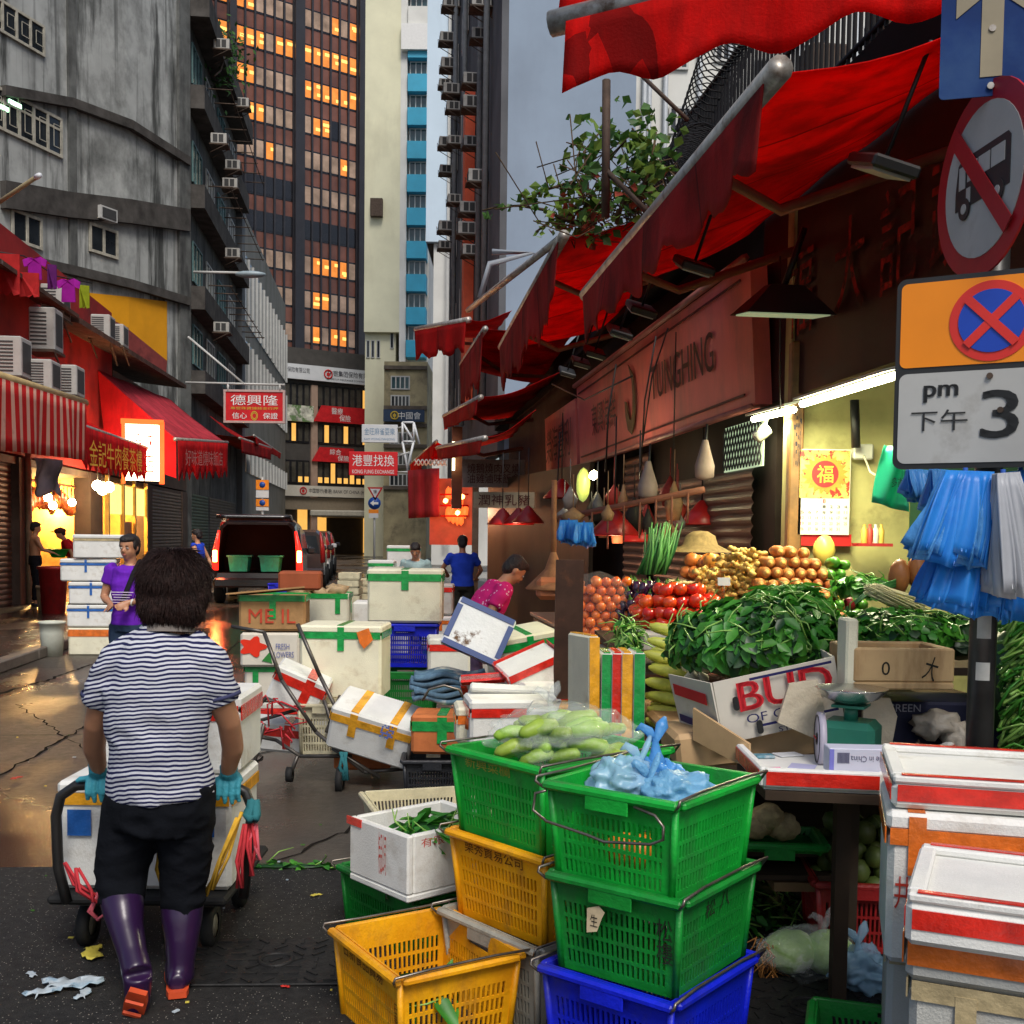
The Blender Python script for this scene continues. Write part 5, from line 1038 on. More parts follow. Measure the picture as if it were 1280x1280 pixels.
crate('green mesh crate behind the trolley under the blue crate',Z0(505,860,9.2,.16),.55,.4,.36,.02,'dgreen',handles=False,group=None)
crate('deep blue crate beneath the white box with green tape',Z0(508,800,9.4,.53),.52,.4,.36,.02,'blue',handles=False,rows=3,letters=(('三',0,.35,.6,.08,.06,inkk),))
foam('white foam box with green tape around its lid on the blue crate',Z0(508,780,9.4,.90),(.62,.45,.44),.02,foamY,'green',vt=(0,),bw=.06)
foam('open white foam box of crumpled paper with green taped rim near the dark van',Z0(403,760,10.2,.72),(.52,.40,.36),.05,foamY,'green',vt=(.3,),lid=False,sidevt=True)
foam('plain foam box under the paper filled one',Z0(405,800,10.2,.3),(.5,.40,.42),.02,foamG,None)
pap=mat('brown_paper',(.42,.30,.17),.8,.3,8); b=MB()
for i in range(16): b.ball((P(402,700,10.2).x+rnd.uniform(-.25,.25),10.2+rnd.uniform(-.15,.15),1.09+rnd.uniform(-.01,.05)),(.09,.07,.045),0,1,nz=.8,ns=3,seed=i)
tag(b.build('crumpled_paper',pap,label='crumpled brown paper overflowing from the open foam box',cat='paper'),kind='stuff')
t=foam('brown carton with green tape and red lettering, flaps open, on the printed carton',Z0(344,780,8.9,.86),(.52,.42,.27),.1,card,'green',vt=(0,),lid=False,cat='carton',name='carton',bw=.05); b=MB(); b.prism([V(q) for q in((-.34,-.30,.30),(.26,-.34,.36),(.22,-.02,.33),(-.25,.0,.28))],(0,0,1),.012); b.build('flap',card,t); text('ME IL',.36,.11,mat('print_red',(.5,.06,.03),.7,.2),t,WM[t.name]@frame((0,-.2165,.12),(1,0,0),(0,0,1)))
t=foam('white printed carton with a red flower picture below the brown carton',Z0(341,830,8.9,.58),(.46,.42,.27),.1,cardw,None,lid=False,cat='carton',name='carton'); b=MB(); b.prism([V((-.13+.09*math.cos(a)*(1+.25*math.cos(5*a)),-.214,.16+.07*math.sin(a)*(1+.25*math.cos(5*a)))) for a in[2*PI*i/30 for i in range(30)]],(0,-1,0),.004); b.build('flower_print',mat('print_flower',(.7,.03,.01),.6,.1),t); b=MB(); b.prism([V(q) for q in((-.06,-.214,.05),(.0,-.214,.12),(.02,-.214,.03))],(0,-1,0),.004); b.build('leaf_print',mat('print_green',(.03,.2,.04),.6,.1),t)
text('FRESH\nFLOWERS',.17,.11,mat('print_blue',(.08,.1,.3),.7,.2),t,WM[t.name]@frame((.1,-.2165,.13),(1,0,0),(0,0,1)))
foam('green and white carton at the base of the carton pile',Z0(345,880,8.95,.3),(.44,.40,.27),.06,cardw,'green',vt=(-.3,.3),lid=False,cat='carton',name='carton'); foam('dirty foam box lowest in the carton pile',Z0(340,900,8.95,0),(.46,.40,.29),.1,foamG,'red',vt=())
t=foam('flat reddish brown carton lying askew on the paper box',P(376,737,9.6),(.36,.3,.16),.1,mat('carton_red_brown',(.30,.075,.03),.75,.2,5),None,lid=False,cat='carton',name='carton')
# far foam boxes
foam('foam box with a green lid at the far left of the far foam group',Z0(478,690,16.5,.9),(.38,.4,.35),0,foamW,'green',vt=(),bw=.05); foam('white foam box under the green lidded one',Z0(479,690,16.5,.45),(.36,.4,.45),0,foamW,None)
foam('long white foam box with green tape behind the grey wire tray',Z0(505,690,17.5,1.1),(.5,.4,.36),0,foamW,'green',vt=()); 
foam('orange taped foam box with white windows in the far group',Z0(492,715,15.5,.75),(.45,.4,.30),0,foamW,'orange',vt=(-.33,0,.33),bw=.06); foam('red taped foam box below the orange taped one',Z0(492,730,15.4,.42),(.47,.4,.3),0,foamW,'red',vt=(-.3,.3),bw=.05); foam('foam box standing on the road under the red taped one',Z0(492,730,15.4,.0),(.47,.4,.4),0,foamG,'orange',vt=())
foam('white foam box with wide red tape near the blue shirted man',Z0(547,720,14.4,.62),(.42,.4,.38),0,foamG,'red',vt=(0,),bw=.06); foam('lower foam box with orange tape near the blue shirted man',Z0(552,720,14.2,.2),(.46,.4,.4),0,foamW,'orange',vt=(0,))
crate('pale wire tray on the orange taped far foam box',Z0(486,680,15.5,1.06),.36,.3,.12,0,'grey',handles=False,rows=1)
for i in range(2):
    for k in range((9,8)[i]):
        lab=('stacked flat beige produce tray in the taller far stack','stacked flat beige produce tray in the shorter far stack')[i]
        if i==0 and k==0:
            tp_=thing('produce_tray',lab,'tray',Z0(438,700,17,.02),0,'beige trays, taller stack'); b=MB(); b.box((0,0,.012),(.30,.36,.02))
            for s in(-1,1): b.box((0,s*.18,.06),(.32,.012,.09),b=.004); b.box((s*.155,0,.06),(.012,.35,.09),b=.004)
            b.build('body',plas['beige'],tp_)
        else: dup(tp_,Z0((438,458)[i],700,(17,17.6)[i],.02+k*.115),rnd.uniform(-.05,.05),lab,('beige trays, taller stack','beige trays, shorter stack')[i])
# scattered foam near the pushing trolley (centre right)
foam('foam box with pink print standing behind the green taped box',Z0(436+26,760,10.5,.5),(.30,.4,.5),.05,foamW,None,lid=False)
lidd=foamW
def slabt(label,px,py,Y,w_,h_,rx,ry,m=foamW,edge=None,rz=0):
    t=thing('foam_lid',label,'foam lid',P(px,py,Y),rot=(rx,ry,rz)); b=MB(); b.box((0,0,0),(w_,.045,h_),0,b=.01); b.build('body',m,t)  # flat foam box lid
    if edge: b=MB(); [b.box((0,-.002,s*(h_/2-.018)),(w_-.02,.052,.036)) for s in(-1,1)]; [b.box((s*(w_/2-.018),-.002,0),(.036,.052,h_-.1)) for s in(-1,1)]; b.build('edging',edge,t)
    return t
dirty=mat('foam_dirty',(.62,.64,.66),.6,.1,5,c2=(.10,.05,.02),d=(.57,.62),dsc=4.0,bump=.2)
slabt('large pale foam lid speckled with brown mud leaning beside the stooping woman',598,790,6.9,.38,.32,-.35,.42,dirty,mat('navy_edge',(.02,.05,.18),.5,.1))
foam('pinkish white foam box below the muddy lid',Z0(560,860,8.0,.52),(.30,.35,.38),.1,foamW,'red',vt=())
foam('white foam box with a green taped corner left of the dark board',P(655,843,7.3),(.40,.34,.30),m=foamY,tp='green',vt=(0,),rot=(.1,-.15,.35))
foam('open foam tray with red taped edge leaning below the green cornered box',P(668,850,6.6),(.36,.3,.14),m=foamW,tp='red',vt=(),rot=(.2,-.4,.25),lid=False)
slabt('white foam lid lying flat in front of the dark board',640,872,6.2,.50,.26,1.0,.06,foamW,None,.15); slabt('second white foam lid with a pink rim behind the bag of loofahs',622,858,6.6,.42,.24,.9,-.1,foamW,tape['red'],-.1)
foam('white foam box hidden behind the bag of loofahs',P(640,930,6.0),(.50,.32,.26),m=foamW,tp='red',vt=(),rot=(0,0,.15)); foam('cream foam box left of the bag of loofahs',P(600,925,6.1),(.28,.28,.2),m=foamY,tp='orange',vt=(0,),rot=(0,0,.1))
slabt('small foam board with red taped edge by the stooping woman',673,862,6.9,.30,.12,.5,.05,foamW,tape['red'],0)
b=MB(); 
for i in range(3): b.ball(P(593+i*3,905-i*5,5.9),(.05,.03,.05),0,1,nz=1,ns=2,seed=i)
b.build('orange_bag',mat('orange_plastic',(.8,.16,.02),.3,.2,8,tl=.2),label='crumpled orange plastic scrap left of the loofah bag',cat='plastic scrap')
# dark narrow board
t=thing('dark_board','tall dark rusty board with rounded foot leaning over the foam boxes','board',P(712,870,5.6)); b=MB(); c=P(711,812,5.6); Mx=frame(c,(1,.1,0),(0,0,1)); o=[(-.07,.45),(.07,.45),(.07,-.23),(.055,-.25),(-.055,-.25),(-.07,-.23),(-.075,-.1)]; b.prism([Mx@V((x,y,0)) for x,y in o],(0,-1,0),.04); b.build('board',mat('rust_dark',(.045,.02,.012),.6,.5,5,c2=(.14,.05,.02),d=(.55,.75),dsc=6),t,1)
# upright coloured foam lids beside the produce
for i,(px,col_,lab) in enumerate(((737,'yellow','standing foam lid edged with yellow tape, leftmost of the upright lids'),(757,'green','standing foam lid edged with green tape next to the yellow edged one'),(770,'red','standing foam lid edged with red tape in the upright row'),(782,'yellow','standing foam lid edged with amber tape in the upright row'),(797,'green','standing foam lid edged with green tape, rightmost of the upright lids'))):
    p=P(px,850 if i==0 else 874,5.0-.02*i); t=thing('foam_lid',lab,'foam lid',p,rot=(0,.04,1.80 if i==0 else 1.56)); h_=.40 if i==0 else .42
    b=MB(); b.box((.1,0,0),(.34,.05,h_),0,b=.008); b.build('body',foamY if i==0 else foamW,t); b=MB(); b.box((-.072,0,0),(.008,.046,h_-.01)); b.box((.1,0,h_/2+.002),(.33,.03,.006)); b.build('tape',tape[col_],t)
# ---------------------------------------------------------------- trolleys
tubm=mat('trolley_steel',(.10,.09,.08),.4,.3,10,metal=.6); rub=mat('black_rubber',(.015,.015,.015),.7,.2,10)
def wheel(par,c,r,w_,ax=0):
    M=Matrix.Translation(c)@Matrix.Rotation(PI/2,4,'Y')@Matrix.Translation((0,0,-w_/2)); MB().lathe([(r*.55,0),(r,.0),(r,w_),(r*.55,w_)],16,0,M).build('wheel',rub,par,1); MB().lathe([(0,.005),(r*.6,.005),(r*.6,w_-.005),(0,w_-.005)],12,0,M).build('hub',steel,par,1)
t=thing('platform_trolley','platform trolley with a curved black push handle pushed by the striped shirt woman','trolley',(P(195,1100,4.4).x,4.45,0)); cx_=P(195,1100,4.4).x
hd=[P(84,1128,4.1),P(73,1085,4.1),P(70,1020,4.1),P(76,995,4.1),P(95,982,4.1),P(140,979,4.1),P(250,981,4.1),P(290,982,4.1),P(307,990,4.1),P(315,1010,4.1),P(311,1060,4.1),P(304,1122,4.1)]
MB().tube(hd,.020,10).build('handle',mat('handle_black',(.015,.014,.013),.4,.3),t,1)
b=MB(); b.box((cx_+.0,4.53,.225),(.68,.74,.035),0,b=.012); b.build('deck',rub,t,1)
for x in(-.24,.24):
    for y in(4.32,4.8): wheel(t,V((cx_+x,y,.085)),.085,.04)
b=MB(); [b.box((cx_+x,y,.19),(.05,.06,.05)) for x in(-.24,.24) for y in(4.32,4.8)]; b.build('caster',tubm,t,1)
foam('large foam box with yellow tape and blue patches on the pushed trolley',(cx_+.01,4.46,.246),(.67,.46,.42),0,foamW,'yellow',vt=(),bw=.045,lid=True)
for s,lab in((-1,'left'),(1,'right')):
    b=MB(); b.box((cx_+s*.235,4.222,.51),(.09,.006,.1)); b.build('blue_patch',tape['blue'],label='blue tape patch on the '+lab+' front of the pushed foam box',cat='tape patch')
foam('upper white foam box with a broad red band on the pushed trolley',(P(221,900,4.5).x,4.56,.672),(.58,.42,.31),.02,foamW,'red',vt=(),bw=.06)
rp=[mat('rope_'+n,c,.8,.2,20) for n,c in(('red',(.5,.04,.05)),('yellow',(.6,.35,.04)),('teal',(.03,.15,.17)),('pink',(.6,.12,.15)))]
rope=thing('rope_bundle','tangle of red, yellow and teal straps tied to the trolley handle','rope',P(310,1050,4.05))
for k,(m_,x0_,y0_,x1_,y1_) in enumerate(((0,311,1008,316,1095),(0,305,1030,299,1110),(1,303,1015,262,1112),(1,298,1022,256,1120),(2,318,1000,318,1025),(3,318,1030,322,1075),(0,82,1078,122,1120),(3,122,1115,124,1150),(1,200,1050,205,1110),(0,95,1085,118,1128))):
    for r_ in range(3):
        a_=P(x0_+rnd.uniform(-3,3),y0_,4.04-rnd.uniform(0,.05)); c_=P(x1_+rnd.uniform(-4,4),y1_,4.04-rnd.uniform(0,.05)); mid=a_.lerp(c_,.5)+V((rnd.gauss(0,.02),0,-.02)); MB().tube([a_,mid,c_],.006 if m_!=2 else .018,5).build('strap',rp[m_],rope,1)
# wire shopping trolley holding the green taped box
t=thing('wire_trolley','grimy two wheeled wire trolley loaded with foam boxes in the road','trolley',(P(410,900,7.5).x,7.6,0))
b=MB()
L=[((290,783,7.3),(330,790,7.2)),((330,790,7.2),(352,850,7.1)),((352,850,7.1),(395,915,7.1)),((395,915,7.1),(455,965,7.1)),((455,965,7.1),(520,960,7.2)),((372,780,7.2),(400,845,7.1)),((400,845,7.1),(440,925,7.1)),((295,915,7.3),(345,925,7.3)),((345,925,7.3),(375,945,7.2)),((310,905,7.3),(395,880,7.4)),((415,935,7.1),(475,972,7.1)),((375,945,7.2),(440,945,7.2)),((405,875,7.2),(425,935,7.2)),((425,870,7.4),(408,915,7.2)),((372,945,7.2),(363,968,7.2)),((320,860,7.3),(300,915,7.3)),((355,850,7.2),(300,905,7.3)),((330,905,7.1),(310,985,7.2))]
for p_,q_ in L: b.tube([P(*p_),P(*q_)],.013,6)
b.build('frame',tubm,t,1)
MB().box((P(420,700,7.6).x,7.75,.49),(.55,.45,.03)).build('shelf',tubm,t,1)
for q in((425,975,7.05),(362,968,7.2)): wheel(t,P(*q),.085 if q[0]>400 else .05,.04)
foam('slanted small foam box with wide red tape hanging in the wire trolley',P(365,880,7.35),(.36,.28,.24),m=foamW,tp='red',vt=(.15,),rot=(.1,.42,.1),bw=.06)
foam('low foam box with red tape beneath the slanted one',P(345,935,7.6),(.42,.3,.2),m=foamW,tp='red',vt=(.2,),rot=(0,.1,.05),bw=.05)
crate('small beige basket hung on the wire trolley',P(402,940,7.35),.26,.26,.34,.05,'beige',handles=False)
b=MB(); 
for k in range(14): a_=P(340+rnd.uniform(-10,30),rnd.uniform(870,920),7.1); b.tube([a_,a_+V((rnd.gauss(0,.06),0,rnd.gauss(0,.05))),a_+V((rnd.gauss(0,.12),0,rnd.gauss(-.06,.05)))],.006,4)
b.build('tangled_cord',rp[0],t,1)
b=MB(); 
for k in range(8): a_=P(425+k*1.2,940,7.0); b.tube([a_,a_+V((rnd.gauss(0,.03),0,-.1)),a_+V((rnd.gauss(0,.04),0,-.18))],.008,4)
b.build('tied_string',rp[2],t,1)
# ---------------------------------------------------------------- van and cars
carb=mat('black_car_paint',(.012,.011,.011),.2,.2,1,coat=.8); cin=mat('cabin_dark',(.02,.017,.015),.8,.2,2); tl_=mat('tail_red',(.6,.01,.01),.25,.1,3,emit=(1,.02,.01),es=1.3); tlh=mat('tail_hot',(1,.5,.2),.3,0,emit=(1,.42,.08),es=22); chrome=mat('chrome',(.5,.5,.5),.2,.1,3,metal=1)
def van(label,x,Y,rz,open_=True,body=carb,W_=1.86,H_=1.95,L_=4.6,lit=True):
    t=thing('van' if open_ else 'parked_car',label,'van' if open_ else 'car',(x,Y,0),rz); M=WM[t.name]; hw=W_/2
    # cross section rings along Y with tumblehome; hollow at the back when open
    sec=lambda y,zt,k,zb=.42:[(-hw*k,y,zb),(-hw*k,y,zt*.58),(-hw*k*.86,y,zt*.95),(-hw*k*.74,y,zt),(hw*k*.74,y,zt),(hw*k*.86,y,zt*.95),(hw*k,y,zt*.58),(hw*k,y,zb)]
    S=[(0,H_*.96,.97),(.25,H_,1),(1.6,H_,1),(L_*.6,H_*.97,1),(L_*.78,H_*.62,.98),(L_,H_*.50,.92)]
    b=MB(); rings=[sec(*q) for q in S]; n=8; vs=[p for r in rings for p in r]; fs=[]
    for i in range(len(rings)-1):
        for k in range(n): k2=(k+1)%n; fs.append((i*n+k,(i+1)*n+k,(i+1)*n+k2,i*n+k2))
    fs.append(tuple((len(rings)-1)*n+k for k in range(n))[::-1])
    if not open_: fs.append(tuple(range(n)))
    b.add(vs,fs,0); b.build('body',body,t)
    if open_:
        b=MB(); ir=[[(x_*.93,y+.02,z*(.985 if z>.5 else 1)+.005) for x_,y,z in sec(y,zt-.03,k,.72)] for y,zt,k in S[:3]]; vs=[p for r in ir for p in r]; fs=[]
        for i in range(2):
            for k in range(n): k2=(k+1)%n; fs.append((i*n+k,i*n+k2,(i+1)*n+k2,(i+1)*n+k))
        fs.append(tuple(2*n+k for k in range(n))); b.add(vs,fs,0); b.build('cargo_bay',cin,t)
        b=MB(); R0,R1=sec(0,H_*.96,.97),[(x_*.93,y+.02,z*(.985 if z>.5 else 1)+.005) for x_,y,z in sec(0,H_*.96-.03,.97,.72)]
        b.add(R0+R1,[(k,(k+1)%n,n+(k+1)%n,n+k) for k in range(n)],0); b.build('rear_frame',body,t)
        b=MB(); b.grid(lambda u,v:(-hw*.80+u*hw*1.6,-.02-1.0*v,H_*.965+.10*math.sin(v*2.4)),8,6,t=.06); b.build('tailgate',body,t); b=MB(); b.prism([(-hw*.6,-.25,H_*.98+.0),(hw*.6,-.25,H_*.98),(hw*.6,-.75,H_+.04),(-hw*.6,-.75,H_+.04)],(0,0,-1),.01); b.build('tailgate_glass',glassd,t)
    else:
        b=MB(); b.prism([(-hw*.72,-.012,H_*.9),(hw*.72,-.012,H_*.9),(hw*.84,-.012,H_*.6),(-hw*.84,-.012,H_*.6)],(0,-1,0),.01); b.build('rear_window',glassd,t)
        MB().box((0,-.02,.78),(.5,.02,.12)).build('number_plate',mat('plate_yellow',(.6,.45,.05),.5,.1),t)
    b=MB()
    for s in(-1,1): b.prism([(s*hw*.935,.4,H_*.9),(s*hw*.935,L_*.6,H_*.86),(s*hw*1.008,L_*.7,H_*.6),(s*hw*1.008,.25,H_*.6)],(s,0,0),.02)
    b.build('side_window',glassd,t)
    b=MB(); b.box((0,-.06,.50),(W_*.98,.22,.22),0,b=.04); b.build('bumper',body,t)
    for s in(-1,1):
        b=MB(); b.loft([(s*hw*.95,-.02,.78),(s*hw*.94,-.02,1.2),(s*hw*.86,-.02,1.68)],[(.075,.06),(.07,.06),(.025,.04)],8,side=(1,0,0)); lo=b.build('taillight',tl_ if lit else mat('tail_unlit',(.30,.01,.01),.2,.1),t)
        if lit: b=MB(); b.box((s*hw*.945,-.09,1.10),(.09,.03,.26),0,b=.01); b.build('lamp_lens',tlh,lo)
        for y in(.75,L_*.78):
            Mw=Matrix.Translation((s*hw*.93,y,.33))@Matrix.Rotation(PI/2,4,'Y')@Matrix.Translation((0,0,-.11)); lo=MB().lathe([(.2,0),(.31,0),(.33,.03),(.33,.19),(.31,.22),(.2,.22)],20,0,Mw).build('wheel',rub,t); MB().lathe([(0,.02),(.21,.02),(.21,.2),(0,.2)],12,0,Mw).build('rim',chrome,lo)
    b=MB(); [b.box((s*(hw+.1),L_*.66,1.2),(.2,.12,.16),0,b=.03) for s in(-1,1)]; b.build('wing_mirror',body,t)
    return t
vx=P(322,700,25.5).x
van('black van with its tailgate raised and tail lights glowing red',vx,25.5,.14,W_=1.98)
for s in(-1,1): p=Matrix.Translation((vx,25.5,0))@Matrix.Rotation(.14,4,'Z')@V((s*.87,-.25,1.12)); light('POINT',p,14,(1,.12,.04),.1)
Mv=Matrix.Translation((vx,25.5,0))@Matrix.Rotation(.14,4,'Z')
for i,(x,lab) in enumerate(((-.42,'left turquoise plastic tub in the open back of the van'),(.28,'right turquoise plastic tub in the open back of the van'))):
    q=Mv@V((x,.3,.75)); t=thing('plastic_tub',lab,'tub',q,.14); b=MB(); b.loft([(0,0,0),(0,0,.34)],[(.29,.24),(.35,.28)],4); b.s=[False]*len(b.s); b.v=[Matrix.Rotation(PI/4,3,'Z')@(v) for v in b.v]; b.box((0,0,.35),(.56,.5,.04),0,b=.01); b.build('body',plas['teal'],t)
crate('bright blue crate standing behind the rear bumper of the van',Mv@V((.5,-.55,.15)),.42,.3,.36,.14,'blue',handles=False,rows=3,slot=.6)
van('dark people carrier parked ahead of the black van',P(367,700,33).x,33,.14,False,mat('dark_car_paint',(.03,.02,.02),.2,.2,1,coat=.8),1.8,1.75,4.5,False)
van('white car parked third in the row on the left',P(380,700,39).x,39,.14,False,mat('white_car_paint',(.6,.6,.6),.25,.05,1,coat=.8),1.75,1.55,4.4,False)
van('black car farthest along the parked row',P(389,700,45).x,45,.14,False,carb,1.8,1.75,4.4,False)
# ================================================================ road sign post with bags
SX,SY=P(1232,700,3.75).x,3.75
post=thing('sign_post','dark round road sign post covered with sticker scraps beside the vegetable stall','sign post',(SX,SY,0)); MB().tube([(SX,SY,0),(SX,SY,3.75)],.044,14).build('pole',mat('post_dark',(.05,.05,.048),.4,.4,6,c2=(.18,.17,.15),d=(.66,.7),dsc=7,metal=.4),post,1)
stk_=mat('sticker_paper',(.5,.5,.46),.6,.2,10)
for z,h_ in((1.16,.06),(1.30,.09)): MB().grid(lambda u,v:(SX+.0455*math.cos(-2.4+u*1.0),SY+.0455*math.sin(-2.4+u*1.0),z+v*h_),5,1).build('sticker',stk_,post,1)
sgr=mat('sign_back_grey',(.25,.25,.25),.5,.1); swh=mat('sign_white_worn',(.46,.46,.44),.6,.08,4,c2=(.3,.28,.25),d=(.6,.85),dsc=5); sblu=mat('sign_blue_worn',(.004,.030,.14),.75,.2,5,c2=(.03,.08,.2),d=(.5,.8)); sred=mat('sign_red_worn',(.42,.008,.015),.4,.15,5,c2=(.25,.01,.01),d=(.5,.8)); sorg=mat('sign_orange_big',(.92,.27,.005),.4,.06,3); sblk=mat('sign_black',(.02,.02,.02),.45,.1); scream=mat('sign_arrow_cream',(.26,.22,.14),.5,.15,5)
def rrect(w_,h_,r,n=5):
    o=[]
    for cx,cy,a0 in((w_/2-r,h_/2-r,0),(-w_/2+r,h_/2-r,90),(-w_/2+r,-h_/2+r,180),(w_/2-r,-h_/2+r,270)):
        for i in range(n+1): a=math.radians(a0+90*i/n); o.append((cx+r*math.cos(a),cy+r*math.sin(a)))
    return o
def plate(par,name,M,poly,z,t,m): b=MB(); b.prism([M@V((x,y,z)) for x,y in poly],M.to_3x3()@V((0,0,1)),t); return b.build(name,m,par,1)
def circ(r,n=40,cx=0,cy=0,ky=1): return [(cx+r*math.cos(2*PI*i/n),cy+ky*r*math.sin(2*PI*i/n)) for i in range(n)]
# arrow plate
a=math.radians(15); X=V((math.cos(a),-math.sin(a),0)); ss=thing('arrow_sign','blue road sign with a worn cream upward arrow at the top right corner','road sign',P(1241,30,3.68)); c=P(1241,20,3.68); M=frame(c,X,(0,0,1)); h_=.245
plate(ss,'plate',M,rrect(.31,.50,.015),0,.006,sblu); plate(ss,'arrow',M,[(-.033,-.19),(.033,-.19),(.033,.06),(.11,.0),(.11,.08),(0,.2),(-.11,.08),(-.11,0),(-.033,.06)],.003,.002,scream)
for y in(-.22,-.04): plate(ss,'bolt',M,circ(.011,10,0,y),.008,.006,steel)
# bus disc
a=math.radians(84); X=V((math.cos(a),-math.sin(a),0)); ss=thing('no_bus_sign','round red ringed road sign crossing out a black bus, seen obliquely','road sign',P(1229,225,3.72)); c=P(1229,225,3.72); M=frame(c,X,(0,0,1))
plate(ss,'plate',M,circ(.31),0,.008,sred); plate(ss,'face',M,circ(.245),.003,.003,swh)
busm=[[(-.17,-.06),(.17,-.06),(.17,.09),(.155,.105),(-.13,.105),(-.155,.09),(-.17,.0)]]
o=plate(ss,'bus_symbol',M,busm[0],.006,.002,sblk)
for x0,x1,y0,y1 in((-.145,-.105,.005,.08),(-.09,-.03,.02,.08),(-.02,.05,.02,.08),(.06,.14,.02,.08),(-.095,-.07,-.05,.0)): plate(o,'bus_window',M,[(x0,y0),(x1,y0),(x1,y1),(x0,y1)],.008,.002,swh)
for x in(-.105,.105): plate(o,'bus_wheel',M,circ(.036,18,x,-.065),.0095,.003,sblk); plate(o,'wheel_hub',M,circ(.017,12,x,-.065),.0115,.002,swh)
q=math.radians(-47); dx,dy=math.cos(q),math.sin(q); nx,ny=-dy*.030,dx*.030; plate(ss,'slash',M,[(-dx*.26-nx,-dy*.26-ny),(dx*.26-nx,dy*.26-ny),(dx*.26+nx,dy*.26+ny),(-dx*.26+nx,-dy*.26+ny)],.013,.003,sred)
# no stopping plate
a=math.radians(30); X=V((math.cos(a),-math.sin(a),0)); ss=thing('no_stopping_sign','orange no stopping plate over a white plate reading pm 3 in front of blue bags','road sign',P(1237,465,3.62)); c=P(1240,462,3.62); M=frame(c,X,(0,0,1)); W_=.60
def RP(px0,px1,y0,y1): # local rect from pixels through plane
    return None
plate(ss,'backing',M,rrect(W_,.625,.03),0,.012,sblk); plate(ss,'orange_plate',M,[(x,y+.158) for x,y in rrect(W_-.03,.275,.02)],.003,.003,sorg); plate(ss,'white_plate',M,[(x,y-.147) for x,y in rrect(W_-.03,.295,.025)],.003,.003,swh)
plate(ss,'red_ring',M,circ(.128,48,-.005,.155),.006,.003,mat('ring_red',(.7,.03,.02),.4,.08)); o=plate(ss,'blue_disc',M,circ(.100,48,-.005,.155),.009,.003,mat('disc_blue',(.01,.06,.45),.4,.08))
for q in(45,-45): q=math.radians(q); dx,dy=math.cos(q)*.105,math.sin(q)*.105; nx,ny=-math.sin(q)*.014,math.cos(q)*.014; plate(ss,'red_bar',M,[(-.005-dx-nx,.155-dy-ny),(-.005+dx-nx,.155+dy-ny),(-.005+dx+nx,.155+dy+ny),(-.005-dx+nx,.155-dy+ny)],.012 if q>0 else .0135,.003,_mc['ring_red'])
for s,x,y,w_,h_ in(('pm',-.152,-.068,.098,.052),('下午',-.155,-.155,.175,.068),('3',.028,-.142,.105,.15),('-',.135,-.145,.05,.016)):
    text(s,w_,h_,sblk,ss,M@Matrix.Translation((x,y,.0065)))
    for dx in ((.0022,-.0022) if s in('pm','3') else ()): text(s,w_+.006,h_+.004,sblk,ss,M@Matrix.Translation((x+dx,y,.0068)))
for x,y in((-.005,-.02),(.03,-.13)): plate(ss,'bolt',M,circ(.010,10,x,y),.012,.008,rust)
# bundles of plastic bags
bagb=mat('bag_blue',(.035,.32,.95),.38,.2,5,tl=.35,c2=(.02,.12,.6),d=(.5,.8),dsc=5); bagw=mat('bag_white',(.50,.52,.56),.38,.12,5,tl=.3); baglb=mat('bag_light_blue',(.12,.42,.85),.3,.15,6,tl=.35,bump=.6,bsc=18); bagc=mat('bag_clear',(.75,.82,.80),.10,.1,6,alpha=.17,bump=1,bsc=9); bagcb=mat('bag_clear_blue',(.35,.6,.8),.15,.15,6,alpha=.6,bump=.5,bsc=12)
def bundle(label,top0,top1,bl,br,Y,n,m,name='bag_bundle',cat='plastic bags',thick=.10,fold=.018):
    """n thin sheets hanging from a pinched top, fanned towards the bottom edge"""
    T0,T1,B0,B1=P(*top0,Y),P(*top1,Y),P(*bl,Y),P(*br,Y); b=MB(); R=random.Random(n)
    for k in range(n):
        f=k/(n-1)-.5; sh=R.uniform(-.02,.02); ph=R.uniform(0,6); dz=R.uniform(-.02,.02)
        def fn(u,v,f=f,ph=ph,dz=dz):
            p=T0.lerp(T1,u).lerp(B0.lerp(B1,u),v); w_=math.sin(v*PI/2)
            p=p+V((fold*math.sin(u*13+ph+v*2)*w_+.004*math.sin(u*47+ph*3+v*4)*w_,f*thick*(.35+.65*w_)+fold*1.2*math.sin(u*10+ph)*w_+.010*math.sin(u*38+ph*2+v*3)*w_,dz*v+.012*math.sin(u*9+ph)*v)); return p
        b.grid(fn,40,8,t=.0012,m=k%2)
    t=thing(name,label,cat,T0.lerp(T1,.5)); b.build('sheets',m,t,1); MB().tube([T0.lerp(T1,.5)+V((0,.02,.012)),T0.lerp(T1,.5)+V((0,.02,-.02))],.008,5).build('tie',mat('tie_blue',(.03,.1,.4),.7,.1),t,1); return t
bundle('large fan of blue plastic bags tied to the post, the upper one',(1180,588),(1240,590),(1134,690),(1230,708),3.5,17,[bagb,baglb]); bundle('lower fan of blue plastic bags tied to the post',(1190,652),(1245,660),(1150,752),(1248,768),3.56,15,[bagb,bagb])
bundle('bundle of grey white plastic bags hanging at the right edge',(1243,592),(1272,590),(1243,738),(1300,740),3.45,13,[bagw,bagw]); bundle('blue plastic bags partly hidden behind the white ones',(1258,590),(1300,585),(1246,770),(1320,775),3.62,8,[bagb,bagb]); 
bundle('small pale blue bag bundle hanging left of the big blue ones',(1134,586),(1160,588),(1134,618),(1158,634),4.4,6,[baglb,bagb])
bundle('pale blue bag bundle behind the upper fan',(1163,586),(1185,588),(1160,640),(1188,640),4.2,6,[baglb,bagb])
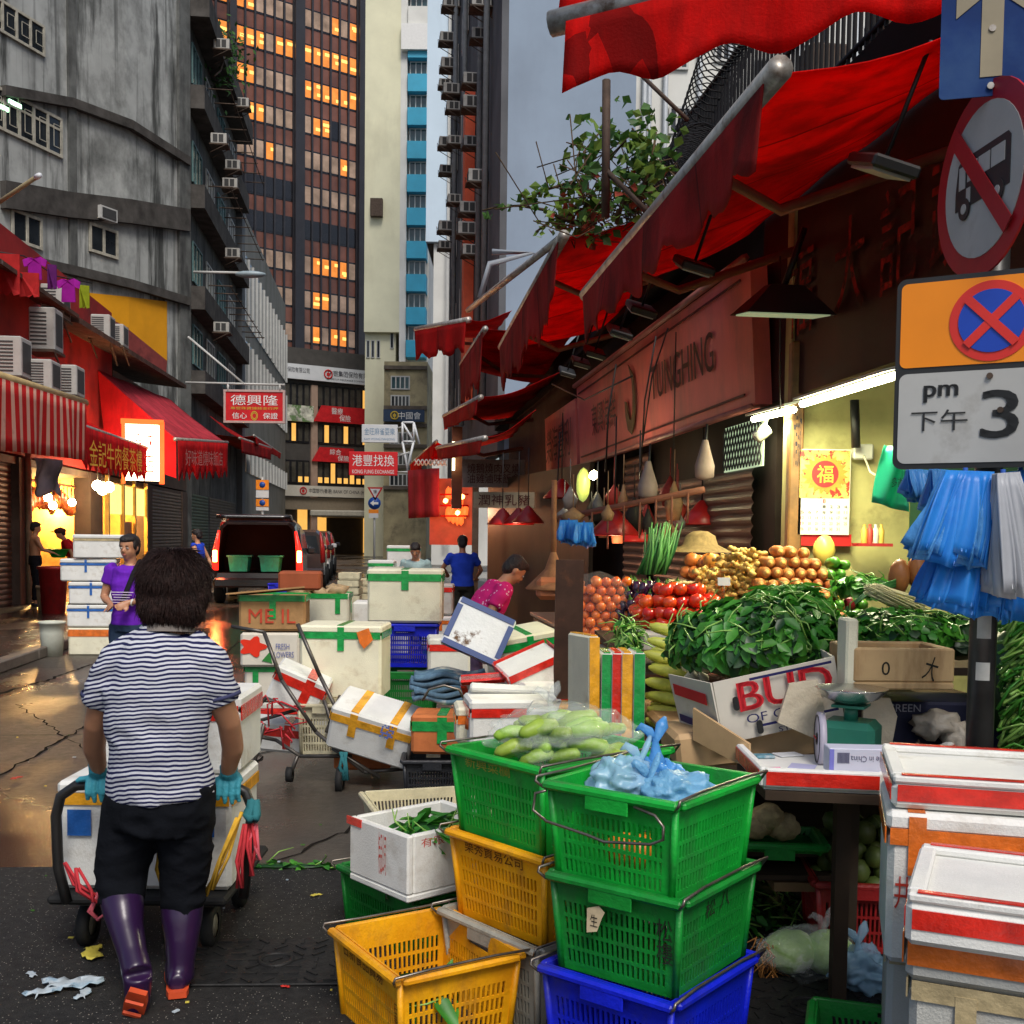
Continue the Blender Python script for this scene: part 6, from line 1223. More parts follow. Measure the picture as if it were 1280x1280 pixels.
t=thing('green_bag','large mint green plastic bag hanging on the lit stall wall','plastic bag',P(1112,560,5.9)); b=MB(); A_,B_,C_,D_=P(1105,556,5.9),P(1134,560,5.9),P(1134,640,5.9),P(1090,628,5.9); b.grid(lambda u,v:A_.lerp(B_,u).lerp(D_.lerp(C_,u),v)+V((0,.03*math.sin(u*8+v*3),0)),10,8,t=.004); b.build('sheet',mat('bag_mint',(.03,.50,.30),.4,.12,4,tl=.35),t,1); text('多謝',.06,.05,_mc['text_black'],t,frame(P(1122,603,5.85),(1,0,0),(0,0,1)))
# calendar
cal=thing('calendar','red and yellow wall calendar with a gold lucky character above its date grid','calendar',P(1030,670,7.2)); cc=lambda px,py,dy=0:P(px,py,7.28-dy)
b=MB(); a_,c_=cc(997,668),cc(1064,562); M=frame((a_+c_)/2,(1,0,0),(0,0,1)); W_=c_.x-a_.x; H_=c_.z-a_.z
plate(cal,'sheet',M,rrect(W_,H_,.004),0,.006,mat('calendar_paper',(.72,.72,.62),.6,.04)); ym=H_/2-H_*.29
plate(cal,'picture',M,[(-W_*.485,H_/2-H_*.57),(W_*.485,H_/2-H_*.57),(W_*.485,H_*.49),(-W_*.485,H_*.49)],.003,.003,mat('calendar_gold',(.80,.55,.12),.4,.4,14,c2=(.62,.03,.02),d=(.5,.56),dsc=22)); 
plate(cal,'sunburst',M,[((.36+.10*(i%2))*W_*math.cos(2*PI*i/40),ym+(.36+.10*(i%2))*W_*.85*math.sin(2*PI*i/40)) for i in range(40)],.006,.002,mat('cal_orange',(.75,.25,.03),.5,.2,20)); plate(cal,'roundel',M,circ(W_*.26,30,0,ym),.008,.003,mat('cal_red',(.62,.02,.02),.5,.1)); text('福',W_*.32,W_*.34,mat('cal_gold_text',(.85,.62,.05),.4,0),cal,M@Matrix.Translation((0,ym,.0095)))
dm=mat('cal_grey_text',(.12,.12,.12),.6,0)
text('8',W_*.06,W_*.08,tr,cal,M@Matrix.Translation((0,-H_*.105,.004)))
for r in range(5):
    for c in range(7):
        d=r*7+c-2
        if 1<=d<=31: text(str(d),W_*.06,W_*.055,tr if c==0 else dm,cal,M@Matrix.Translation((W_*(-.42+.14*c),-H_*(.17+.066*r),.004)),name='date')
b=MB(); a_,c_=cc(996,682,-.02),cc(1064,668,-.02); b.box(((a_.x+c_.x)/2,a_.y,(a_.z+c_.z)/2),(c_.x-a_.x,.01,c_.z-a_.z)); b.build('red_backing',tr,cal,1)
t=thing('wall_socket','white electric socket box with cables on the lit stall wall','socket',P(1078,565,7.2)); MB().box(P(1078,565,7.3),(.13,.06,.10),b=.01).build('box',mat('socket_white',(.6,.6,.5),.5,.05),t,1); MB().tube([P(1080,570,7.2),P(1088,590,7.1),P(1105,600,6.9),P(1130,598,6.5)],.008,5).build('cable',mat('cable_cream',(.5,.48,.35),.5,.1),t,1); MB().tube([P(1068,500,7.2),P(1070,560,7.2)],.03,5).build('conduit',lb,t,1)
t=thing('wall_shelf','red bracket shelf with small jars and sauce bottles on the lit stall wall','shelf',P(1090,680,7.1)); MB().box(P(1090,681,7.15),(.22,.14,.02)).build('shelf',plas['red'],t,1); b=MB(); 
for i in range(4): b.lathe([(.02,0),(.022,.08),(.01,.1),(.01,.12)],8,i%3,Matrix.Translation(P(1080+i*7,679,7.1)))
b.build('jars',wmt,t,1)
# ================================================================ vegetable stall
wd=mat('stall_wood',(.05,.032,.02),.7,.35,4,c2=(.04,.03,.02),dsc=3,st=(1,4,1)); dkp=mat('dark_plastic_under',(.02,.02,.02),.6,.3)
st_=thing('vegetable_stall','dark wooden stall bench holding the heaped vegetables under the lamps','stall',(1.2,5.6,0)); b=MB()
b.prism([V((.62,4.35,.74)),V((2.9,4.05,.74)),V((2.6,7.2,.74)),V((.42,7.2,.74))],(0,0,1),.05); b.build('bench_top',wd,st_,1)
b=MB(); b.prism([V((.60,5.5,1.0)),V((2.4,5.5,1.0)),V((2.2,7.15,1.08)),V((.47,7.15,1.08))],(0,0,1),.04); b.build('upper_board',wd,st_,1)
for x,y in((.72,4.5),(1.55,4.25),(2.6,4.2),(.52,7.0),(1.0,5.8)): MB().box((x,y,.345),(.07,.07,.69),b=.005).build('leg',wd,st_,1)
MB().box((1.35,5.0,.36),(1.3,1.1,.03)).build('lower_shelf',wd,st_,1)
MB().prism([V((.55,5.7,.02)),V((.47,7.1,.02)),V((.47,7.1,.73)),V((.55,5.7,.73))],(-1,0,0),.02).build('side_board',dkp,st_,1)
# produce prototypes ----------------------------------------------------------
def prod(name,label,cat,group,m,fn,mats=None):
    b=MB(); fn(b); o=b.build(name,mats or m,keep=True); WM[o.name]=Matrix(); return tag(o,label,cat,group)
used={}
def put(o,p,rot=None,sc=1):
    k=o.name
    if k not in used: used[k]=1; q=o
    else: q=o.copy(); COL.objects.link(q)
    q.location=p; q.rotation_euler=rot or (rnd.uniform(-.5,.5),rnd.uniform(-.5,.5),rnd.uniform(0,6.28)); q.scale=(sc,)*3 if not isinstance(sc,tuple) else sc; return q
def heap(o,c,rx,ry,h,r,jit=.25,yaw=0,maxn=80,sc=(.88,1.1),front=True,rot=None):
    n=0; z=r; lay=0; c=V(c); Rz=Matrix.Rotation(yaw,3,'Z')
    while z<h+r:
        k=math.sqrt(max(0,1-((z-r)/(h+r*.5))**1.4)); ax,ay=rx*k,ry*k; nx=int(ax/(r))+1
        for j in range(-int(ay/(r*1.75))-1,int(ay/(r*1.75))+2):
            for i in range(-nx,nx+1):
                x=(i+.5*((j+lay)%2))*r*2.0; y=j*r*1.75
                e=(x/max(ax,1e-3))**2+(y/max(ay,1e-3))**2
                if e>1.02: continue
                inner=(x/max(ax-2.2*r,1e-3))**2+((y)/max(ay-2.2*r,1e-3))**2<1 and ax>2.3*r
                if (inner and z<h-1.5*r) or (front and y>r*2 and z<h-1.5*r): continue
                if n>=maxn: return n
                put(o,c+Rz@V((x+rnd.uniform(-jit,jit)*r,y+rnd.uniform(-jit,jit)*r,z+rnd.uniform(-jit,jit)*r)),rot() if rot else None,rnd.uniform(*sc)); n+=1
        z+=r*1.55; lay+=1
    return n
tomm=mat('tomato_skin',(.72,.055,.010),.22,.2,3,rr=.3,coat=.3); grs=mat('calyx_green',(.06,.16,.02),.6,.2)
def f_tom(b):
    b.lathe([(.001,-.034),(.02,-.033),(.036,-.018),(.041,0),(.037,.018),(.024,.03),(.009,.028),(.001,.024)],14)
    for i in range(5): a=i*1.256; b.add([(0,0,.027),(.016*math.cos(a-.2),.016*math.sin(a-.2),.031),(.024*math.cos(a),.024*math.sin(a),.031),(.016*math.cos(a+.2),.016*math.sin(a+.2),.031)],[(0,1,2,3)],1)
tom=prod('tomato','ripe red tomato in the low heap in front of the onions','tomato','red tomatoes in the heap',None,f_tom,[tomm,grs])
c=P(850,795,6.15); foam('low white produce box with red corner print holding the red tomatoes',(c.x,6.2,1.0),(.50,.42,.12),.05,cardw,None,lid=False,cat='produce box',name='produce_box')
heap(tom,(c.x,6.22,1.12),.27,.23,.20,.038,maxn=70)
otom=prod('tomato','small orange red tomato in the clear bag hanging at the stall corner','tomato','small orange tomatoes in the bag',None,lambda b:b.ball((0,0,0),(.031,.031,.033),0,2,nz=.05),[mat('orange_tomato',(.72,.13,.012),.22,.15,3,rr=.3,coat=.3)])
cx_=P(752,760,6.8)
for j in range(8):
    for i in range(5):
        for k in range(2):
            if rnd.random()<.93: put(otom,(cx_.x-.125+i*.060+(.03 if j%2 else 0)+rnd.uniform(-.006,.006),6.78+k*.055+rnd.uniform(-.008,.008)+(.0 if 0<i<4 else .02),1.0+j*.050+rnd.uniform(-.006,.006)),sc=rnd.uniform(.9,1.1))
foam('shallow cream tray under the bag of orange tomatoes',(cx_.x,6.82,.915),(.34,.24,.06),0,foamY,None,lid=False,cat='tray',name='tray')
t=thing('net_bag','clear plastic bag stretched around the small orange tomatoes','plastic bag',(cx_.x,6.8,.97)); b=MB(); b.loft([(0,0,.0),(0,0,.03),(.0,0,.2),(0,0,.36),(0,0,.41),(.01,0,.44)],[(.13,.06),(.165,.08),(.17,.085),(.165,.08),(.12,.06),(.03,.02)],20); b.build('bag',mat('bag_film',(.8,.8,.8),.08,.05,5,alpha=.05,bump=1,bsc=9),t)
aub=prod('aubergine','round dark purple aubergine in the heap behind the orange tomatoes','aubergine','purple aubergines in the heap',None,lambda b:(b.ball((0,0,0),(.034,.034,.046),0,2),b.lathe([(.018,.03),(.014,.042),(.005,.05),(.005,.065)],8,1)),[mat('aubergine_skin',(.035,.006,.035),.12,.3,3,rr=.3,coat=.6),grs])
c=P(812,745,7.0); heap(aub,(c.x,6.85,1.06),.24,.20,.36,.036,maxn=85,front=False)
crate('black crate of aubergines behind the orange tomato bag',(c.x,7.0,.80),.48,.40,.2,0,'black',handles=False,rows=2)
onm=mat('onion_skin',(.62,.19,.03),.35,.25,3,rr=.35,c2=(.68,.30,.07),d=(.5,.7),dsc=30,st=(1,1,.05))
on=prod('onion','golden brown onion in the basket heap above the ginger','onion','onions in the heap',None,lambda b:b.lathe([(.001,-.042),(.02,-.04),(.045,-.02),(.05,.0),(.044,.024),(.025,.039),(.009,.044),(.004,.050)],14),[onm])
c=P(888,715,7.1); heap(on,(c.x+.02,7.05,1.36),.22,.20,.13,.045,maxn=30)
foam('onion carton with dark hand lettering below the onions',(c.x-.05,7.0,1.12),(.5,.46,.24),-.1,mat('carton_tan',(.5,.36,.2),.8,.2,5),None,lid=False,cat='carton',name='carton'); t=[o for o in COL.objects if o.get('label','').startswith('onion carton')][0]; text('ตลาด\nมะนาว',.3,.16,inkk,t,WM[t.name]@frame((-.05,-.2305,.13),(1,0,0),(0,0,1)))
gm=mat('ginger_skin',(.62,.40,.10),.6,.2,12,rr=.3,bump=.3)
def f_gin(b):
    R=random.Random(3)
    for q in(((-.05,0,0),(.035,.02,.02)),((0,.01,0),(.04,.024,.024)),((.05,0,.005),(.034,.02,.02)),((-.02,.03,.005),(.018,.03,.018)),((.03,-.03,.0),(.018,.028,.018)),((.07,.02,0),(.018,.022,.016)),((-.07,-.02,.01),(.018,.025,.016)),((.01,.0,.025),(.02,.018,.02))): b.ball(q[0],q[1],0,1,nz=.4,seed=R.random()*9)
gi=prod('ginger_root','knobbly pale ginger root in the heap beside the carrots','ginger','ginger roots in the heap',gm,f_gin)
c=P(905,745,6.5); heap(gi,(c.x-.02,6.45,1.18),.18,.2,.26,.04,.5,maxn=50); c=P(950,735,6.5); heap(gi,(c.x-.10,6.45,1.22),.22,.22,.30,.042,.5,maxn=70)
po=prod('potato','smooth yellow potato in the low row under the ginger','potato','potatoes below the ginger',None,lambda b:b.ball((0,0,0),(.05,.036,.032),0,2,nz=.15),[mat('potato_skin',(.60,.38,.11),.6,.2,9,rr=.3,bump=.1)])
c=P(930,775,6.0); heap(po,(c.x,6.0,1.10),.20,.16,.13,.037,maxn=26)
for (px,py,Y,w_,d_) in((925,800,6.3,.7,.6),): c=P(px,py,Y); foam('dark crate body under ginger and potatoes',(c.x,6.25,1.0),(.62,.7,.14),0,dkp,None,lid=False,cat='crate',name='produce_crate')
cam_=mat('carrot_skin',(.44,.14,.035),.55,.3,10,rr=.4,c2=(.25,.12,.05),d=(.5,.75),dsc=12); cae=mat('carrot_cut_end',(.66,.36,.11),.6,.2,8); cac=mat('carrot_core',(.85,.55,.12),.6,.1)
def f_car(b):
    b.tube([(0,0,0),(0,.01,0),(0,.04,0),(0,.11,0),(0,.19,0)],[.018,.029,.034,.031,.014],12); b.lathe([(0,.004),(.017,.004),(.0185,-.003)],12,1,Matrix.Rotation(PI/2,4,'X')); b.lathe([(.0,.007),(.008,.007),(.008,.0)],8,2,Matrix.Rotation(PI/2,4,'X')@Matrix.Translation((0,0,.0015)))
ca=prod('carrot','dusty orange brown carrot lying end on in the stacked carrot pile','carrot','carrots stacked end on',None,f_car,[cam_,cae,cac])
for r in range(7):
    n=(8,8,8,7,6,5,3)[r]
    for i in range(n):
        put(ca,V((P(1000,700,6.1).x+(i-(n-1)/2)*.064+rnd.uniform(-.006,.006),6.05+.035*r+rnd.uniform(-.015,.015),1.20+r*.058+rnd.uniform(-.006,.006))),(rnd.uniform(-.1,.1),rnd.uniform(0,6.28),rnd.uniform(-.16,.16)),rnd.uniform(.9,1.15))
foam('carton supporting the carrot pile',(P(1000,700,6.2).x,6.25,1.02),(.56,.34,.17),0,card,None,lid=False,cat='carton',name='carton')
cu=prod('cucumber','green cucumber lying end on right of the carrots','cucumber','cucumbers stacked end on',None,lambda b:b.tube([(0,-.005,0),(0,0,0),(0,.03,0),(0,.12,0),(0,.2,0)],[.008,.018,.03,.031,.012],12),[mat('cucumber_skin',(.07,.24,.02),.35,.3,6,rr=.4,c2=(.25,.42,.08),d=(.55,.8),dsc=6)])
for r in range(6):
    for i in range(3 if r<4 else 2): put(cu,V((P(1052,700,6.1).x-.03+i*.060+(.03 if r%2 else 0),6.05+.03*r,1.22+r*.055+rnd.uniform(-.01,.01))),(rnd.uniform(-.1,.1),0,rnd.uniform(-.2,.2)),rnd.uniform(.9,1.1))
b=MB(); b.ball((0,0,0),(.07,.07,.10),0,2,nz=.05); o=b.build('melon',mat('melon_yellow',(.72,.55,.10),.4,.1,4),label='oval yellow melon standing behind the carrots',cat='melon'); o.location=P(1030,690,7.0)-V((0,0,.09))
for (px,py,lab) in((1124,722,'squat brown orange pumpkin left of the blue bags'),(1147,715,'taller brown pumpkin half hidden by the blue bags')):
    b=MB(); b.ball((0,0,0),(.05,.05,.085),0,2,nz=.08); o=b.build('pumpkin',mat('pumpkin_brown',(.36,.13,.03),.5,.25,4),label=lab,cat='pumpkin'); o.location=P(px,py,5.2)-V((0,0,.08))
# big hat shaped melon / basket behind onions
t=thing('wicker_hat','round straw hat resting behind the onions','hat',P(880,672,7.6)); MB().lathe([(.22,0),(.18,.02),(.12,.05),(.10,.11),(.05,.14),(.0,.145)],20,0,Matrix.Translation(P(875,690,7.6))).build('hat',mat('straw',(.26,.18,.08),.8,.35,25),t,1)
# spring onions / leeks standing behind aubergines
lk=thing('leek_bundle','upright bundle of dark green leeks behind the aubergines','leeks',P(808,720,7.4)); b=MB()
for i in range(46):
    p=P(795+rnd.uniform(0,36),718,7.35+rnd.uniform(0,.2)); q=p+V((rnd.uniform(.02,.12),0,rnd.uniform(.22,.36))); b.tube([p,p.lerp(q,.5)+V((.01,0,0)),q],[.012,.011,.004],5,rnd.randrange(2))
b.build('leaves',[mat('leek_green',(.02,.13,.03),.5,.4,6),mat('leek_light',(.08,.26,.06),.5,.3,6)],lk,1)
# leafy heaps -----------------------------------------------------------------
lg=[mat('veg_leaf_a',(.035,.20,.018),.45,.4,8,tl=.2),mat('veg_leaf_b',(.075,.30,.03),.38,.4,8,tl=.25),mat('veg_leaf_c',(.012,.06,.012),.4,.4,8,tl=.15),mat('veg_stem',(.22,.42,.08),.4,.25,8)]
def leafheap(label,name,c,rad,n,ls,stems=60,yaw=0,ms=(0,0,1,2),wid=.5,hang=0,seed=1,cup=.12):
    R=random.Random(seed); c=V(c); b=MB(); Rz=Matrix.Rotation(yaw,3,'Z')
    b.ball(c,(rad[0]*.86,rad[1]*.86,rad[2]*.80),2,2,rot=(0,0,yaw),nz=.2,ns=2)
    def sp():
        a=R.uniform(0,2*PI); zz=R.uniform(-.25,1); k=math.sqrt(max(0,1-zz*zz))
        return V((k*math.cos(a),k*math.sin(a),zz))
    for i in range(n):
        d=sp(); k=R.uniform(.84,1.06)+.12*mn.noise(d*3+V((seed,0,0))); p=c+Rz@V((d.x*rad[0]*k,d.y*rad[1]*k,d.z*rad[2]*k))
        nr=(Rz@V((d.x/rad[0],d.y/rad[1],d.z/rad[2]))).normalized()
        a=(V((R.uniform(-1,1),R.uniform(-1,1),R.uniform(-1,.5)))); a=(a-nr*a.dot(nr)*.75); a.z-=hang; a.normalize()
        w_=a.cross(nr+V((R.uniform(-.5,.5),R.uniform(-.5,.5),R.uniform(-.5,.5)))); 
        if w_.length<1e-3: continue
        w_.normalize(); u=w_.cross(a); s=ls*R.uniform(.6,1.35); W_=s*wid*.5; m=R.choice(ms)
        q=[p,p+a*s*.35+w_*W_+u*s*cup,p+a*s*.75+w_*W_*.7+u*s*cup*.6,p+a*s,p+a*s*.75-w_*W_*.7+u*s*cup*.6,p+a*s*.35-w_*W_+u*s*cup,p+a*s*.4,p+a*s*.78]
        b.add(q,[(0,1,6),(0,6,5),(1,2,7,6),(6,7,4,5),(2,3,7),(7,3,4)],m,True)
    for i in range(stems):
        d=sp(); p=c+Rz@V((d.x*rad[0],d.y*rad[1],d.z*rad[2]))*1.0; a=V((R.uniform(-1,1),R.uniform(-1,1),R.uniform(-.4,.6))); a=a-d*a.dot(d)*.8; a.normalize(); L_=R.uniform(.06,.16)
        b.tube([p,p+a*L_*.5+d*.02,p+a*L_],[.004,.0035,.002],4,3)
    return b.build(name,lg,label=label,cat='leafy vegetables',kind='stuff')
leafheap('big heap of dark green leafy vegetables piled on the printed fruit carton','leafy_greens',P(948,806,4.75),(.37,.29,.19),1800,.075,110,-.35,wid=.55,hang=.35,seed=3)
leafheap('tall peak of long leafed greens at the top of the big heap','leafy_greens',P(985,775,4.95),(.20,.20,.14),380,.10,50,0,ms=(0,1,1),seed=5,wid=.4)
leafheap('heap of small leafed cress behind the open wooden box','watercress',P(1118,792,4.7),(.27,.24,.10),1300,.040,40,.1,ms=(0,1,1,2),wid=.8,seed=7)
leafheap('dark mixed cabbages and greens right of the cress heap','mixed_greens',P(1195,800,4.75),(.26,.22,.10),700,.055,40,.1,ms=(0,2,2),wid=.7,seed=8)
leafheap('pale green lettuce heap below the cucumbers','lettuce',P(1078,735,5.7),(.13,.13,.05),200,.06,10,.1,ms=(1,1,0),wid=.9,seed=9)
leafheap('dark stemmed greens hanging at the left end of the bench','leafy_greens',P(785,808,5.9),(.06,.12,.14),120,.05,40,0,ms=(1,3,0),seed=11)
leafheap('scattered green trimmings on the floor under the stall','green_trimmings',V((.98,4.9,.03)),(.28,.45,.07),420,.05,60,0,seed=12)
# choy bunches at right edge
ch=thing('choy_bunches','stacked bunches of long stemmed green vegetables at the right edge behind the post','vegetables',P(1265,940,4.1)); b=MB()
for i in range(420):
    y0=rnd.uniform(775,955); p=P(rnd.uniform(1246,1300),y0,4.15+rnd.uniform(-.1,.1)); q=p+V((rnd.uniform(.04,.22),rnd.uniform(-.05,.05),rnd.uniform(-.02,.14))); b.tube([p,p.lerp(q,.5)+V((0,0,.02)),q],[.007,.006,.003],4,rnd.choice((3,3,1,1,0)))
b.ball(P(1285,860,4.4),(.22,.12,.28),2,2); b.build('stems',lg,ch,1)
b=MB(); cs=V((0,0,0))
for i in range(36): b.tube([P(1058+rnd.uniform(0,3),760+i*.12,5.0),P(1088,741-rnd.uniform(0,6),5.05),P(1120,732-rnd.uniform(-3,8),5.1)],[.006,.006,.002],4,rnd.randrange(2))
for px in(1062,1096): 
    M=Matrix.Translation(P(px,757-(px-1058)*.45,5.02))@Matrix.Rotation(PI/2-.3,4,'Y'); b.lathe([(.028,-.014),(.03,-.014),(.03,.014),(.028,.014)],14,2,M)
b.build('spring_onions',[_mc['leek_light'],_mc['leek_green'],plas['red']],label='bunch of spring onions tied with red bands lying on the greens',cat='spring onions')
# enoki / noodles sheaf
b=MB(); p0=P(1088,738,4.9)
for i in range(260):
    a=rnd.uniform(-.5,.5); L_=rnd.uniform(.12,.21); p=p0+V((rnd.uniform(-.02,.05),rnd.uniform(-.05,.05),rnd.uniform(-.02,.03))); b.tube([p,p+V((L_*.9,-.02+a*.1,-.02-L_*.35+abs(rnd.gauss(0,.015))))],[.003,.004],3)
b.build('enoki_mushrooms',mat('enoki_cream',(.72,.66,.34),.5,.15,8),label='pale yellow sheaf of thin mushrooms behind the cress',cat='mushrooms')
# wax gourd half
t=thing('winter_melon','cut dark green winter melon showing its pale round face beside the tomatoes','melon',P(905,800,5.4)); c=P(893,790,5.3); b=MB(); b.tube([c,c+V((.06,.02,0)),c+V((.2,.08,0)),c+V((.3,.12,0))],[.075,.085,.088,.07],20); b.build('rind',mat('melon_rind',(.015,.05,.012),.4,.3,6),t,1); MB().tube([c+V((-.004,-.0015,0)),c+V((.002,0,0))],.071,20).build('cut_face',mat('melon_flesh',(.66,.68,.50),.5,.1,6),t,1)
# corn & radish/garlic
co=prod('corn_cob','yellow green corn cob pointing left in the stack of cobs','corn','stacked corn cobs',None,lambda b:(b.tube([(-.11,0,0),(-.08,0,0),(-.02,0,0),(.06,0,.0),(.10,0,0)],[.008,.022,.03,.028,.014],10,0),b.tube([(.02,.01,.005),(.07,.02,.01),(.13,.03,.02)],[.022,.02,.004],7,1)),[mat('corn_yellow',(.46,.50,.07),.5,.3,9,rr=.35,c2=(.7,.6,.15),d=(.55,.7),dsc=10),mat('corn_husk',(.12,.28,.03),.5,.3,6)])
for r in range(8):
    for k in range(2): put(co,P(838+rnd.uniform(-6,4),908-r*17,4.95+.09*k+r*.05),(rnd.uniform(-.2,.2),rnd.uniform(.15,.35),rnd.uniform(-.3,.1)),rnd.uniform(.85,1.05))
for i in range(3): put(co,P(842+i*3,825-i*9,5.55),(0,.1,.1),1.15)
ga=prod('garlic_bulb','white garlic bulb stacked between the corn cobs and the fruit carton','garlic','white garlic bulbs',None,lambda b:(b.lathe([(.001,-.028),(.02,-.027),(.036,-.012),(.036,.006),(.02,.024),(.008,.036),(.006,.055)],10,0),),[mat('garlic_white',(.66,.62,.52),.5,.12,12,rr=.2,c2=(.55,.45,.35),d=(.6,.8),dsc=10)])
for r in range(9):
    for k in range(2): put(ga,P(862+k*13+rnd.uniform(-3,3),925-r*15-rnd.uniform(0,4),4.72+r*.06),sc=rnd.uniform(.85,1.15))
for (px,py,s) in((873,806,1.6),(862,815,1.2),(875,822,1.3)): put(ga,P(px,py,5.3),(0,.3,1),s)
foam('cardboard tray edge below the garlic and corn',(P(850,930,4.85).x,5.0,.80),(.26,.7,.05),.05,card,None,lid=False,cat='tray',name='tray')
# printed fruit carton (slogan of California)
f_=P(905,930,4.25); bud=thing('fruit_carton','tilted white fruit carton printed in big red letters, holding the leafy heap','carton',f_,rot=(0,-.22,.0)); Mb=WM[bud.name]
def face(par,nm,poly,m,t_=.008): b=MB(); b.prism([Mb@V(q) for q in poly],(0,-1,0),t_); return b.build(nm,m,par,1)
fr=face(bud,'front_panel',[(.0,0,0),(.47,.02,-.0),(.47,-.01,.245),(.0,-.03,.245)],cardw); Mf=Mb@frame((.235,-.0085,.12),(1,.04,0),(0,-.122,1))
text('BUD',.36,.105,mat('print_bold_red',(.55,.02,.03),.6,.1),fr,Mf@Matrix.Translation((.03,.05,.012)))
for dx in(-.004,.004): text('BUD',.36,.115,_mc['print_bold_red'],fr,Mf@Matrix.Translation((.03+dx,.05,.0124)))
text('OF CALIF',.27,.035,mat('print_navy',(.02,.02,.1),.6,.1),fr,Mf@Matrix.Translation((.0,-.04,.012))); text('STAR',.1,.02,_mc['print_navy'],fr,Mf@Matrix.Translation((.03,-.105,.012)))
for y in(.112,-.075): plate(fr,'stripe',Mf,[(-.1,y-.005),(.22,y-.005),(.22,y+.005),(-.1,y+.005)],.0125,.001,_mc['print_navy'])
for (x,y) in((-.165,.03),(-.09,-.08),(.07,-.08)): plate(fr,'hand_hole',Mf,rrect(.024,.05,.01,3) if 0 else [(x+a_,y+c_) for a_,c_ in rrect(.024,.055,.011,3)],.0126,.001,dkp)
b=MB(); b.prism([Mb@V(q) for q in((-.005,0,0),(-.11,.34,.03),(-.12,.32,.26),(-.01,-.03,.245))],(-1,-.6,0),.008); o=b.build('side_panel',cardw,bud,1); Ms=Mb@frame((-.062,.155,.135),(.105,-.34,-.03),(0,-.05,1)); plate(o,'red_print',Ms,[(-.15,.03),(.13,.03),(.13,.075),(-.15,.075)],.008,.002,_mc['print_bold_red']); plate(o,'dark_print',Ms,[(-.14,-.08),(.14,-.08),(.14,-.05),(-.14,-.05)],.008,.002,_mc['print_navy'])
b=MB(); b.prism([Mb@V(q) for q in((.475,.02,0),(.50,.4,.0),(.50,.38,.25),(.475,-.01,.245))],(1,0,0),.008); b.build('end_panel',cardw,bud,1)
foam('waxed tan carton under the printed fruit carton',P(928,952,4.3)+V((.02,.2,-.02)),(.56,.36,.15),.0,mat('wax_carton',(.50,.33,.17),.6,.2,4),None,lid=False,rot=(0,-.12,.05),cat='carton',name='carton')
b=MB(); q=[P(866,885,4.3),P(866,925,4.3),P(936,962,4.1),P(936,930,4.1)]; b.prism(q,(-1,-1,0),.01); b.build('carton_flap',mat('wax_carton',(.5,.33,.17),.6,.2,4),label='bent tan carton flap left of the printed fruit carton',cat='cardboard')
t=foam('open pale wooden box scrawled with black marks in front of the cress',P(1127,862,4.15)+V((0,.14,0)),(.38,.3,.155),.03,mat('pale_plywood',(.50,.34,.17),.7,.2,3,c2=(.36,.22,.1),d=(.5,.7),dsc=3,st=(4,1,1)),None,open_=True,cat='wooden box',name='wooden_box'); text('0',.04,.05,inkk,t,WM[t.name]@frame((-.07,-.1515,.08),(1,0,0),(0,0,1)),keepasp=True); text('大',.05,.09,inkk,t,WM[t.name]@frame((.10,-.1515,.08),(1,0,-.3),(.3,0,1)))
t=thing('foam_post','upright rough piece of foam with red marks standing beside the wooden box','foam piece',P(1060,880,4.2)); MB().box(P(1059,822,4.2),(.045,.12,.30),b=.008).build('body',foamY,t,1)
# scale and counter tray
ct=P(1015,965,3.85); zt=ct.z; cnt=thing('counter_table','small counter with a dark edge in front of the stall','table',(ct.x+.0,4.0,0)); b=MB(); b.prism([V((P(925,940,4.1).x,4.15,zt-.03)),V((P(955,990,3.7).x,3.68,zt-.03)),V((P(1110,985,3.6).x,3.62,zt-.03)),V((P(1200,930,4.3).x,4.3,zt-.03))],(0,0,1),.03); b.build('top',wd,cnt,1)
for x,y in((1.16,3.86),(1.28,4.15)): MB().box((x,y,zt/2-.04),(.05,.05,zt-.06)).build('leg',wd,cnt,1)
b=MB(); T4=[V((P(927,942,4.1).x,4.13,zt)),V((P(955,985,3.7).x,3.70,zt)),V((P(1106,982,3.6).x,3.64,zt)),V((P(1190,930,4.25).x,4.25,zt))]; t=thing('foam_tray','white foam tray with red taped edge serving as the money counter','tray',ct); b.prism(T4,(0,0,1),.028); b.build('base',foamW,t,1)
for i in range(3):
    a_,c_=T4[i],T4[i+1]; d_=(c_-a_); L_=d_.length; b=MB(); b.box(((a_+c_)/2).xy.to_3d()+V((0,0,zt+.012)),(L_,.03,.065),rz=math.atan2(d_.y,d_.x),b=.006); b.build('rim',foamW,t,1); b=MB(); n=V((d_.y,-d_.x,0)).normalized(); s_=1 if n.y<0 or i==0 else -1; n=n if n.dot((a_+c_)/2-V((1.1,3.95,0)))>0 else -n
    b.box(((a_+c_)/2).xy.to_3d()+n*.0165+V((0,0,zt+.012)),(L_*.97,.003,.045),rz=math.atan2(d_.y,d_.x)); b.build('tape',tape['red'],t,1)
s0=P(1062,945,4.0); s0.z=zt; scl=thing('weighing_scale','green mechanical weighing scale with a steel pan and round dial','scale',s0,-.5); scl.scale=(1.15,)*3
grn_=mat('scale_green',(.02,.17,.11),.4,.2,4); b=MB(); b.box((0,0,.075),(.17,.15,.13),b=.02); b.build('body',grn_,scl)
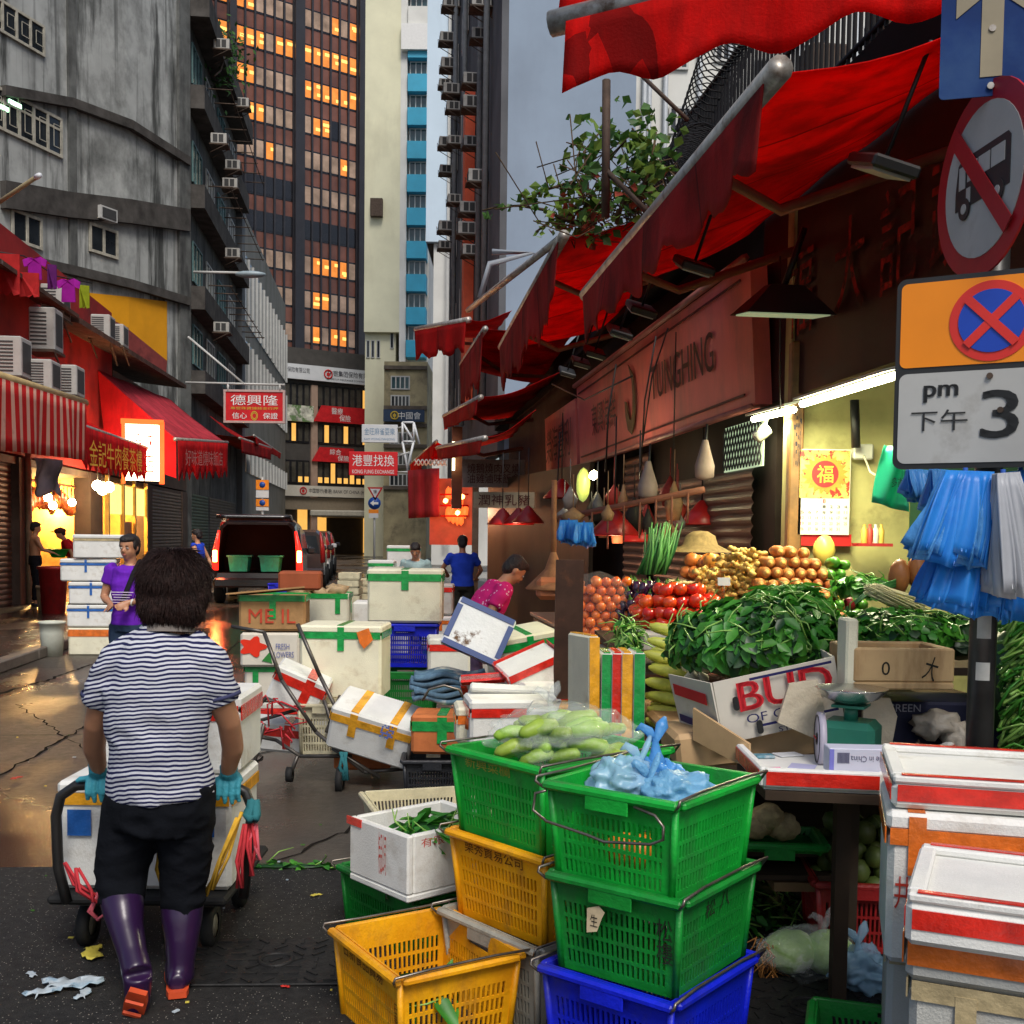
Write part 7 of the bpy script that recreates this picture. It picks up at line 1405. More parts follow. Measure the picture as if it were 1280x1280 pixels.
b=MB(); b.tube([(0,0,.14),(0,0,.185)],.022,8); b.box((0,0,.185),(.1,.1,.008)); b.build('stem',grn_,scl); MB().lathe([(.0,.19),(.05,.192),(.085,.21),(.106,.235),(.112,.240),(.108,.240),(.085,.216),(.05,.199),(0,.197)],28).build('pan',mat('pan_steel',(.6,.6,.58),.22,.1,3,metal=1),scl)
Md=Matrix.Translation((-.095,-.03,.075))@Matrix.Rotation(-PI/2,4,'Y')@Matrix.Rotation(.35,4,'X'); d_=MB().lathe([(.0,0),(.085,0),(.085,-.02),(0,-.02)],30,0,Md).build('dial',mat('dial_lilac',(.50,.46,.55),.4,.1,5),scl); MB().lathe([(.072,.002),(.076,.002),(.076,.0),(.072,0)],30,0,Md).build('dial_ring',sblk,d_); MB().lathe([(.02,.003),(.012,.003),(.012,0),(.02,0)],16,0,Md).build('hub',sblk,d_); MB().box((0,.03,.003),(.004,.06,.002),M=Md).build('needle',tr,d_)
# box printed upside down "made in China"
c=P(1085,958,3.72); t=thing('white_box','white card box lying upside down printed made in China beside the scale','box',(c.x,3.715,zt+.03),-.06); MB().box((0,0,.043),(.28,.09,.086),b=.003).build('body',mat('lilac_card',(.56,.57,.68),.6,.08,4),t); MB().box((-.132,-.0462,.043),(.015,.001,.08)).build('edge_print',mat('violet_print',(.2,.2,.6),.6,.1),t)
Mt=WM[t.name]@frame((.0,-.0462,.04),(-1,0,0),(0,0,-1)); 
text('made in China',.13,.02,mat('print_dark',(.08,.08,.15),.6,0),t,Mt@Matrix.Translation((.005,-.012,0))@Matrix.Diagonal((1,1,1,1)))
b=MB(); [b.box((-.112+i*.004,-.0463,.055),(.0025,.001,.035)) for i in range(10)]; b.build('barcode',_mc['print_dark'],t)
for (px,py,dx,rz,mm,lab,cat,nm,dim) in((985,943,0,.3,wht,'white sheet of folded paper on the money counter','paper','paper_sheet',(.1,.07,.004)),(1003,958,0,-.4,mat('lilac_paper',(.42,.42,.62),.6,.1),'pale violet paper sheet on the money counter','paper','paper_sheet',(.09,.09,.003)),(955,946,0,.1,mat('banknote_blue',(.10,.25,.32),.6,.4,30,c2=(.5,.5,.5),dsc=20),'folded blue and white packet on the money counter','packet','packet',(.07,.05,.01)),(998,971,0,.1,mat('dark_pouch',(.10,.07,.06),.5,.3,20),'small dark brown pouch at the counter edge','pouch','pouch',(.05,.025,.018)),(968,961,0,.2,mat('pink_plastic',(.7,.05,.3),.4,.1),'bright pink pen lying on the money counter','pen','pen',(.045,.008,.008))):
    p=G(px,py,zt+.004); b=MB(); b.box((0,0,dim[2]/2),dim,rz=rz,b=.002); o=b.build(nm,mm,label=lab,cat=cat); o.location=(p.x,p.y,zt+.002)
b=MB(); q=P(1003,870,4.15); b.prism([q+V(v) for v in((-.05,0,.045),(.06,.02,.06),(.09,.02,-.05),(.05,0,-.16),(-.09,0,-.10))],(0,-1,0),.02); b.build('foam_piece',mat('foam_torn',(.55,.48,.36),.7,.15,5,c2=(.36,.27,.17),d=(.5,.75),dsc=4,bump=.5,bsc=20),label='torn beige piece of foam propped left of the scale pan',cat='foam piece')
b=MB(); q=P(1105,905,4.25); b.prism([q+V(v) for v in((-.08,0,.10),(.02,0,.10),(.05,0,.03),(.03,0,-.10),(-.08,0,-.10))],(0,-1,0),.02); b.build('foam_piece',mat('foam_torn',(.55,.48,.36),.7,.15,5),label='beige foam offcut standing behind the scale',cat='foam piece')
t=thing('dark_carton','black carton of pale plastic bags behind the counter','carton',P(1150,930,4.45)); MB().box(P(1155,905,4.5),(.5,.3,.22),b=.01).build('body',mat('navy_carton',(.012,.014,.04),.6,.2),t,1); text('GREEN',.13,.03,mat('dull_silver',(.2,.2,.25),.5,.1),t,frame(P(1130,885,4.33),(1,0,0),(0,0,1)))
def blob(b,c,r,nz=.25,seed=0,m=0,sub=3): b.ball(c,r,m,sub,nz=nz,ns=2.2,seed=seed)
b=MB(); blob(b,P(1170,905,4.3),(.09,.07,.055),.5,1); blob(b,P(1195,925,4.25),(.05,.05,.07),.5,2); b.build('plastic_bag',mat('bag_dusty',(.38,.34,.28),.5,.2,8,bump=.6,bsc=14),label='crumpled dusty pale plastic bag behind the counter',cat='plastic bag')
t=thing('wire_rack','thin bright wire rack at the right end of the counter','rack',P(1180,950,4.0)); b=MB()
for a_,c_ in(((1145,928),(1215,950)),((1145,945),(1225,960)),((1148,925),(1150,950)),((1185,935),(1186,958)),((1110,955),(1225,962))): b.tube([P(*a_,3.95),P(*c_,3.85)],.003,5)
b.build('wires',chrome,t,1)
# under the counter
cf=prod('cauliflower','cream cauliflower head on the green tray under the counter','cauliflower','cauliflowers under the counter',None,lambda b:b.ball((0,0,0),(.065,.065,.055),0,3,nz=.25,ns=5),[mat('cauliflower_cream',(.42,.33,.17),.8,.25,30,bump=.5)])
for px,py in((943,1032),(978,1034),(960,1022)): put(cf,P(px,py,4.35),(0,0,px),1)
crate('green shallow tray of cauliflowers under the counter',P(968,1062,4.4)-V((0,0,-.02)),.34,.26,.04,-.1,'dgreen',handles=False,rows=1); MB().box(P(1000,1075,4.6),(.55,.5,.02)).build('plank',wd,label='thin wooden plank shelf holding the green tray',cat='plank'); MB().box(P(1000,1095,4.5),(.28,.3,.035)).build('plank',mat('plank_light',(.22,.14,.07),.7,.3,5),label='pale loose plank under the cauliflower tray',cat='plank')
gf_=prod('green_mango','dull green mango in the red crate under the counter','mango','green mangoes under the counter',None,lambda b:b.ball((0,0,0),(.045,.038,.05),0,2,nz=.1),[mat('mango_green',(.10,.14,.03),.5,.3,5,rr=.4)])
c=P(1085,1100,4.35); crate('dark red crate of green mangoes under the counter',(c.x,4.45,.02),.40,.4,.28,-.1,'red',handles=False,rows=3); heap(gf_,(c.x,4.45,.22),.19,.18,.26,.042,maxn=50)
cab=[]
cb_=mat('cabbage_leaf',(.40,.62,.20),.5,.3,9,c2=(.70,.78,.55),d=(.5,.6),dsc=9,bump=.6,bsc=14)
for i,(px,py,lab) in enumerate(((993,1192,'pale green cabbage on the left inside the clear bag'),(1038,1188,'pale green cabbage on the right inside the clear bag'))):
    b=MB(); blob(b,(0,0,0),(.10,.09,.078),.12,i); o=b.build('cabbage',cb_,label=lab,cat='cabbage'); o.location=(P(px,py,4.05).x,4.1,.012)
def bagobj(label,c,r,m,knot,seed=0,nz=.28):
    t=thing('plastic_bag',label,'plastic bag',c); b=MB(); b.ball((0,0,r[2]),r,0,5,nz=nz,ns=2.6,seed=seed)
    for i,v in enumerate(b.v): d_=(v-V((0,0,r[2]))); q=V((d_.x/r[0],d_.y/r[1],d_.z/r[2])); up_=max(0,q.z); an=math.atan2(q.y,q.x); f=1+.10*abs(mn.noise(q*4+V((seed,0,0))))+.025*math.sin(an*23+q.z*5+seed)*up_; b.v[i]=V((0,0,r[2]))+d_*f
    b.build('bag',m,t); b=MB(); k=V(knot); b.loft([(k.x*.5,0,r[2]*1.5),(k.x*.8,0,k.z*.8),k,(k.x+.02,0,k.z+.05),(k.x+.03,.02,k.z+.07)],[(.045,.035),(.018,.014),(.010,.009),(.020,.010),(.006,.006)],10)
    for s in(-1,1): b.loft([k,k+V((s*.02,0,.03)),k+V((s*.045,0,.045)),k+V((s*.06,.01,.03))],[(.009,.004),(.015,.003),(.012,.003),(.003,.002)],8); b.build('knot',m,t); return t
bagobj('clear knotted plastic bag holding two cabbages on the ground',(P(1016,1200,4.05).x,4.08,.0),(.185,.13,.088),bagc,(.05,0,.19),1)
bagobj('tied bright blue plastic bag on the ground beside the cabbages',(P(1078,1230,3.95).x,3.95,.0),(.10,.09,.075),bagcb,(-.02,0,.18),4,.4)
b=MB()
for i in range(46): p=V((P(952,1190,4.1).x+rnd.uniform(-.02,.03),4.1+rnd.uniform(-.06,.06),rnd.uniform(.02,.14))); b.tube([p,p+V((rnd.gauss(0,.025),-.01,-.03)),p+V((rnd.gauss(0,.04),-.02,-.09))],.0035,3)
b.build('root_bundle',mat('root_orange',(.5,.22,.06),.7,.3,8),label='bundle of thin orange roots hanging at the blue crate corner',cat='roots')
# bag of loofahs on crate B
lo=prod('loofah','green loofah packed in the clear bag on the green crate','loofah','loofahs in the clear bag',None,lambda b:b.tube([(-.09,0,0),(-.07,0,0),(0,0,.01),(.07,0,0),(.085,0,0)],[.01,.026,.034,.028,.01],10),[mat('loofah_green',(.30,.46,.05),.5,.3,9,rr=.4,c2=(.5,.6,.2),d=(.55,.7),dsc=12)])
for i in range(36): put(lo,V((cB.x,cB.y,cB.z))+V((rnd.uniform(-.18,.20),rnd.uniform(-.13,.11),rnd.uniform(-.04,.10))),(rnd.uniform(-.3,.3),rnd.uniform(-.4,.4),rnd.uniform(-1,1)),rnd.uniform(.65,.95))
bagobj('large clear plastic bag of loofahs on the second crate stack',(cB.x+.02,cB.y-.02,cB.z-.06),(.25,.19,.105),bagc,(-.06,0,.22),7,.3)
tomb=MB(); 
bagobj('tied light blue bag standing in the front green crate',(cA.x+.02,cA.y+.05,cA.z-.09),(.075,.07,.065),baglb,(-.01,0,.19),2,.35); bagobj('round pale blue bag lying in the front green crate',(cA.x+.07,cA.y-.06,cA.z-.09),(.115,.095,.06),mat('bag_sky',(.25,.58,.85),.22,.15,6,tl=.4,bump=1,bsc=16),(-.09,0,.10),3,.25); bagobj('clear greenish blue bag at the left of the front green crate',(cA.x-.09,cA.y+.0,cA.z-.09),(.10,.095,.075),bagcb,(.05,0,.14),5,.3)
b=MB(); b.ball(V((cA.x-.05,cA.y-.08,cA.z-.2)),(.05,.05,.05),0,2,nz=.3); b.ball(V((cA.x-.1,cA.y-.06,cA.z-.2)),(.05,.05,.05),0,2,nz=.3); b.build('orange_fruit',mat('orange_fruit',(.75,.22,.02),.4,.2,5),label='orange fruit glimpsed through the slots of the front crate',cat='fruit')
leafheap('cut green leaves inside the open white foam box','cut_leaves',V((c_.x,c_.y,zq)) if False else G(545,1035,.5)+V((0,.0,0)),(.13,.09,.03),50,.11,8,0,ms=(0,0,1),wid=.4,seed=21)
leafheap('few green leaves at the bottom of the front yellow crate','cut_leaves',P(540,1215,3.45)-V((0,0,.06)),(.08,.06,.03),14,.12,5,0,ms=(1,1,0),wid=.35,seed=22)
leafheap('small green scraps on the road edge by the trolley','leaf_scraps',G(355,1082,.01),(.25,.04,.012),40,.06,6,0,ms=(1,0),seed=23)
# litter
for i,(px,py,s,mm,lab) in enumerate(((90,1235,.07,'lit_w','crumpled pale blue paper scrap nearest the left edge on the asphalt'),(60,1243,.05,'lit_w','grey white torn paper strip on the asphalt at lower left'),(105,1247,.03,'lit_w','small torn paper scrap right of the blue paper on the asphalt'),(40,1222,.02,'lit_w','tiny white paper bit above the litter at lower left'),(357,1237,.012,'lit_r','small red scrap on the iron cover'),(395,1122,.018,'lit_y','yellow leaf scrap on the asphalt by the crates'),(20,975,.03,'lit_p','thin red plastic curl on the concrete at left'),(115,1196,.05,'lit_y','flat yellow slip beside the trolley wheel'))):
    mt_={'lit_w':mat('litter_paper',(.42,.48,.52),.6,.2,20,c2=(.15,.3,.42),dsc=12),'lit_r':tape['red'],'lit_y':mat('litter_yellow',(.6,.5,.08),.6,.2),'lit_p':mat('litter_red',(.5,.05,.04),.5,.1)}[mm]
    p=G(px,py); b=MB(); b.grid(lambda u,v:((u-.5)*s*2.6+.3*s*math.sin(v*5),(v-.5)*s*1.2+.2*s*math.sin(u*8),.008+.25*s*abs(math.sin(u*9+v*4))),7,4,t=.002); o=b.build('litter',mt_,label=lab,cat='litter'); o.location=(p.x,p.y,.010); o.rotation_euler=(0,0,i*.7+.2)
ls=MB()
for i in range(170):
    p=G(rnd.uniform(-40,1100),rnd.uniform(780,1270)); 
    s=rnd.uniform(.004,.014); ls.box((p.x,p.y,.012),(s,s*rnd.uniform(.5,2),.004),rnd.randrange(3),rz=rnd.uniform(0,3))
ls.build('street_litter',[_mc['litter_paper'],_mc['litter_yellow'],mat('litter_green',(.05,.15,.02),.7,.2)],label='fine scattered scraps and grit on the wet road',cat='litter',kind='stuff')
# hanging things in the mid stall
t=thing('hanging_bag','pale wide wicker plate scoop hanging between the red lamps','scoop',P(690,720,8)); b=MB(); b.tube([P(693,600,8),P(692,690,8)],.02,6); b.lathe([(.02,0),(.06,-.12),(.16,-.22),(.2,-.26),(.19,-.27)],14,0,Matrix.Translation(P(692,690,8))); b.build('scoop',mat('dull_wicker',(.30,.13,.06),.7,.3,14),t,1)
t=thing('plastic_basket','orange plastic basket of groceries below the wicker scoop','basket',P(700,745,8)); MB().box(P(700,735,8),(.34,.3,.16),b=.03).build('body',mat('basket_orange',(.42,.13,.05),.5,.2,6),t,1)
for (px,py,Y,lab) in((712,662,8.4,'blue plastic bags hanging by the butcher rail'),(731,665,8.3,'pale blue bag bundle at the end of the butcher rail')): bundle(lab,(px-12,py-12),(px+10,py-12),(px-14,py+14),(px+12,py+18),Y,5,[bagb,baglb],thick=.08)
t=thing('butcher_rail','dark rail with hooks above the butcher counter','rail',P(770,640,8.3)); b=MB(); b.tube([P(690,650,8.8),P(880,612,8.0)],.025,6)
for i in range(9): q=P(700+i*20,648-i*4.0,8.7-.09*i); b.tube([q,q-V((0,0,rnd.uniform(.1,.3)))],.008,4)
b.build('rail',brownb,t,1)
for i,(px,py,Y,r_,lab) in enumerate(((810,615,8.4,.075,'pale cloth lamp shade hanging below the pink sign, the left one'),(881,590,7.9,.07,'pale hanging lamp in a cloth cover near the mesh grille'))):
    t=thing('cloth_lamp',lab,'lamp',P(px,py,Y)); MB().lathe([(.02,.16),(.035,.1),(r_,-.02),(r_*.95,-.1),(.02,-.12)],14,0,Matrix.Translation(P(px,py-15,Y)+V((0,0,-.02)))).build('shade',mat('cloth_grey_pink',(.30,.23,.2),.8,.2,5),t,1); MB().tube([P(px,py-20,Y),P(px+3,py-60,Y)],.008,4).build('cord',lb,t,1)
t=thing('spot_lamp','white twin spotlight head fixed under the fluorescent tube','lamp',P(953,543,7.6)); b=MB(); b.tube([P(945,548,7.6),P(960,535,7.6)],.045,10); b.tube([P(955,535,7.6),P(958,525,7.6)],.015,6); b.build('head',mat('spot_white',(.55,.58,.48),.4,.1),t,1)
t=thing('oval_lamp','greenish oval lamp glowing deep in the middle stall','lamp',P(730,610,11)); b=MB(); c=P(729,606,11); b.ball(c,(.07,.04,.17),0,2); b.build('shade',mat('neon_green',(.4,.45,.1),.4,.3,9,emit=(.7,.9,.2),es=.25),t,1); b=MB(); b.ball(P(742,594,10.8),.05,0,1); b.build('bulb',hotw,t,1); light('POINT',P(742,600,10.4),5,(1,.95,.6),.08)
# dark counter & goods of the middle stall (meat)
t=thing('butcher_counter','dark butcher counter with trays beneath the red lamps','counter',(P(690,760,9).x+.1,9.4,0)); MB().box((P(700,760,9).x+.35,9.5,.45),(.9,1.6,.9),rz=ST,b=.02).build('body',mat('counter_dark',(.03,.022,.018),.5,.3,4),t,1); MB().box((P(700,760,9).x+.35,9.5,.915),(.95,1.65,.03),rz=ST,b=.005).build('top',mat('counter_top',(.14,.10,.08),.35,.3,4),t,1)
b=MB()
for i in range(14): b.ball((P(700,760,9).x+.1+rnd.uniform(0,.5),8.9+rnd.uniform(0,1.2),.97),(.09,.07,.05),0,1,nz=.5,seed=i)
b.build('cut_meat',mat('raw_meat',(.32,.05,.04),.35,.3,9,c2=(.5,.35,.3),d=(.55,.65),dsc=12),t,1)
# ================================================================ people
skin=mat('skin_tan',(.46,.22,.12),.45,.12,6,sub=.1); skinw=mat('skin_warm',(.55,.27,.14),.5,.12,6,sub=.1); hairb=mat('hair_black',(.012,.008,.007),.5,.5,30,bump=.8,bsc=60,st=(1,1,.2)); hairr=mat('hair_brown_black',(.020,.008,.006),.6,.5,40,bump=.5,bsc=50)
shoe=mat('shoe_dark',(.03,.03,.03),.5,.2)
def hand(b,wr,dirn,pal,r=1.0,curl=.6,flip=1):
    """palm + five fingers rooted in the palm. dirn: pointing direction, pal: palm facing direction"""
    d=V(dirn).normalized(); n=V(pal); n=(n-d*n.dot(d)).normalized(); s=d.cross(n)*flip; wr=V(wr)
    b.loft([wr-d*.01,wr+d*.03*r,wr+d*.065*r,wr+d*.085*r],[(.022*r,.018*r),(.034*r,.019*r),(.040*r,.016*r),(.036*r,.013*r)],12,side=s)
    for i,(o,L_) in enumerate(((-.030,.060),(-.010,.072),(.011,.068),(.030,.052))):
        p=wr+d*.075*r+s*o*r; p1=p+(d*math.cos(curl*.5)+n*math.sin(curl*.5)+s*o*1.2).normalized()*L_*.45*r; p2=p1+(d*math.cos(curl*1.3)+n*math.sin(curl*1.3)).normalized()*L_*.33*r; p3=p2+(d*math.cos(curl*2)+n*math.sin(curl*2)).normalized()*L_*.26*r
        b.tube([p-d*.02*r,p,p1,p2,p3],[.0085*r,.0092*r,.0088*r,.008*r,.0055*r],8)
    p=wr+d*.018*r-s*.026*r; b.tube([p,p+(-s*.026+d*.022+n*.008)*r,p+(-s*.036+d*.05+n*.018)*r,p+(-s*.034+d*.068+n*.024)*r],[.012*r,.0115*r,.0095*r,.006*r],8)
def wrinkle(o,amp=.012,fr=12):
    me=o.data; ns_=[v.normal.copy() for v in me.vertices]
    for v,n in zip(me.vertices,ns_): v.co+=n*amp*(1-abs(mn.noise(V((v.co.x*fr*.5,v.co.y*fr*.5,v.co.z*fr))))*2.4)*.6
    me.update()
def limb(b,pts,rs,n=12): b.loft(pts,[(q,q) for q in rs],n)
def head(b,hair_b,c,fw,up=(0,0,1),k=1.0,hair='short',face=None):
    """head at centre c, looking along fw"""
    f=V(fw).normalized(); u=V(up).normalized(); f=(f-u*f.dot(u)).normalized(); s=f.cross(u); c=V(c); M=Matrix(((s.x,f.x,u.x,c.x),(s.y,f.y,u.y,c.y),(s.z,f.z,u.z,c.z),(0,0,0,1)))
    def Q(x,y,z): return M@V((x*k,y*k,z*k))
    R=M.to_3x3().to_euler()
    b.ball(Q(0,-.008,.025),(.074*k,.092*k,.085*k),0,3,rot=R); b.ball(Q(0,.018,-.035),(.060*k,.070*k,.072*k),0,3,rot=R); b.ball(Q(0,.052,-.085),(.026*k,.026*k,.022*k),0,2,rot=R)
    b.ball(Q(0,.094,-.018),(.013*k,.020*k,.020*k),0,2,rot=R); b.ball(Q(0,.083,-.003),(.011*k,.012*k,.030*k),0,2,rot=R)
    for sg in(-1,1): b.ball(Q(sg*.073,-.005,-.012),(.010*k,.018*k,.028*k),0,2,rot=R); b.ball(Q(sg*.032,.062,-.030),(.022*k,.018*k,.022*k),0,2,rot=R)
    b.ball(Q(0,.080,-.052),(.022*k,.012*k,.010*k),0,2,rot=R)
    if face is not None:
        e=MB(); m=MB(); br=MB()
        for sg in(-1,1):
            e.ball(Q(sg*.030,.081,.004),(.013*k,.008*k,.0055*k),0,2,rot=R); e.ball(Q(sg*.030,.087,.003),(.006*k,.004*k,.005*k),1,2,rot=R); br.ball(Q(sg*.031,.085,.022),(.018*k,.006*k,.0035*k),0,2,rot=R)
        m.ball(Q(0,.092,-.050),(.020*k,.006*k,.004*k),0,2,rot=R); m.ball(Q(0,.090,-.056),(.017*k,.007*k,.005*k),0,2,rot=R)
        face['e'],face['m'],face['b']=e,m,br
    h=hair_b
    if hair=='short': h.ball(Q(0,-.022,.042),(.084*k,.092*k,.084*k),0,3,rot=R,nz=.06,ns=6); h.ball(Q(0,-.05,-.01),(.074*k,.062*k,.075*k),0,3,rot=R,nz=.06,ns=6); h.ball(Q(0,.012,.075),(.070*k,.078*k,.042*k),0,3,rot=R,nz=.06,ns=6)
    elif hair=='bun':
        h.ball(Q(0,-.028,.036),(.081*k,.088*k,.080*k),0,3,rot=R); h.ball(Q(0,-.05,-.02),(.070*k,.055*k,.075*k),0,3,rot=R); h.ball(Q(0,.008,.072),(.070*k,.080*k,.040*k),0,3,rot=R); h.ball(Q(0,-.125,-.0),(.035*k,.04*k,.04*k),0,3,rot=R,nz=.1,ns=6)
        for sg in(-1,1): h.ball(Q(sg*.066,.0,.02),(.014*k,.045*k,.05*k),0,2,rot=R)
    elif hair=='cap': pass
    return M
def person(label,base,yaw,H=1.65,shirt=None,pants=None,hr='short',sk=None,over=None,sleeve=.55,fem=False,vox=.016,long_=True,hair_m=None,strap=None,lean=0,hfw=(0,1,0),print_=None):
    sk=sk or skin; t=thing('person',label,'person',base,yaw); k=H/1.65
    J=dict(pel=(0,0,.88),wst=(0,0,1.02),chs=(0,.0,1.22),nk=(0,0,1.40),hd=(0,.02,1.54),sl=(-.17,0,1.34),sr=(.17,0,1.34),el=(-.22,.0,1.07),er=(.22,.0,1.07),wl=(-.22,.10,.84),wr=(.22,.10,.84),hl=(-.09,0,.86),hr=(.09,0,.86),kl=(-.10,.02,.47),kr=(.10,.02,.47),al=(-.10,-.01,.09),ar=(.10,-.01,.09))
    if lean:
        R=Matrix.Rotation(-lean,3,'X'); pv_=V((0,0,.9))
        for q in('wst','chs','nk','hd','sl','sr','el','er','wl','wr'): J[q]=tuple(R@(V(J[q])-pv_)+pv_)
    J.update(over or {}); J={q:V(v)*k for q,v in J.items()}; w_=1 if not fem else .92
    b=MB(); hb=MB(); fc={}
    up=(J['hd']-J['nk']).normalized()
    def torso(b,g):
        b.loft([J['pel']-V((0,0,.06))*k,J['pel'],J['wst'],J['chs'],(J['sl']+J['sr'])/2+(J['nk']-J['chs'])*.10,J['nk']-(J['nk']-J['chs'])*.1],[(.14+g,.10+g),(.165*w_+g,.115+g),(.145*w_+g,.10+g),(.165*w_+g,.115+g),(.15*w_+g,.085+g),(.055+g,.055+g)],16,side=(J['sr']-J['sl']))
    torso(b,0); limb(b,[J['nk']-up*.08*k,J['nk'],J['hd']-up*.04*k],[.055,.05,.05])
    for s in'lr':
        S,E,W_=J['s'+s],J['e'+s],J['w'+s]; limb(b,[S,S.lerp(E,.4),E,E.lerp(W_,.35),W_],[.052*k,.045*k,.036*k,.037*k,.024*k]); hand(b,W_,(W_-E).normalized()*.7+V((0,.2,-.3)),V((0,1,0)) if W_.z>E.z else V((0,-1 if False else 1,0)),k,.5,1 if s=='l' else -1)
        h,K,A_=J['h'+s],J['k'+s],J['a'+s]; limb(b,[h,h.lerp(K,.5),K,K.lerp(A_,.3),A_],[.09*k,.075*k,.055*k,.052*k,.035*k]); b.loft([A_+V((0,-.06,-.06))*k,A_+V((0,0,-.05))*k,A_+V((0,.10,-.065))*k,A_+V((0,.16,-.07))*k],[(.03,.02),(.036,.03),(.040,.022),(.03,.014)],10,side=(1,0,0))
    head(b,hb,J['hd'],hfw,up,k,hr,fc); b.fuse('body',sk,t,vox=vox,smooth=3)
    if hr!='cap': hb.fuse('hair',hair_m or hairb,t,vox=vox*.8,smooth=1)
    fc['e'].build('eyes',[mat('eye_white',(.7,.68,.62),.3,0),mat('iris_dark',(.015,.008,.005),.2,0)],t); fc['m'].build('mouth',mat('lips',(.40,.12,.09),.5,.1),t); fc['b'].build('eyebrows',hairb,t)
    if shirt:
        b=MB(); torso(b,.014)
        for s in'lr': S,E=J['s'+s],J['e'+s]; limb(b,[S+(J['nk']-S)*.15,S,S.lerp(E,sleeve)],[.062*k,.066*k,.058*k])
        wrinkle(b.fuse('shirt',shirt,t,vox=vox*.8,smooth=3))
    b=MB(); b.loft([J['wst']-V((0,0,.02)),J['pel'],(J['hl']+J['hr'])/2-V((0,0,.05))],[(.155*w_,.11),(.178*w_,.128),(.17,.12)],16,side=(J['hr']-J['hl']))
    for s in'lr': h,K,A_=J['h'+s],J['k'+s],J['a'+s]; limb(b,[h,h.lerp(K,.5),K]+([K.lerp(A_,.5),A_+V((0,0,.04))] if long_ else []),[.10*k,.088*k,.068*k]+([.062*k,.055*k] if long_ else []))
    wrinkle(b.fuse('trousers',pants,t,vox=vox*.8,smooth=3))
    b=MB()
    for s in'lr': A_=J['a'+s]; b.loft([A_+V((0,-.07,-.055))*k,A_+V((0,0,-.05))*k,A_+V((0,.10,-.06))*k,A_+V((0,.17,-.066))*k],[(.034,.028),(.042,.036),(.046,.028),(.032,.018)],10,side=(1,0,0))
    b.build('shoes',shoe,t)
    return t,J,k
def cm(n,c,**k): return mat('fabric_'+n,c,.85,.2,5,bump=.2,bsc=40,**k)
purp=cm('violet',(.14,.02,.42)); denim=cm('jeans',(.03,.05,.09)); blk2=cm('black',(.015,.015,.018)); 
# woman in violet T-shirt, facing the camera, hands clasped at the waist
b0=G(158,905); tp,J,k=person('woman in a violet T-shirt with a dark shoulder strap, hands clasped at her waist',(P(163,700,9.4).x,9.4,0),PI-.15,1.60,purp,denim,'bun',skin,dict(el=(-.235,.02,1.10),er=(.235,.02,1.10),wl=(-.07,.185,1.07),wr=(.10,.17,1.06)),.5,True,.011,hfw=(.05,1,-.12))
b=MB(); b.loft([V((-.10,-.11,1.38))*k,V((-.10,.02,1.43))*k,V((-.085,.105,1.33))*k,V((-.05,.142,1.2))*k,V((0.02,.145,1.03))*k],[(.022,.006)]*5,8,side=(1,0,0)); b.build('shoulder_strap',blk2,tp)
b=MB()
for i in range(5): b.box((.0,.150-.004*abs(i-2),(1.155-.022*i)*k),(.20-.03*(i%3),.012,.007),0,rot=(.12,0,0))
b.build('chest_print',mat('print_silver',(.55,.45,.6),.4,.2,10),tp); MB().lathe([(.026,-.008),(.03,-.008),(.03,.008),(.026,.008)],14,0,Matrix.Translation(V((-.10,.16,1.07))*k)@Matrix.Rotation(1.3,4,'Y')).build('wristwatch',mat('watch_white',(.7,.68,.62),.3,.1),tp)
# man in red with flat cap at left shop, bare shouldered man with green basin
redt=cm('red',(.50,.015,.02)); p=P(95,700,22.5)
tp,J,k=person('man in a red shirt and dark flat cap bending at the left shop',(p.x,22.5,.13),PI*.62,1.62,redt,blk2,'short',skinw,None,.6,False,.022,lean=.45)
b=MB(); b.ball(J['hd']+V((0,-.0,.06)),(.10,.12,.06),0,2); b.ball(J['hd']+V((0,.12,.035)),(.07,.07,.014),0,2); b.build('cap',mat('cap_brown',(.10,.04,.03),.8,.2,8),tp)
p=P(44,700,22.0); tp,J,k=person('bare shouldered man in a dark apron holding a green basin',(p.x,22.0,.13),-PI*.35,1.66,None,blk2,'short',skinw,dict(el=(-.22,.12,1.12),er=(.22,.12,1.12),wl=(-.16,.34,1.05),wr=(.16,.34,1.05)),.5,False,.022)
Mp=WM[tp.name]; t=thing('green_basin','green plastic basin held by the bare shouldered man','basin',Mp@(V((0,.42,1.06))*k),-PI*.35); MB().lathe([(.12,-.10),(.2,.06),(.22,.06),(.22,.07),(.19,.07),(.11,-.09)],18,cap=False).build('body',plas['green'],t)
# man in blue vest walking left of the van
bl=cm('blue',(.02,.06,.50)); p=P(247,700,21.5); person('man in a bright blue sleeveless vest standing beside the van, hands behind his back',(p.x,21.5,0),PI*.45,1.68,bl,blk2,'short',skinw,dict(el=(-.25,-.12,1.08),er=(.25,-.12,1.08),wl=(-.08,-.22,.95),wr=(.10,-.22,.93)),.05,False,.02)
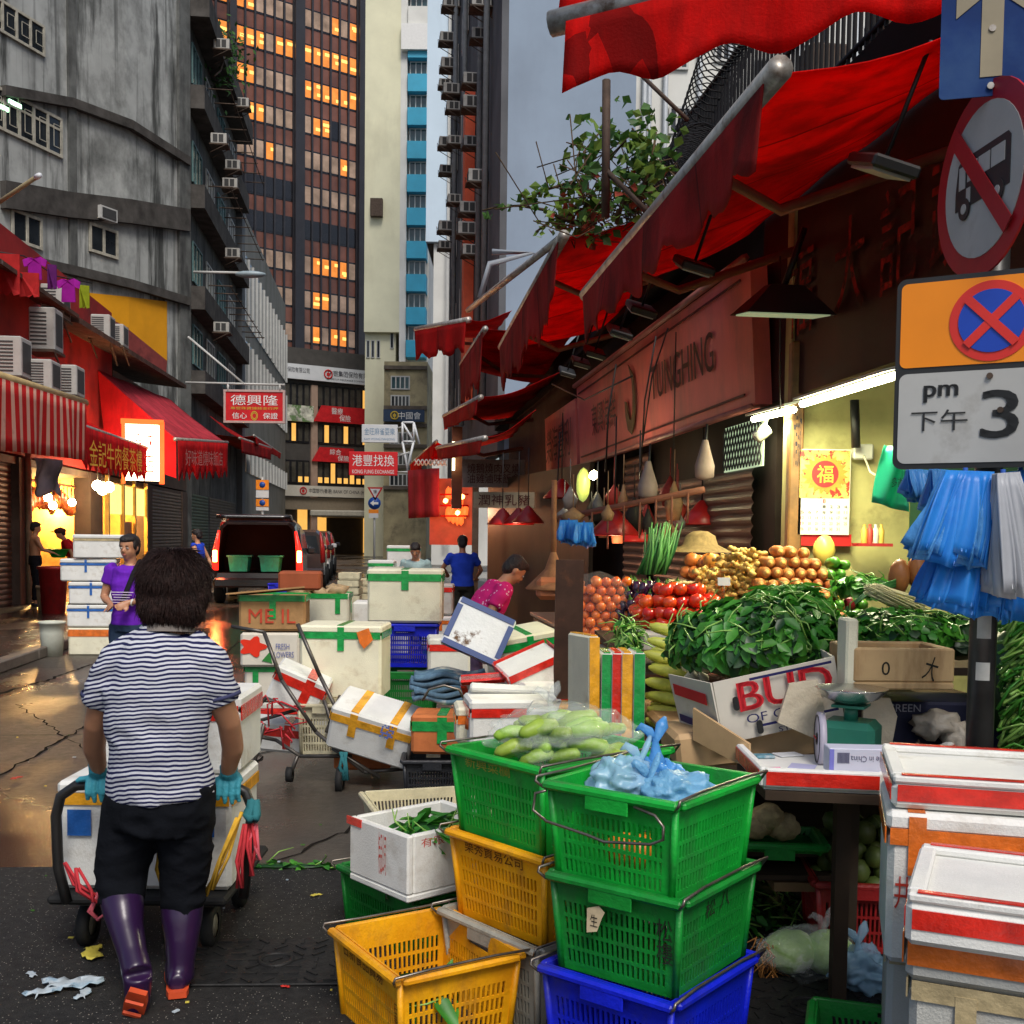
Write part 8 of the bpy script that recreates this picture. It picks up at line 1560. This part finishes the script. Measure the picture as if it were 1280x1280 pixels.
# far workers on the right
p=P(519,700,15.8); person('dark haired worker in a pale shirt and dark apron bent over the far foam boxes',(p.x,16,0),PI,1.55,cm('pale_teal',(.3,.42,.42)),blk2,'short',skin,dict(wl=(-.12,.3,.95),wr=(.12,.3,.95)),.4,False,.02,lean=.35)
p=P(578,700,17); tp,J,k=person('man in a blue T-shirt seen from behind near the roast meat stall',(p.x,17,0),.1,1.62,bl,cm('dark_apron',(.03,.03,.025)),'short',skin,dict(el=(-.30,.1,1.15),er=(.30,.1,1.12),wl=(-.22,.3,1.05),wr=(.24,.3,1.0)),.6,False,.018)
p=P(590,700,8.6); tp,J,k=person('woman in a dotted pink top bending down over the foam boxes',(p.x-.02,8.7,0),-PI*.42,1.58,None,cm('grey_violet',(.10,.07,.14)),'short',skin,dict(),.5,True,.014,lean=.6)
def dots(nt,col):
    vo=nt.nodes.new('ShaderNodeTexVoronoi'); vo.inputs['Scale'].default_value=26; nt.links.new(ncoord(nt),vo.inputs[0]); return nmix(nt,nmath(nt,'LESS_THAN',vo.outputs['Distance'],.2),col,(.75,.45,.6))
pk_=mat('fabric_pink_dots',(.58,.02,.17),.8,.15,5,pat=dots); b=MB()
b.loft([J['pel'],J['wst'],J['chs'],(J['sl']+J['sr'])/2+(J['nk']-J['chs'])*.10,J['nk']-(J['nk']-J['chs'])*.1],[(.17,.135),(.16,.125),(.175,.135),(.16,.105),(.07,.07)],16,side=(1,0,0))
for s in'lr': S,E=J['s'+s],J['e'+s]; limb(b,[S+(J['nk']-S)*.15,S,S.lerp(E,.6)],[.066,.07,.062])
wrinkle(b.fuse('shirt',pk_,tp,vox=.013))
# ---------------------------------------------------------------- the woman pushing the trolley (main figure)
Y0=3.85
W0=thing('person','woman in a striped T-shirt, black trousers and purple rubber boots pushing the trolley','person',(P(200,1200,Y0).x,Y0,0))
Q=lambda px,py,dy=0:P(px,py,Y0+dy)
def stripe(nt,col):
    sp=nt.nodes.new('ShaderNodeSeparateXYZ'); co=ncoord(nt); nt.links.new(co,sp.inputs[0]); n=nnoise(nt,co,4.5,3,.5); n2=nnoise(nt,ncoord(nt,(1,1,1)),1.6,2,.5)
    z=nmath(nt,'ADD',sp.outputs[2],nmath(nt,'MULTIPLY',nmath(nt,'SUBTRACT',n,.5),.030)); z=nmath(nt,'ADD',z,nmath(nt,'MULTIPLY',nmath(nt,'MULTIPLY',sp.outputs[0],sp.outputs[0]),.55)); z=nmath(nt,'ADD',z,nmath(nt,'MULTIPLY',nmath(nt,'SUBTRACT',n2,.5),.05)); z=nmath(nt,'ADD',z,nmath(nt,'MULTIPLY',sp.outputs[0],-.05))
    n3=nnoise(nt,ncoord(nt,(1.5,1,.6)),7,2,.5); z=nmath(nt,'ADD',z,nmath(nt,'MULTIPLY',nmath(nt,'SUBTRACT',n3,.5),.022)); f=nmath(nt,'FRACT',nmath(nt,'MULTIPLY',z,66)); return nmix(nt,nmath(nt,'GREATER_THAN',f,.52),(.56,.57,.62),(.018,.020,.075))
strp=mat('striped_jersey',(.5,.5,.5),.85,.1,5,pat=stripe,bump=.5,bsc=9)
sides=V((1,0,0)); b=MB()
b.loft([Q(200,1015,.03),Q(200,985,.02),Q(200,930,.0),Q(201,880),Q(203,835),Q(205,808),Q(210,790)],[(.17,.13),(.175,.13),(.152,.12),(.155,.12),(.16,.12),(.12,.09),(.055,.055)],20,side=sides)
limb(b,[Q(211,800),Q(213,775,.01),Q(216,750,.015)],[.06,.052,.05])
for (S,E1,E,F1,Wr) in((Q(150,830),Q(130,868),Q(120,905,.05),Q(118,935,.13),Q(124,962,.20)),(Q(255,832),Q(273,868),Q(286,902,.06),Q(291,935,.14),Q(285,965,.21))):
    limb(b,[S,E1,E,F1,Wr],[.056,.048,.041,.040,.028],14)
for (h,K,A_) in((Q(165,1010,.03),Q(152,1110,.05),Q(170,1208,-.13)),(Q(230,1010,.03),Q(229,1122,.10),Q(226,1235,.03))): limb(b,[h,h.lerp(K,.5),K,K.lerp(A_,.35),A_],[.095,.085,.060,.048,.030],14)
hb=MB(); fc={}; hc=Q(219,735,.03); head(b,hb,hc,(.12,1,-.1),(0.02,.05,1),1.05,'none',fc); b.fuse('body',skin,W0,1,vox=.009,smooth=3)
fc['e'].build('eyes',[_mc['eye_white'],_mc['iris_dark']],W0,1); fc['m'].build('mouth',_mc['lips'],W0,1); fc['b'].build('eyebrows',hairb,W0,1)
# curly bobbed hair
hb=MB(); hb.ball(hc+V((0,-.015,.035)),(.110,.108,.102),0,4,nz=.04,ns=3,seed=2); hb.ball(hc+V((.0,-.02,.0)),(.115,.098,.096),0,4,nz=.04,ns=3,seed=3); hb.ball(hc+V((.0,-.04,-.045)),(.108,.083,.085),0,4,nz=.06,ns=5,seed=5)
for i in range(0):
    a=rnd.uniform(0,2*PI); e_=rnd.uniform(-.5,1.4); d_=V((math.cos(a)*math.cos(e_),math.sin(a)*math.cos(e_),math.sin(e_)))
    if d_.y>.55: continue
    hb.ball(hc+V((d_.x*.108,d_.y*.10-.02,d_.z*.105+.0)),rnd.uniform(.018,.026),0,2,nz=.3,ns=5,seed=i)
ho=hb.fuse('hair',hairr,W0,1,vox=.008,smooth=8)
hs=MB(); nv=len(ho.data.vertices); L0=WM[W0.name]
for i in range(8500):
    v=ho.data.vertices[rnd.randrange(nv)]; p=v.co.copy(); n=v.normal.copy(); tdir=V((n.x*.3,n.y*.2,-1))-n*(V((n.x*.3,n.y*.2,-1)).dot(n)); tdir=tdir.normalized() if tdir.length>.05 else V((1,0,0)); s_=n.cross(tdir)*rnd.uniform(-.012,.012); L_=rnd.uniform(.035,.075)
    hs.tube([p-n*.004,p+n*.007+tdir*L_*.4+s_,p+n*rnd.uniform(-.006,.014)+tdir*L_+s_*1.5],[.0013,.0012,.0004],3,cap=False)
hs.build('hair_strands',hairr,W0)
# shirt
b=MB(); b.loft([Q(203,995,.02),Q(202,978,.02),Q(199,940),Q(198,900),Q(200,860),Q(202,828),Q(205,804),Q(209,788)],[(.186,.150),(.184,.148),(.166,.138),(.174,.138),(.186,.138),(.170,.130),(.120,.105),(.08,.08)],24,side=sides)
for (N_,S,E1) in((Q(182,806),Q(148,826),Q(126,880,.025)),(Q(232,806),Q(257,829),Q(276,880,.025))): limb(b,[N_,S,S.lerp(E1,.5),E1],[.066,.072,.070,.068],14)
so_=b.fuse('shirt',strp,W0,1,vox=.009,smooth=5)
def crease(o,amp,fr,seed=0,dirv=(.35,.2,1)):
    D=V(dirv); me=o.data; ns_=[v.normal.copy() for v in me.vertices]
    for v,n in zip(me.vertices,ns_):
        q=V((v.co.x*fr*D.x,v.co.y*fr*D.y,v.co.z*fr*D.z))+V((seed,seed*.7,0)); k=1-abs(mn.noise(q+V((mn.noise(v.co*5)*.8,0,0))))*2.4
        v.co+=n*amp*max(-.4,k)*(.55+.9*mn.noise(v.co*4+V((seed,0,0))))
    me.update()
crease(so_,.011,13,2,(.5,.4,1)); crease(so_,.007,10,9,(1,.6,.45))
b=MB(); c0=Q(212,781,.0); b.lathe([(.088,-.025),(.075,.0),(.070,.018),(.066,.016),(.07,-.002),(.080,-.025)],22,0,Matrix.Translation(c0)@Matrix.Rotation(-.12,4,'X')@Matrix.Scale(1.05,4,(1,0,0))); b.build('collar',mat('collar_grey',(.22,.19,.17),.85,.2,8),W0,1)
for c,n in((Q(126,871,.02),V((-.25,.05,-1))),(Q(277,871,.02),V((.25,.05,-1)))):
    q=n.to_track_quat('Z','Y').to_matrix().to_4x4(); MB().lathe([(.0655,-.009),(.068,-.008),(.068,.005),(.065,.005)],18,0,Matrix.Translation(c)@q).build('sleeve_band',mat('navy_rib',(.05,.055,.12),.85,.2),W0,1)
# trousers
tro=mat('black_trousers',(.006,.007,.010),.95,.3,6,bump=.5,bsc=9); b=MB(); b.loft([Q(203,972,.02),Q(200,1000,.02),Q(198,1030,.03)],[(.180,.138),(.19,.142),(.18,.135)],22,side=sides)
limb(b,[Q(166,1005,.03),Q(160,1050,.05),Q(152,1090,.06),Q(151,1128,.04)],[.105,.102,.088,.078],16); limb(b,[Q(232,1005,.03),Q(232,1060,.06),Q(229,1100,.09),Q(228,1140,.10)],[.100,.094,.082,.074],16); crease(b.fuse('trousers',tro,W0,1,vox=.009,smooth=4),.009,16,5,(.5,.5,1))
# boots
boot=mat('purple_rubber',(.022,.007,.038),.30,.3,3,coat=.15); sole=mat('orange_sole',(.55,.07,.02),.45,.25,12)
def bootm(top,mid,ank,heel,toe,up,r0=.076):
    b=MB(); b.loft([top,top.lerp(mid,.5),mid,mid.lerp(ank,.6),ank],[(r0,r0),(.070,.074),(.058,.064),(.048,.054),(.050,.056)],18); d_=(toe-heel).normalized()
    b.loft([heel-d_*.01,heel+d_*.05,heel.lerp(toe,.55),toe-d_*.03,toe],[(.030,.030),(.042,.050),(.046,.040),(.043,.030),(.025,.018)],16,side=d_.cross(V(up))); b.tube([ank,heel+d_*.04],[.050,.042],14)
    b.fuse('boot',boot,W0,1,vox=.008,smooth=4)
    s=MB(); u=V(up).normalized(); sd_=d_.cross(u); pr_=[(-.035,.030),(.0,.038),(.08,.036),(.14,.046),(.20,.043),(.24,.024)]; L_=(toe-heel).length/.20
    poly=[heel+d_*(x*L_*.95)+sd_*w_-u*.042 for x,w_ in pr_]+[heel+d_*(x*L_*.95)-sd_*w_-u*.042 for x,w_ in pr_[::-1]]
    s.prism(poly,-u,.022)
    for i in range(6): x=-.01+i*.04; s.box(heel+d_*(x*L_)-u*.046-u*.014+u*.0,(.06,.012,.010),0,M=None,rot=frame((0,0,0),sd_,d_).to_euler())
    s.build('sole',sole,W0,1)
# left foot lifted: sole turned towards the camera
bootm(Q(151,1116,.05),Q(158,1160,-.04),Q(172,1218,-.16),Q(174,1242,-.17),Q(160,1306,.0),(0,.94,.34))
bootm(Q(228,1128,.10),Q(227,1175,.06),Q(225,1225,.03),V((Q(224,1245,.0).x,Y0-.02,.052)),V((Q(222,1240,.2).x,Y0+.20,.050)),(0,0,1))
# gloves
glv=mat('teal_glove',(.05,.30,.38),.55,.2,10,bump=.5,bsc=30)
for (wr,wd,pal,fl,lab) in((Q(122,962,.20),(-.10,.02,-.9),(0,-.1,-1),1,'l'),(Q(286,966,.21),(.05,.02,-.9),(0,-.1,-1),-1,'r')):
    b=MB(); hz=P(0,981,4.1).z
    # palm lies over the bar, fingers hang down around it
    pc=V((wr.x,4.075,hz+.036)); b.loft([wr+V((0,0,.03)),wr,pc+V((0,.0,.012)),pc+V((0,.02,-.002))],[(.034,.034),(.032,.030),(.042,.026),(.044,.022)],14,side=(1,0,0))
    for i in range(4):
        x=pc.x+(-.036+.024*i)*1.0; L_=(.050,.062,.058,.044)[i if fl>0 else 3-i]
        b.tube([V((x,4.09,hz+.034)),V((x*1.0,4.065,hz+.036)),V((x,4.050,hz+.018)),V((x,4.046,hz-.012)),V((x+.002*(i-1.5),4.056,hz-L_*.85))],[.011,.0115,.011,.0105,.008],8)
    b.tube([pc+V((-.03,.0,0)),pc+V((-.052,-.002,-.004)),pc+V((-.074,.0,-.006)),pc+V((-.09,.004,-.016))],[.014,.013,.011,.008],8)
    b.fuse('glove',glv,W0,1,vox=.0045,smooth=2)
# ================================================================ small extras
def crack(pts,wd_,m,seed):
    R=random.Random(seed); b=MB(); P3=[G(*q) for q in pts]; path=[]
    for i in range(len(P3)-1):
        n=max(4,int((P3[i+1]-P3[i]).length/.09))
        for k in range(n): p=P3[i].lerp(P3[i+1],k/n); path.append(V((p.x+R.gauss(0,.018),p.y+R.gauss(0,.018),.0045)))
    L_=[];R_2=[]
    for i,p in enumerate(path):
        t=(path[min(i+1,len(path)-1)]-path[max(i-1,0)]).normalized(); n=V((-t.y,t.x,0)); w_=wd_*R.uniform(.4,1.5); L_.append(p+n*w_); R_2.append(p-n*w_)
    b.add(L_+R_2,[(i,len(L_)+i,len(L_)+i+1,i+1) for i in range(len(L_)-1)]); return b.build('pavement_crack',m,kind='structure',keep=True)
ckm=mat('crack_dark',(.010,.008,.006),.9,.3,9)
crack([(-20,982),(60,935),(110,905)],.012,ckm,1); crack([(275,1005),(335,940),(420,900)],.010,ckm,2); crack([(110,905),(260,840),(300,800)],.012,ckm,3); crack([(330,1084),(430,1040),(470,1010)],.008,ckm,4); crack([(-20,872),(60,850),(200,800)],.014,ckm,5); crack([(20,880),(140,960),(190,1010)],.006,ckm,6)
# hanging ropes and cables over the pink sign
for i,(pts,r_) in enumerate((([(770,455,9.5),(760,520,9.6),(757,590,9.7)],.008),([(820,420,8.6),(806,500,8.7),(800,600,8.8)],.007),([(835,410,8.4),(815,470,8.5),(802,560,8.6)],.006),([(690,480,12),(730,500,11),(790,470,9)],.008),([(845,415,8.2),(842,560,8.2)],.005),([(975,320,6.9),(975,520,6.9)],.005),([(700,540,13),(696,620,12.5)],.009))):
    t=thing('hanging_cable','thin dark cable hanging loosely before the pink sign','cable',P(*pts[0]),group='cables hanging before the pink sign'); MB().tube([P(*q) for q in pts],r_,5).build('cable',lb,t,1)
# cluttered hangers above the middle stall
hm=[mat('hang_'+n,c,.6,.4,7,c2=tuple(x*.3 for x in c),dsc=6) for n,c in(('dull_red',(.30,.03,.02)),('tan',(.28,.16,.08)),('grey',(.16,.15,.14)),('dark',(.03,.025,.02)))]
R5=random.Random(5)
for i in range(22):
    px,py,Y=R5.uniform(690,880),R5.uniform(610,665),R5.uniform(8.3,10.5); p=P(px,py,Y); b=MB(); h_=R5.uniform(.10,.28); w_=R5.uniform(.04,.10)
    b.loft([p+V((0,0,h_*.6)),p+V((0,0,h_*.3)),p,p-V((0,0,h_*.5))],[(.008,.008),(w_*.5,.02),(w_,.04),(w_*.7,.03)],8); b.tube([p+V((0,0,h_*.6)),p+V((0,0,h_*.6+.25))],.004,4)
    o=b.build('hanging_packet',hm[R5.randrange(4)],label='small dull packet hanging from the rail of the middle stall',cat='packet',group='packets on the middle stall rail')
# banner strip and price cards stuck in the vegetables
for i,(px,py,Y,lab) in enumerate(((865,800,6.0,'small white price card stuck in the red tomatoes'),(1010,745,6.0,'small white price card before the carrots'),(905,735,6.2,'small white price card in the ginger heap'))):
    t=thing('price_card',lab,'price card',P(px,py,Y)); MB().box(P(px,py-8,Y),(.07,.004,.045),rot=(-.2,0,.1)).build('card',wht,t,1); MB().tube([P(px,py-6,Y+.01),P(px,py+6,Y+.01)],.003,4).build('stick',wood,t,1)
# extra foam boxes deeper in the street to thicken the pile
foam('white foam box with red tape low behind the stooping woman',Z0(612,770,10.2,.3),(.5,.36,.42),-.1,foamW,'red',vt=(0,)); foam('foam box with green tape standing right of the blue crate',Z0(556,800,10.4,.2),(.42,.36,.42),.1,foamW,'green',vt=(.2,)); foam('scuffed foam box on the road left of the wire trolley boxes',Z0(382,870,9.0,.0),(.36,.3,.3),.2,foamG,'orange',vt=()); crate('dark green crate behind the carton pile',Z0(375,800,10.6,0),.5,.4,.3,.1,'dgreen',handles=False,rows=2)
foam('white foam box with a red band beside the dark narrow board',P(686,905,6.4),(.34,.3,.24),.2,foamW,'red',vt=(.2,)); foam('foam box with amber tape at the foot of the upright lids',P(705,935,5.6),(.36,.3,.22),-.1,foamG,'yellow',vt=(0,))
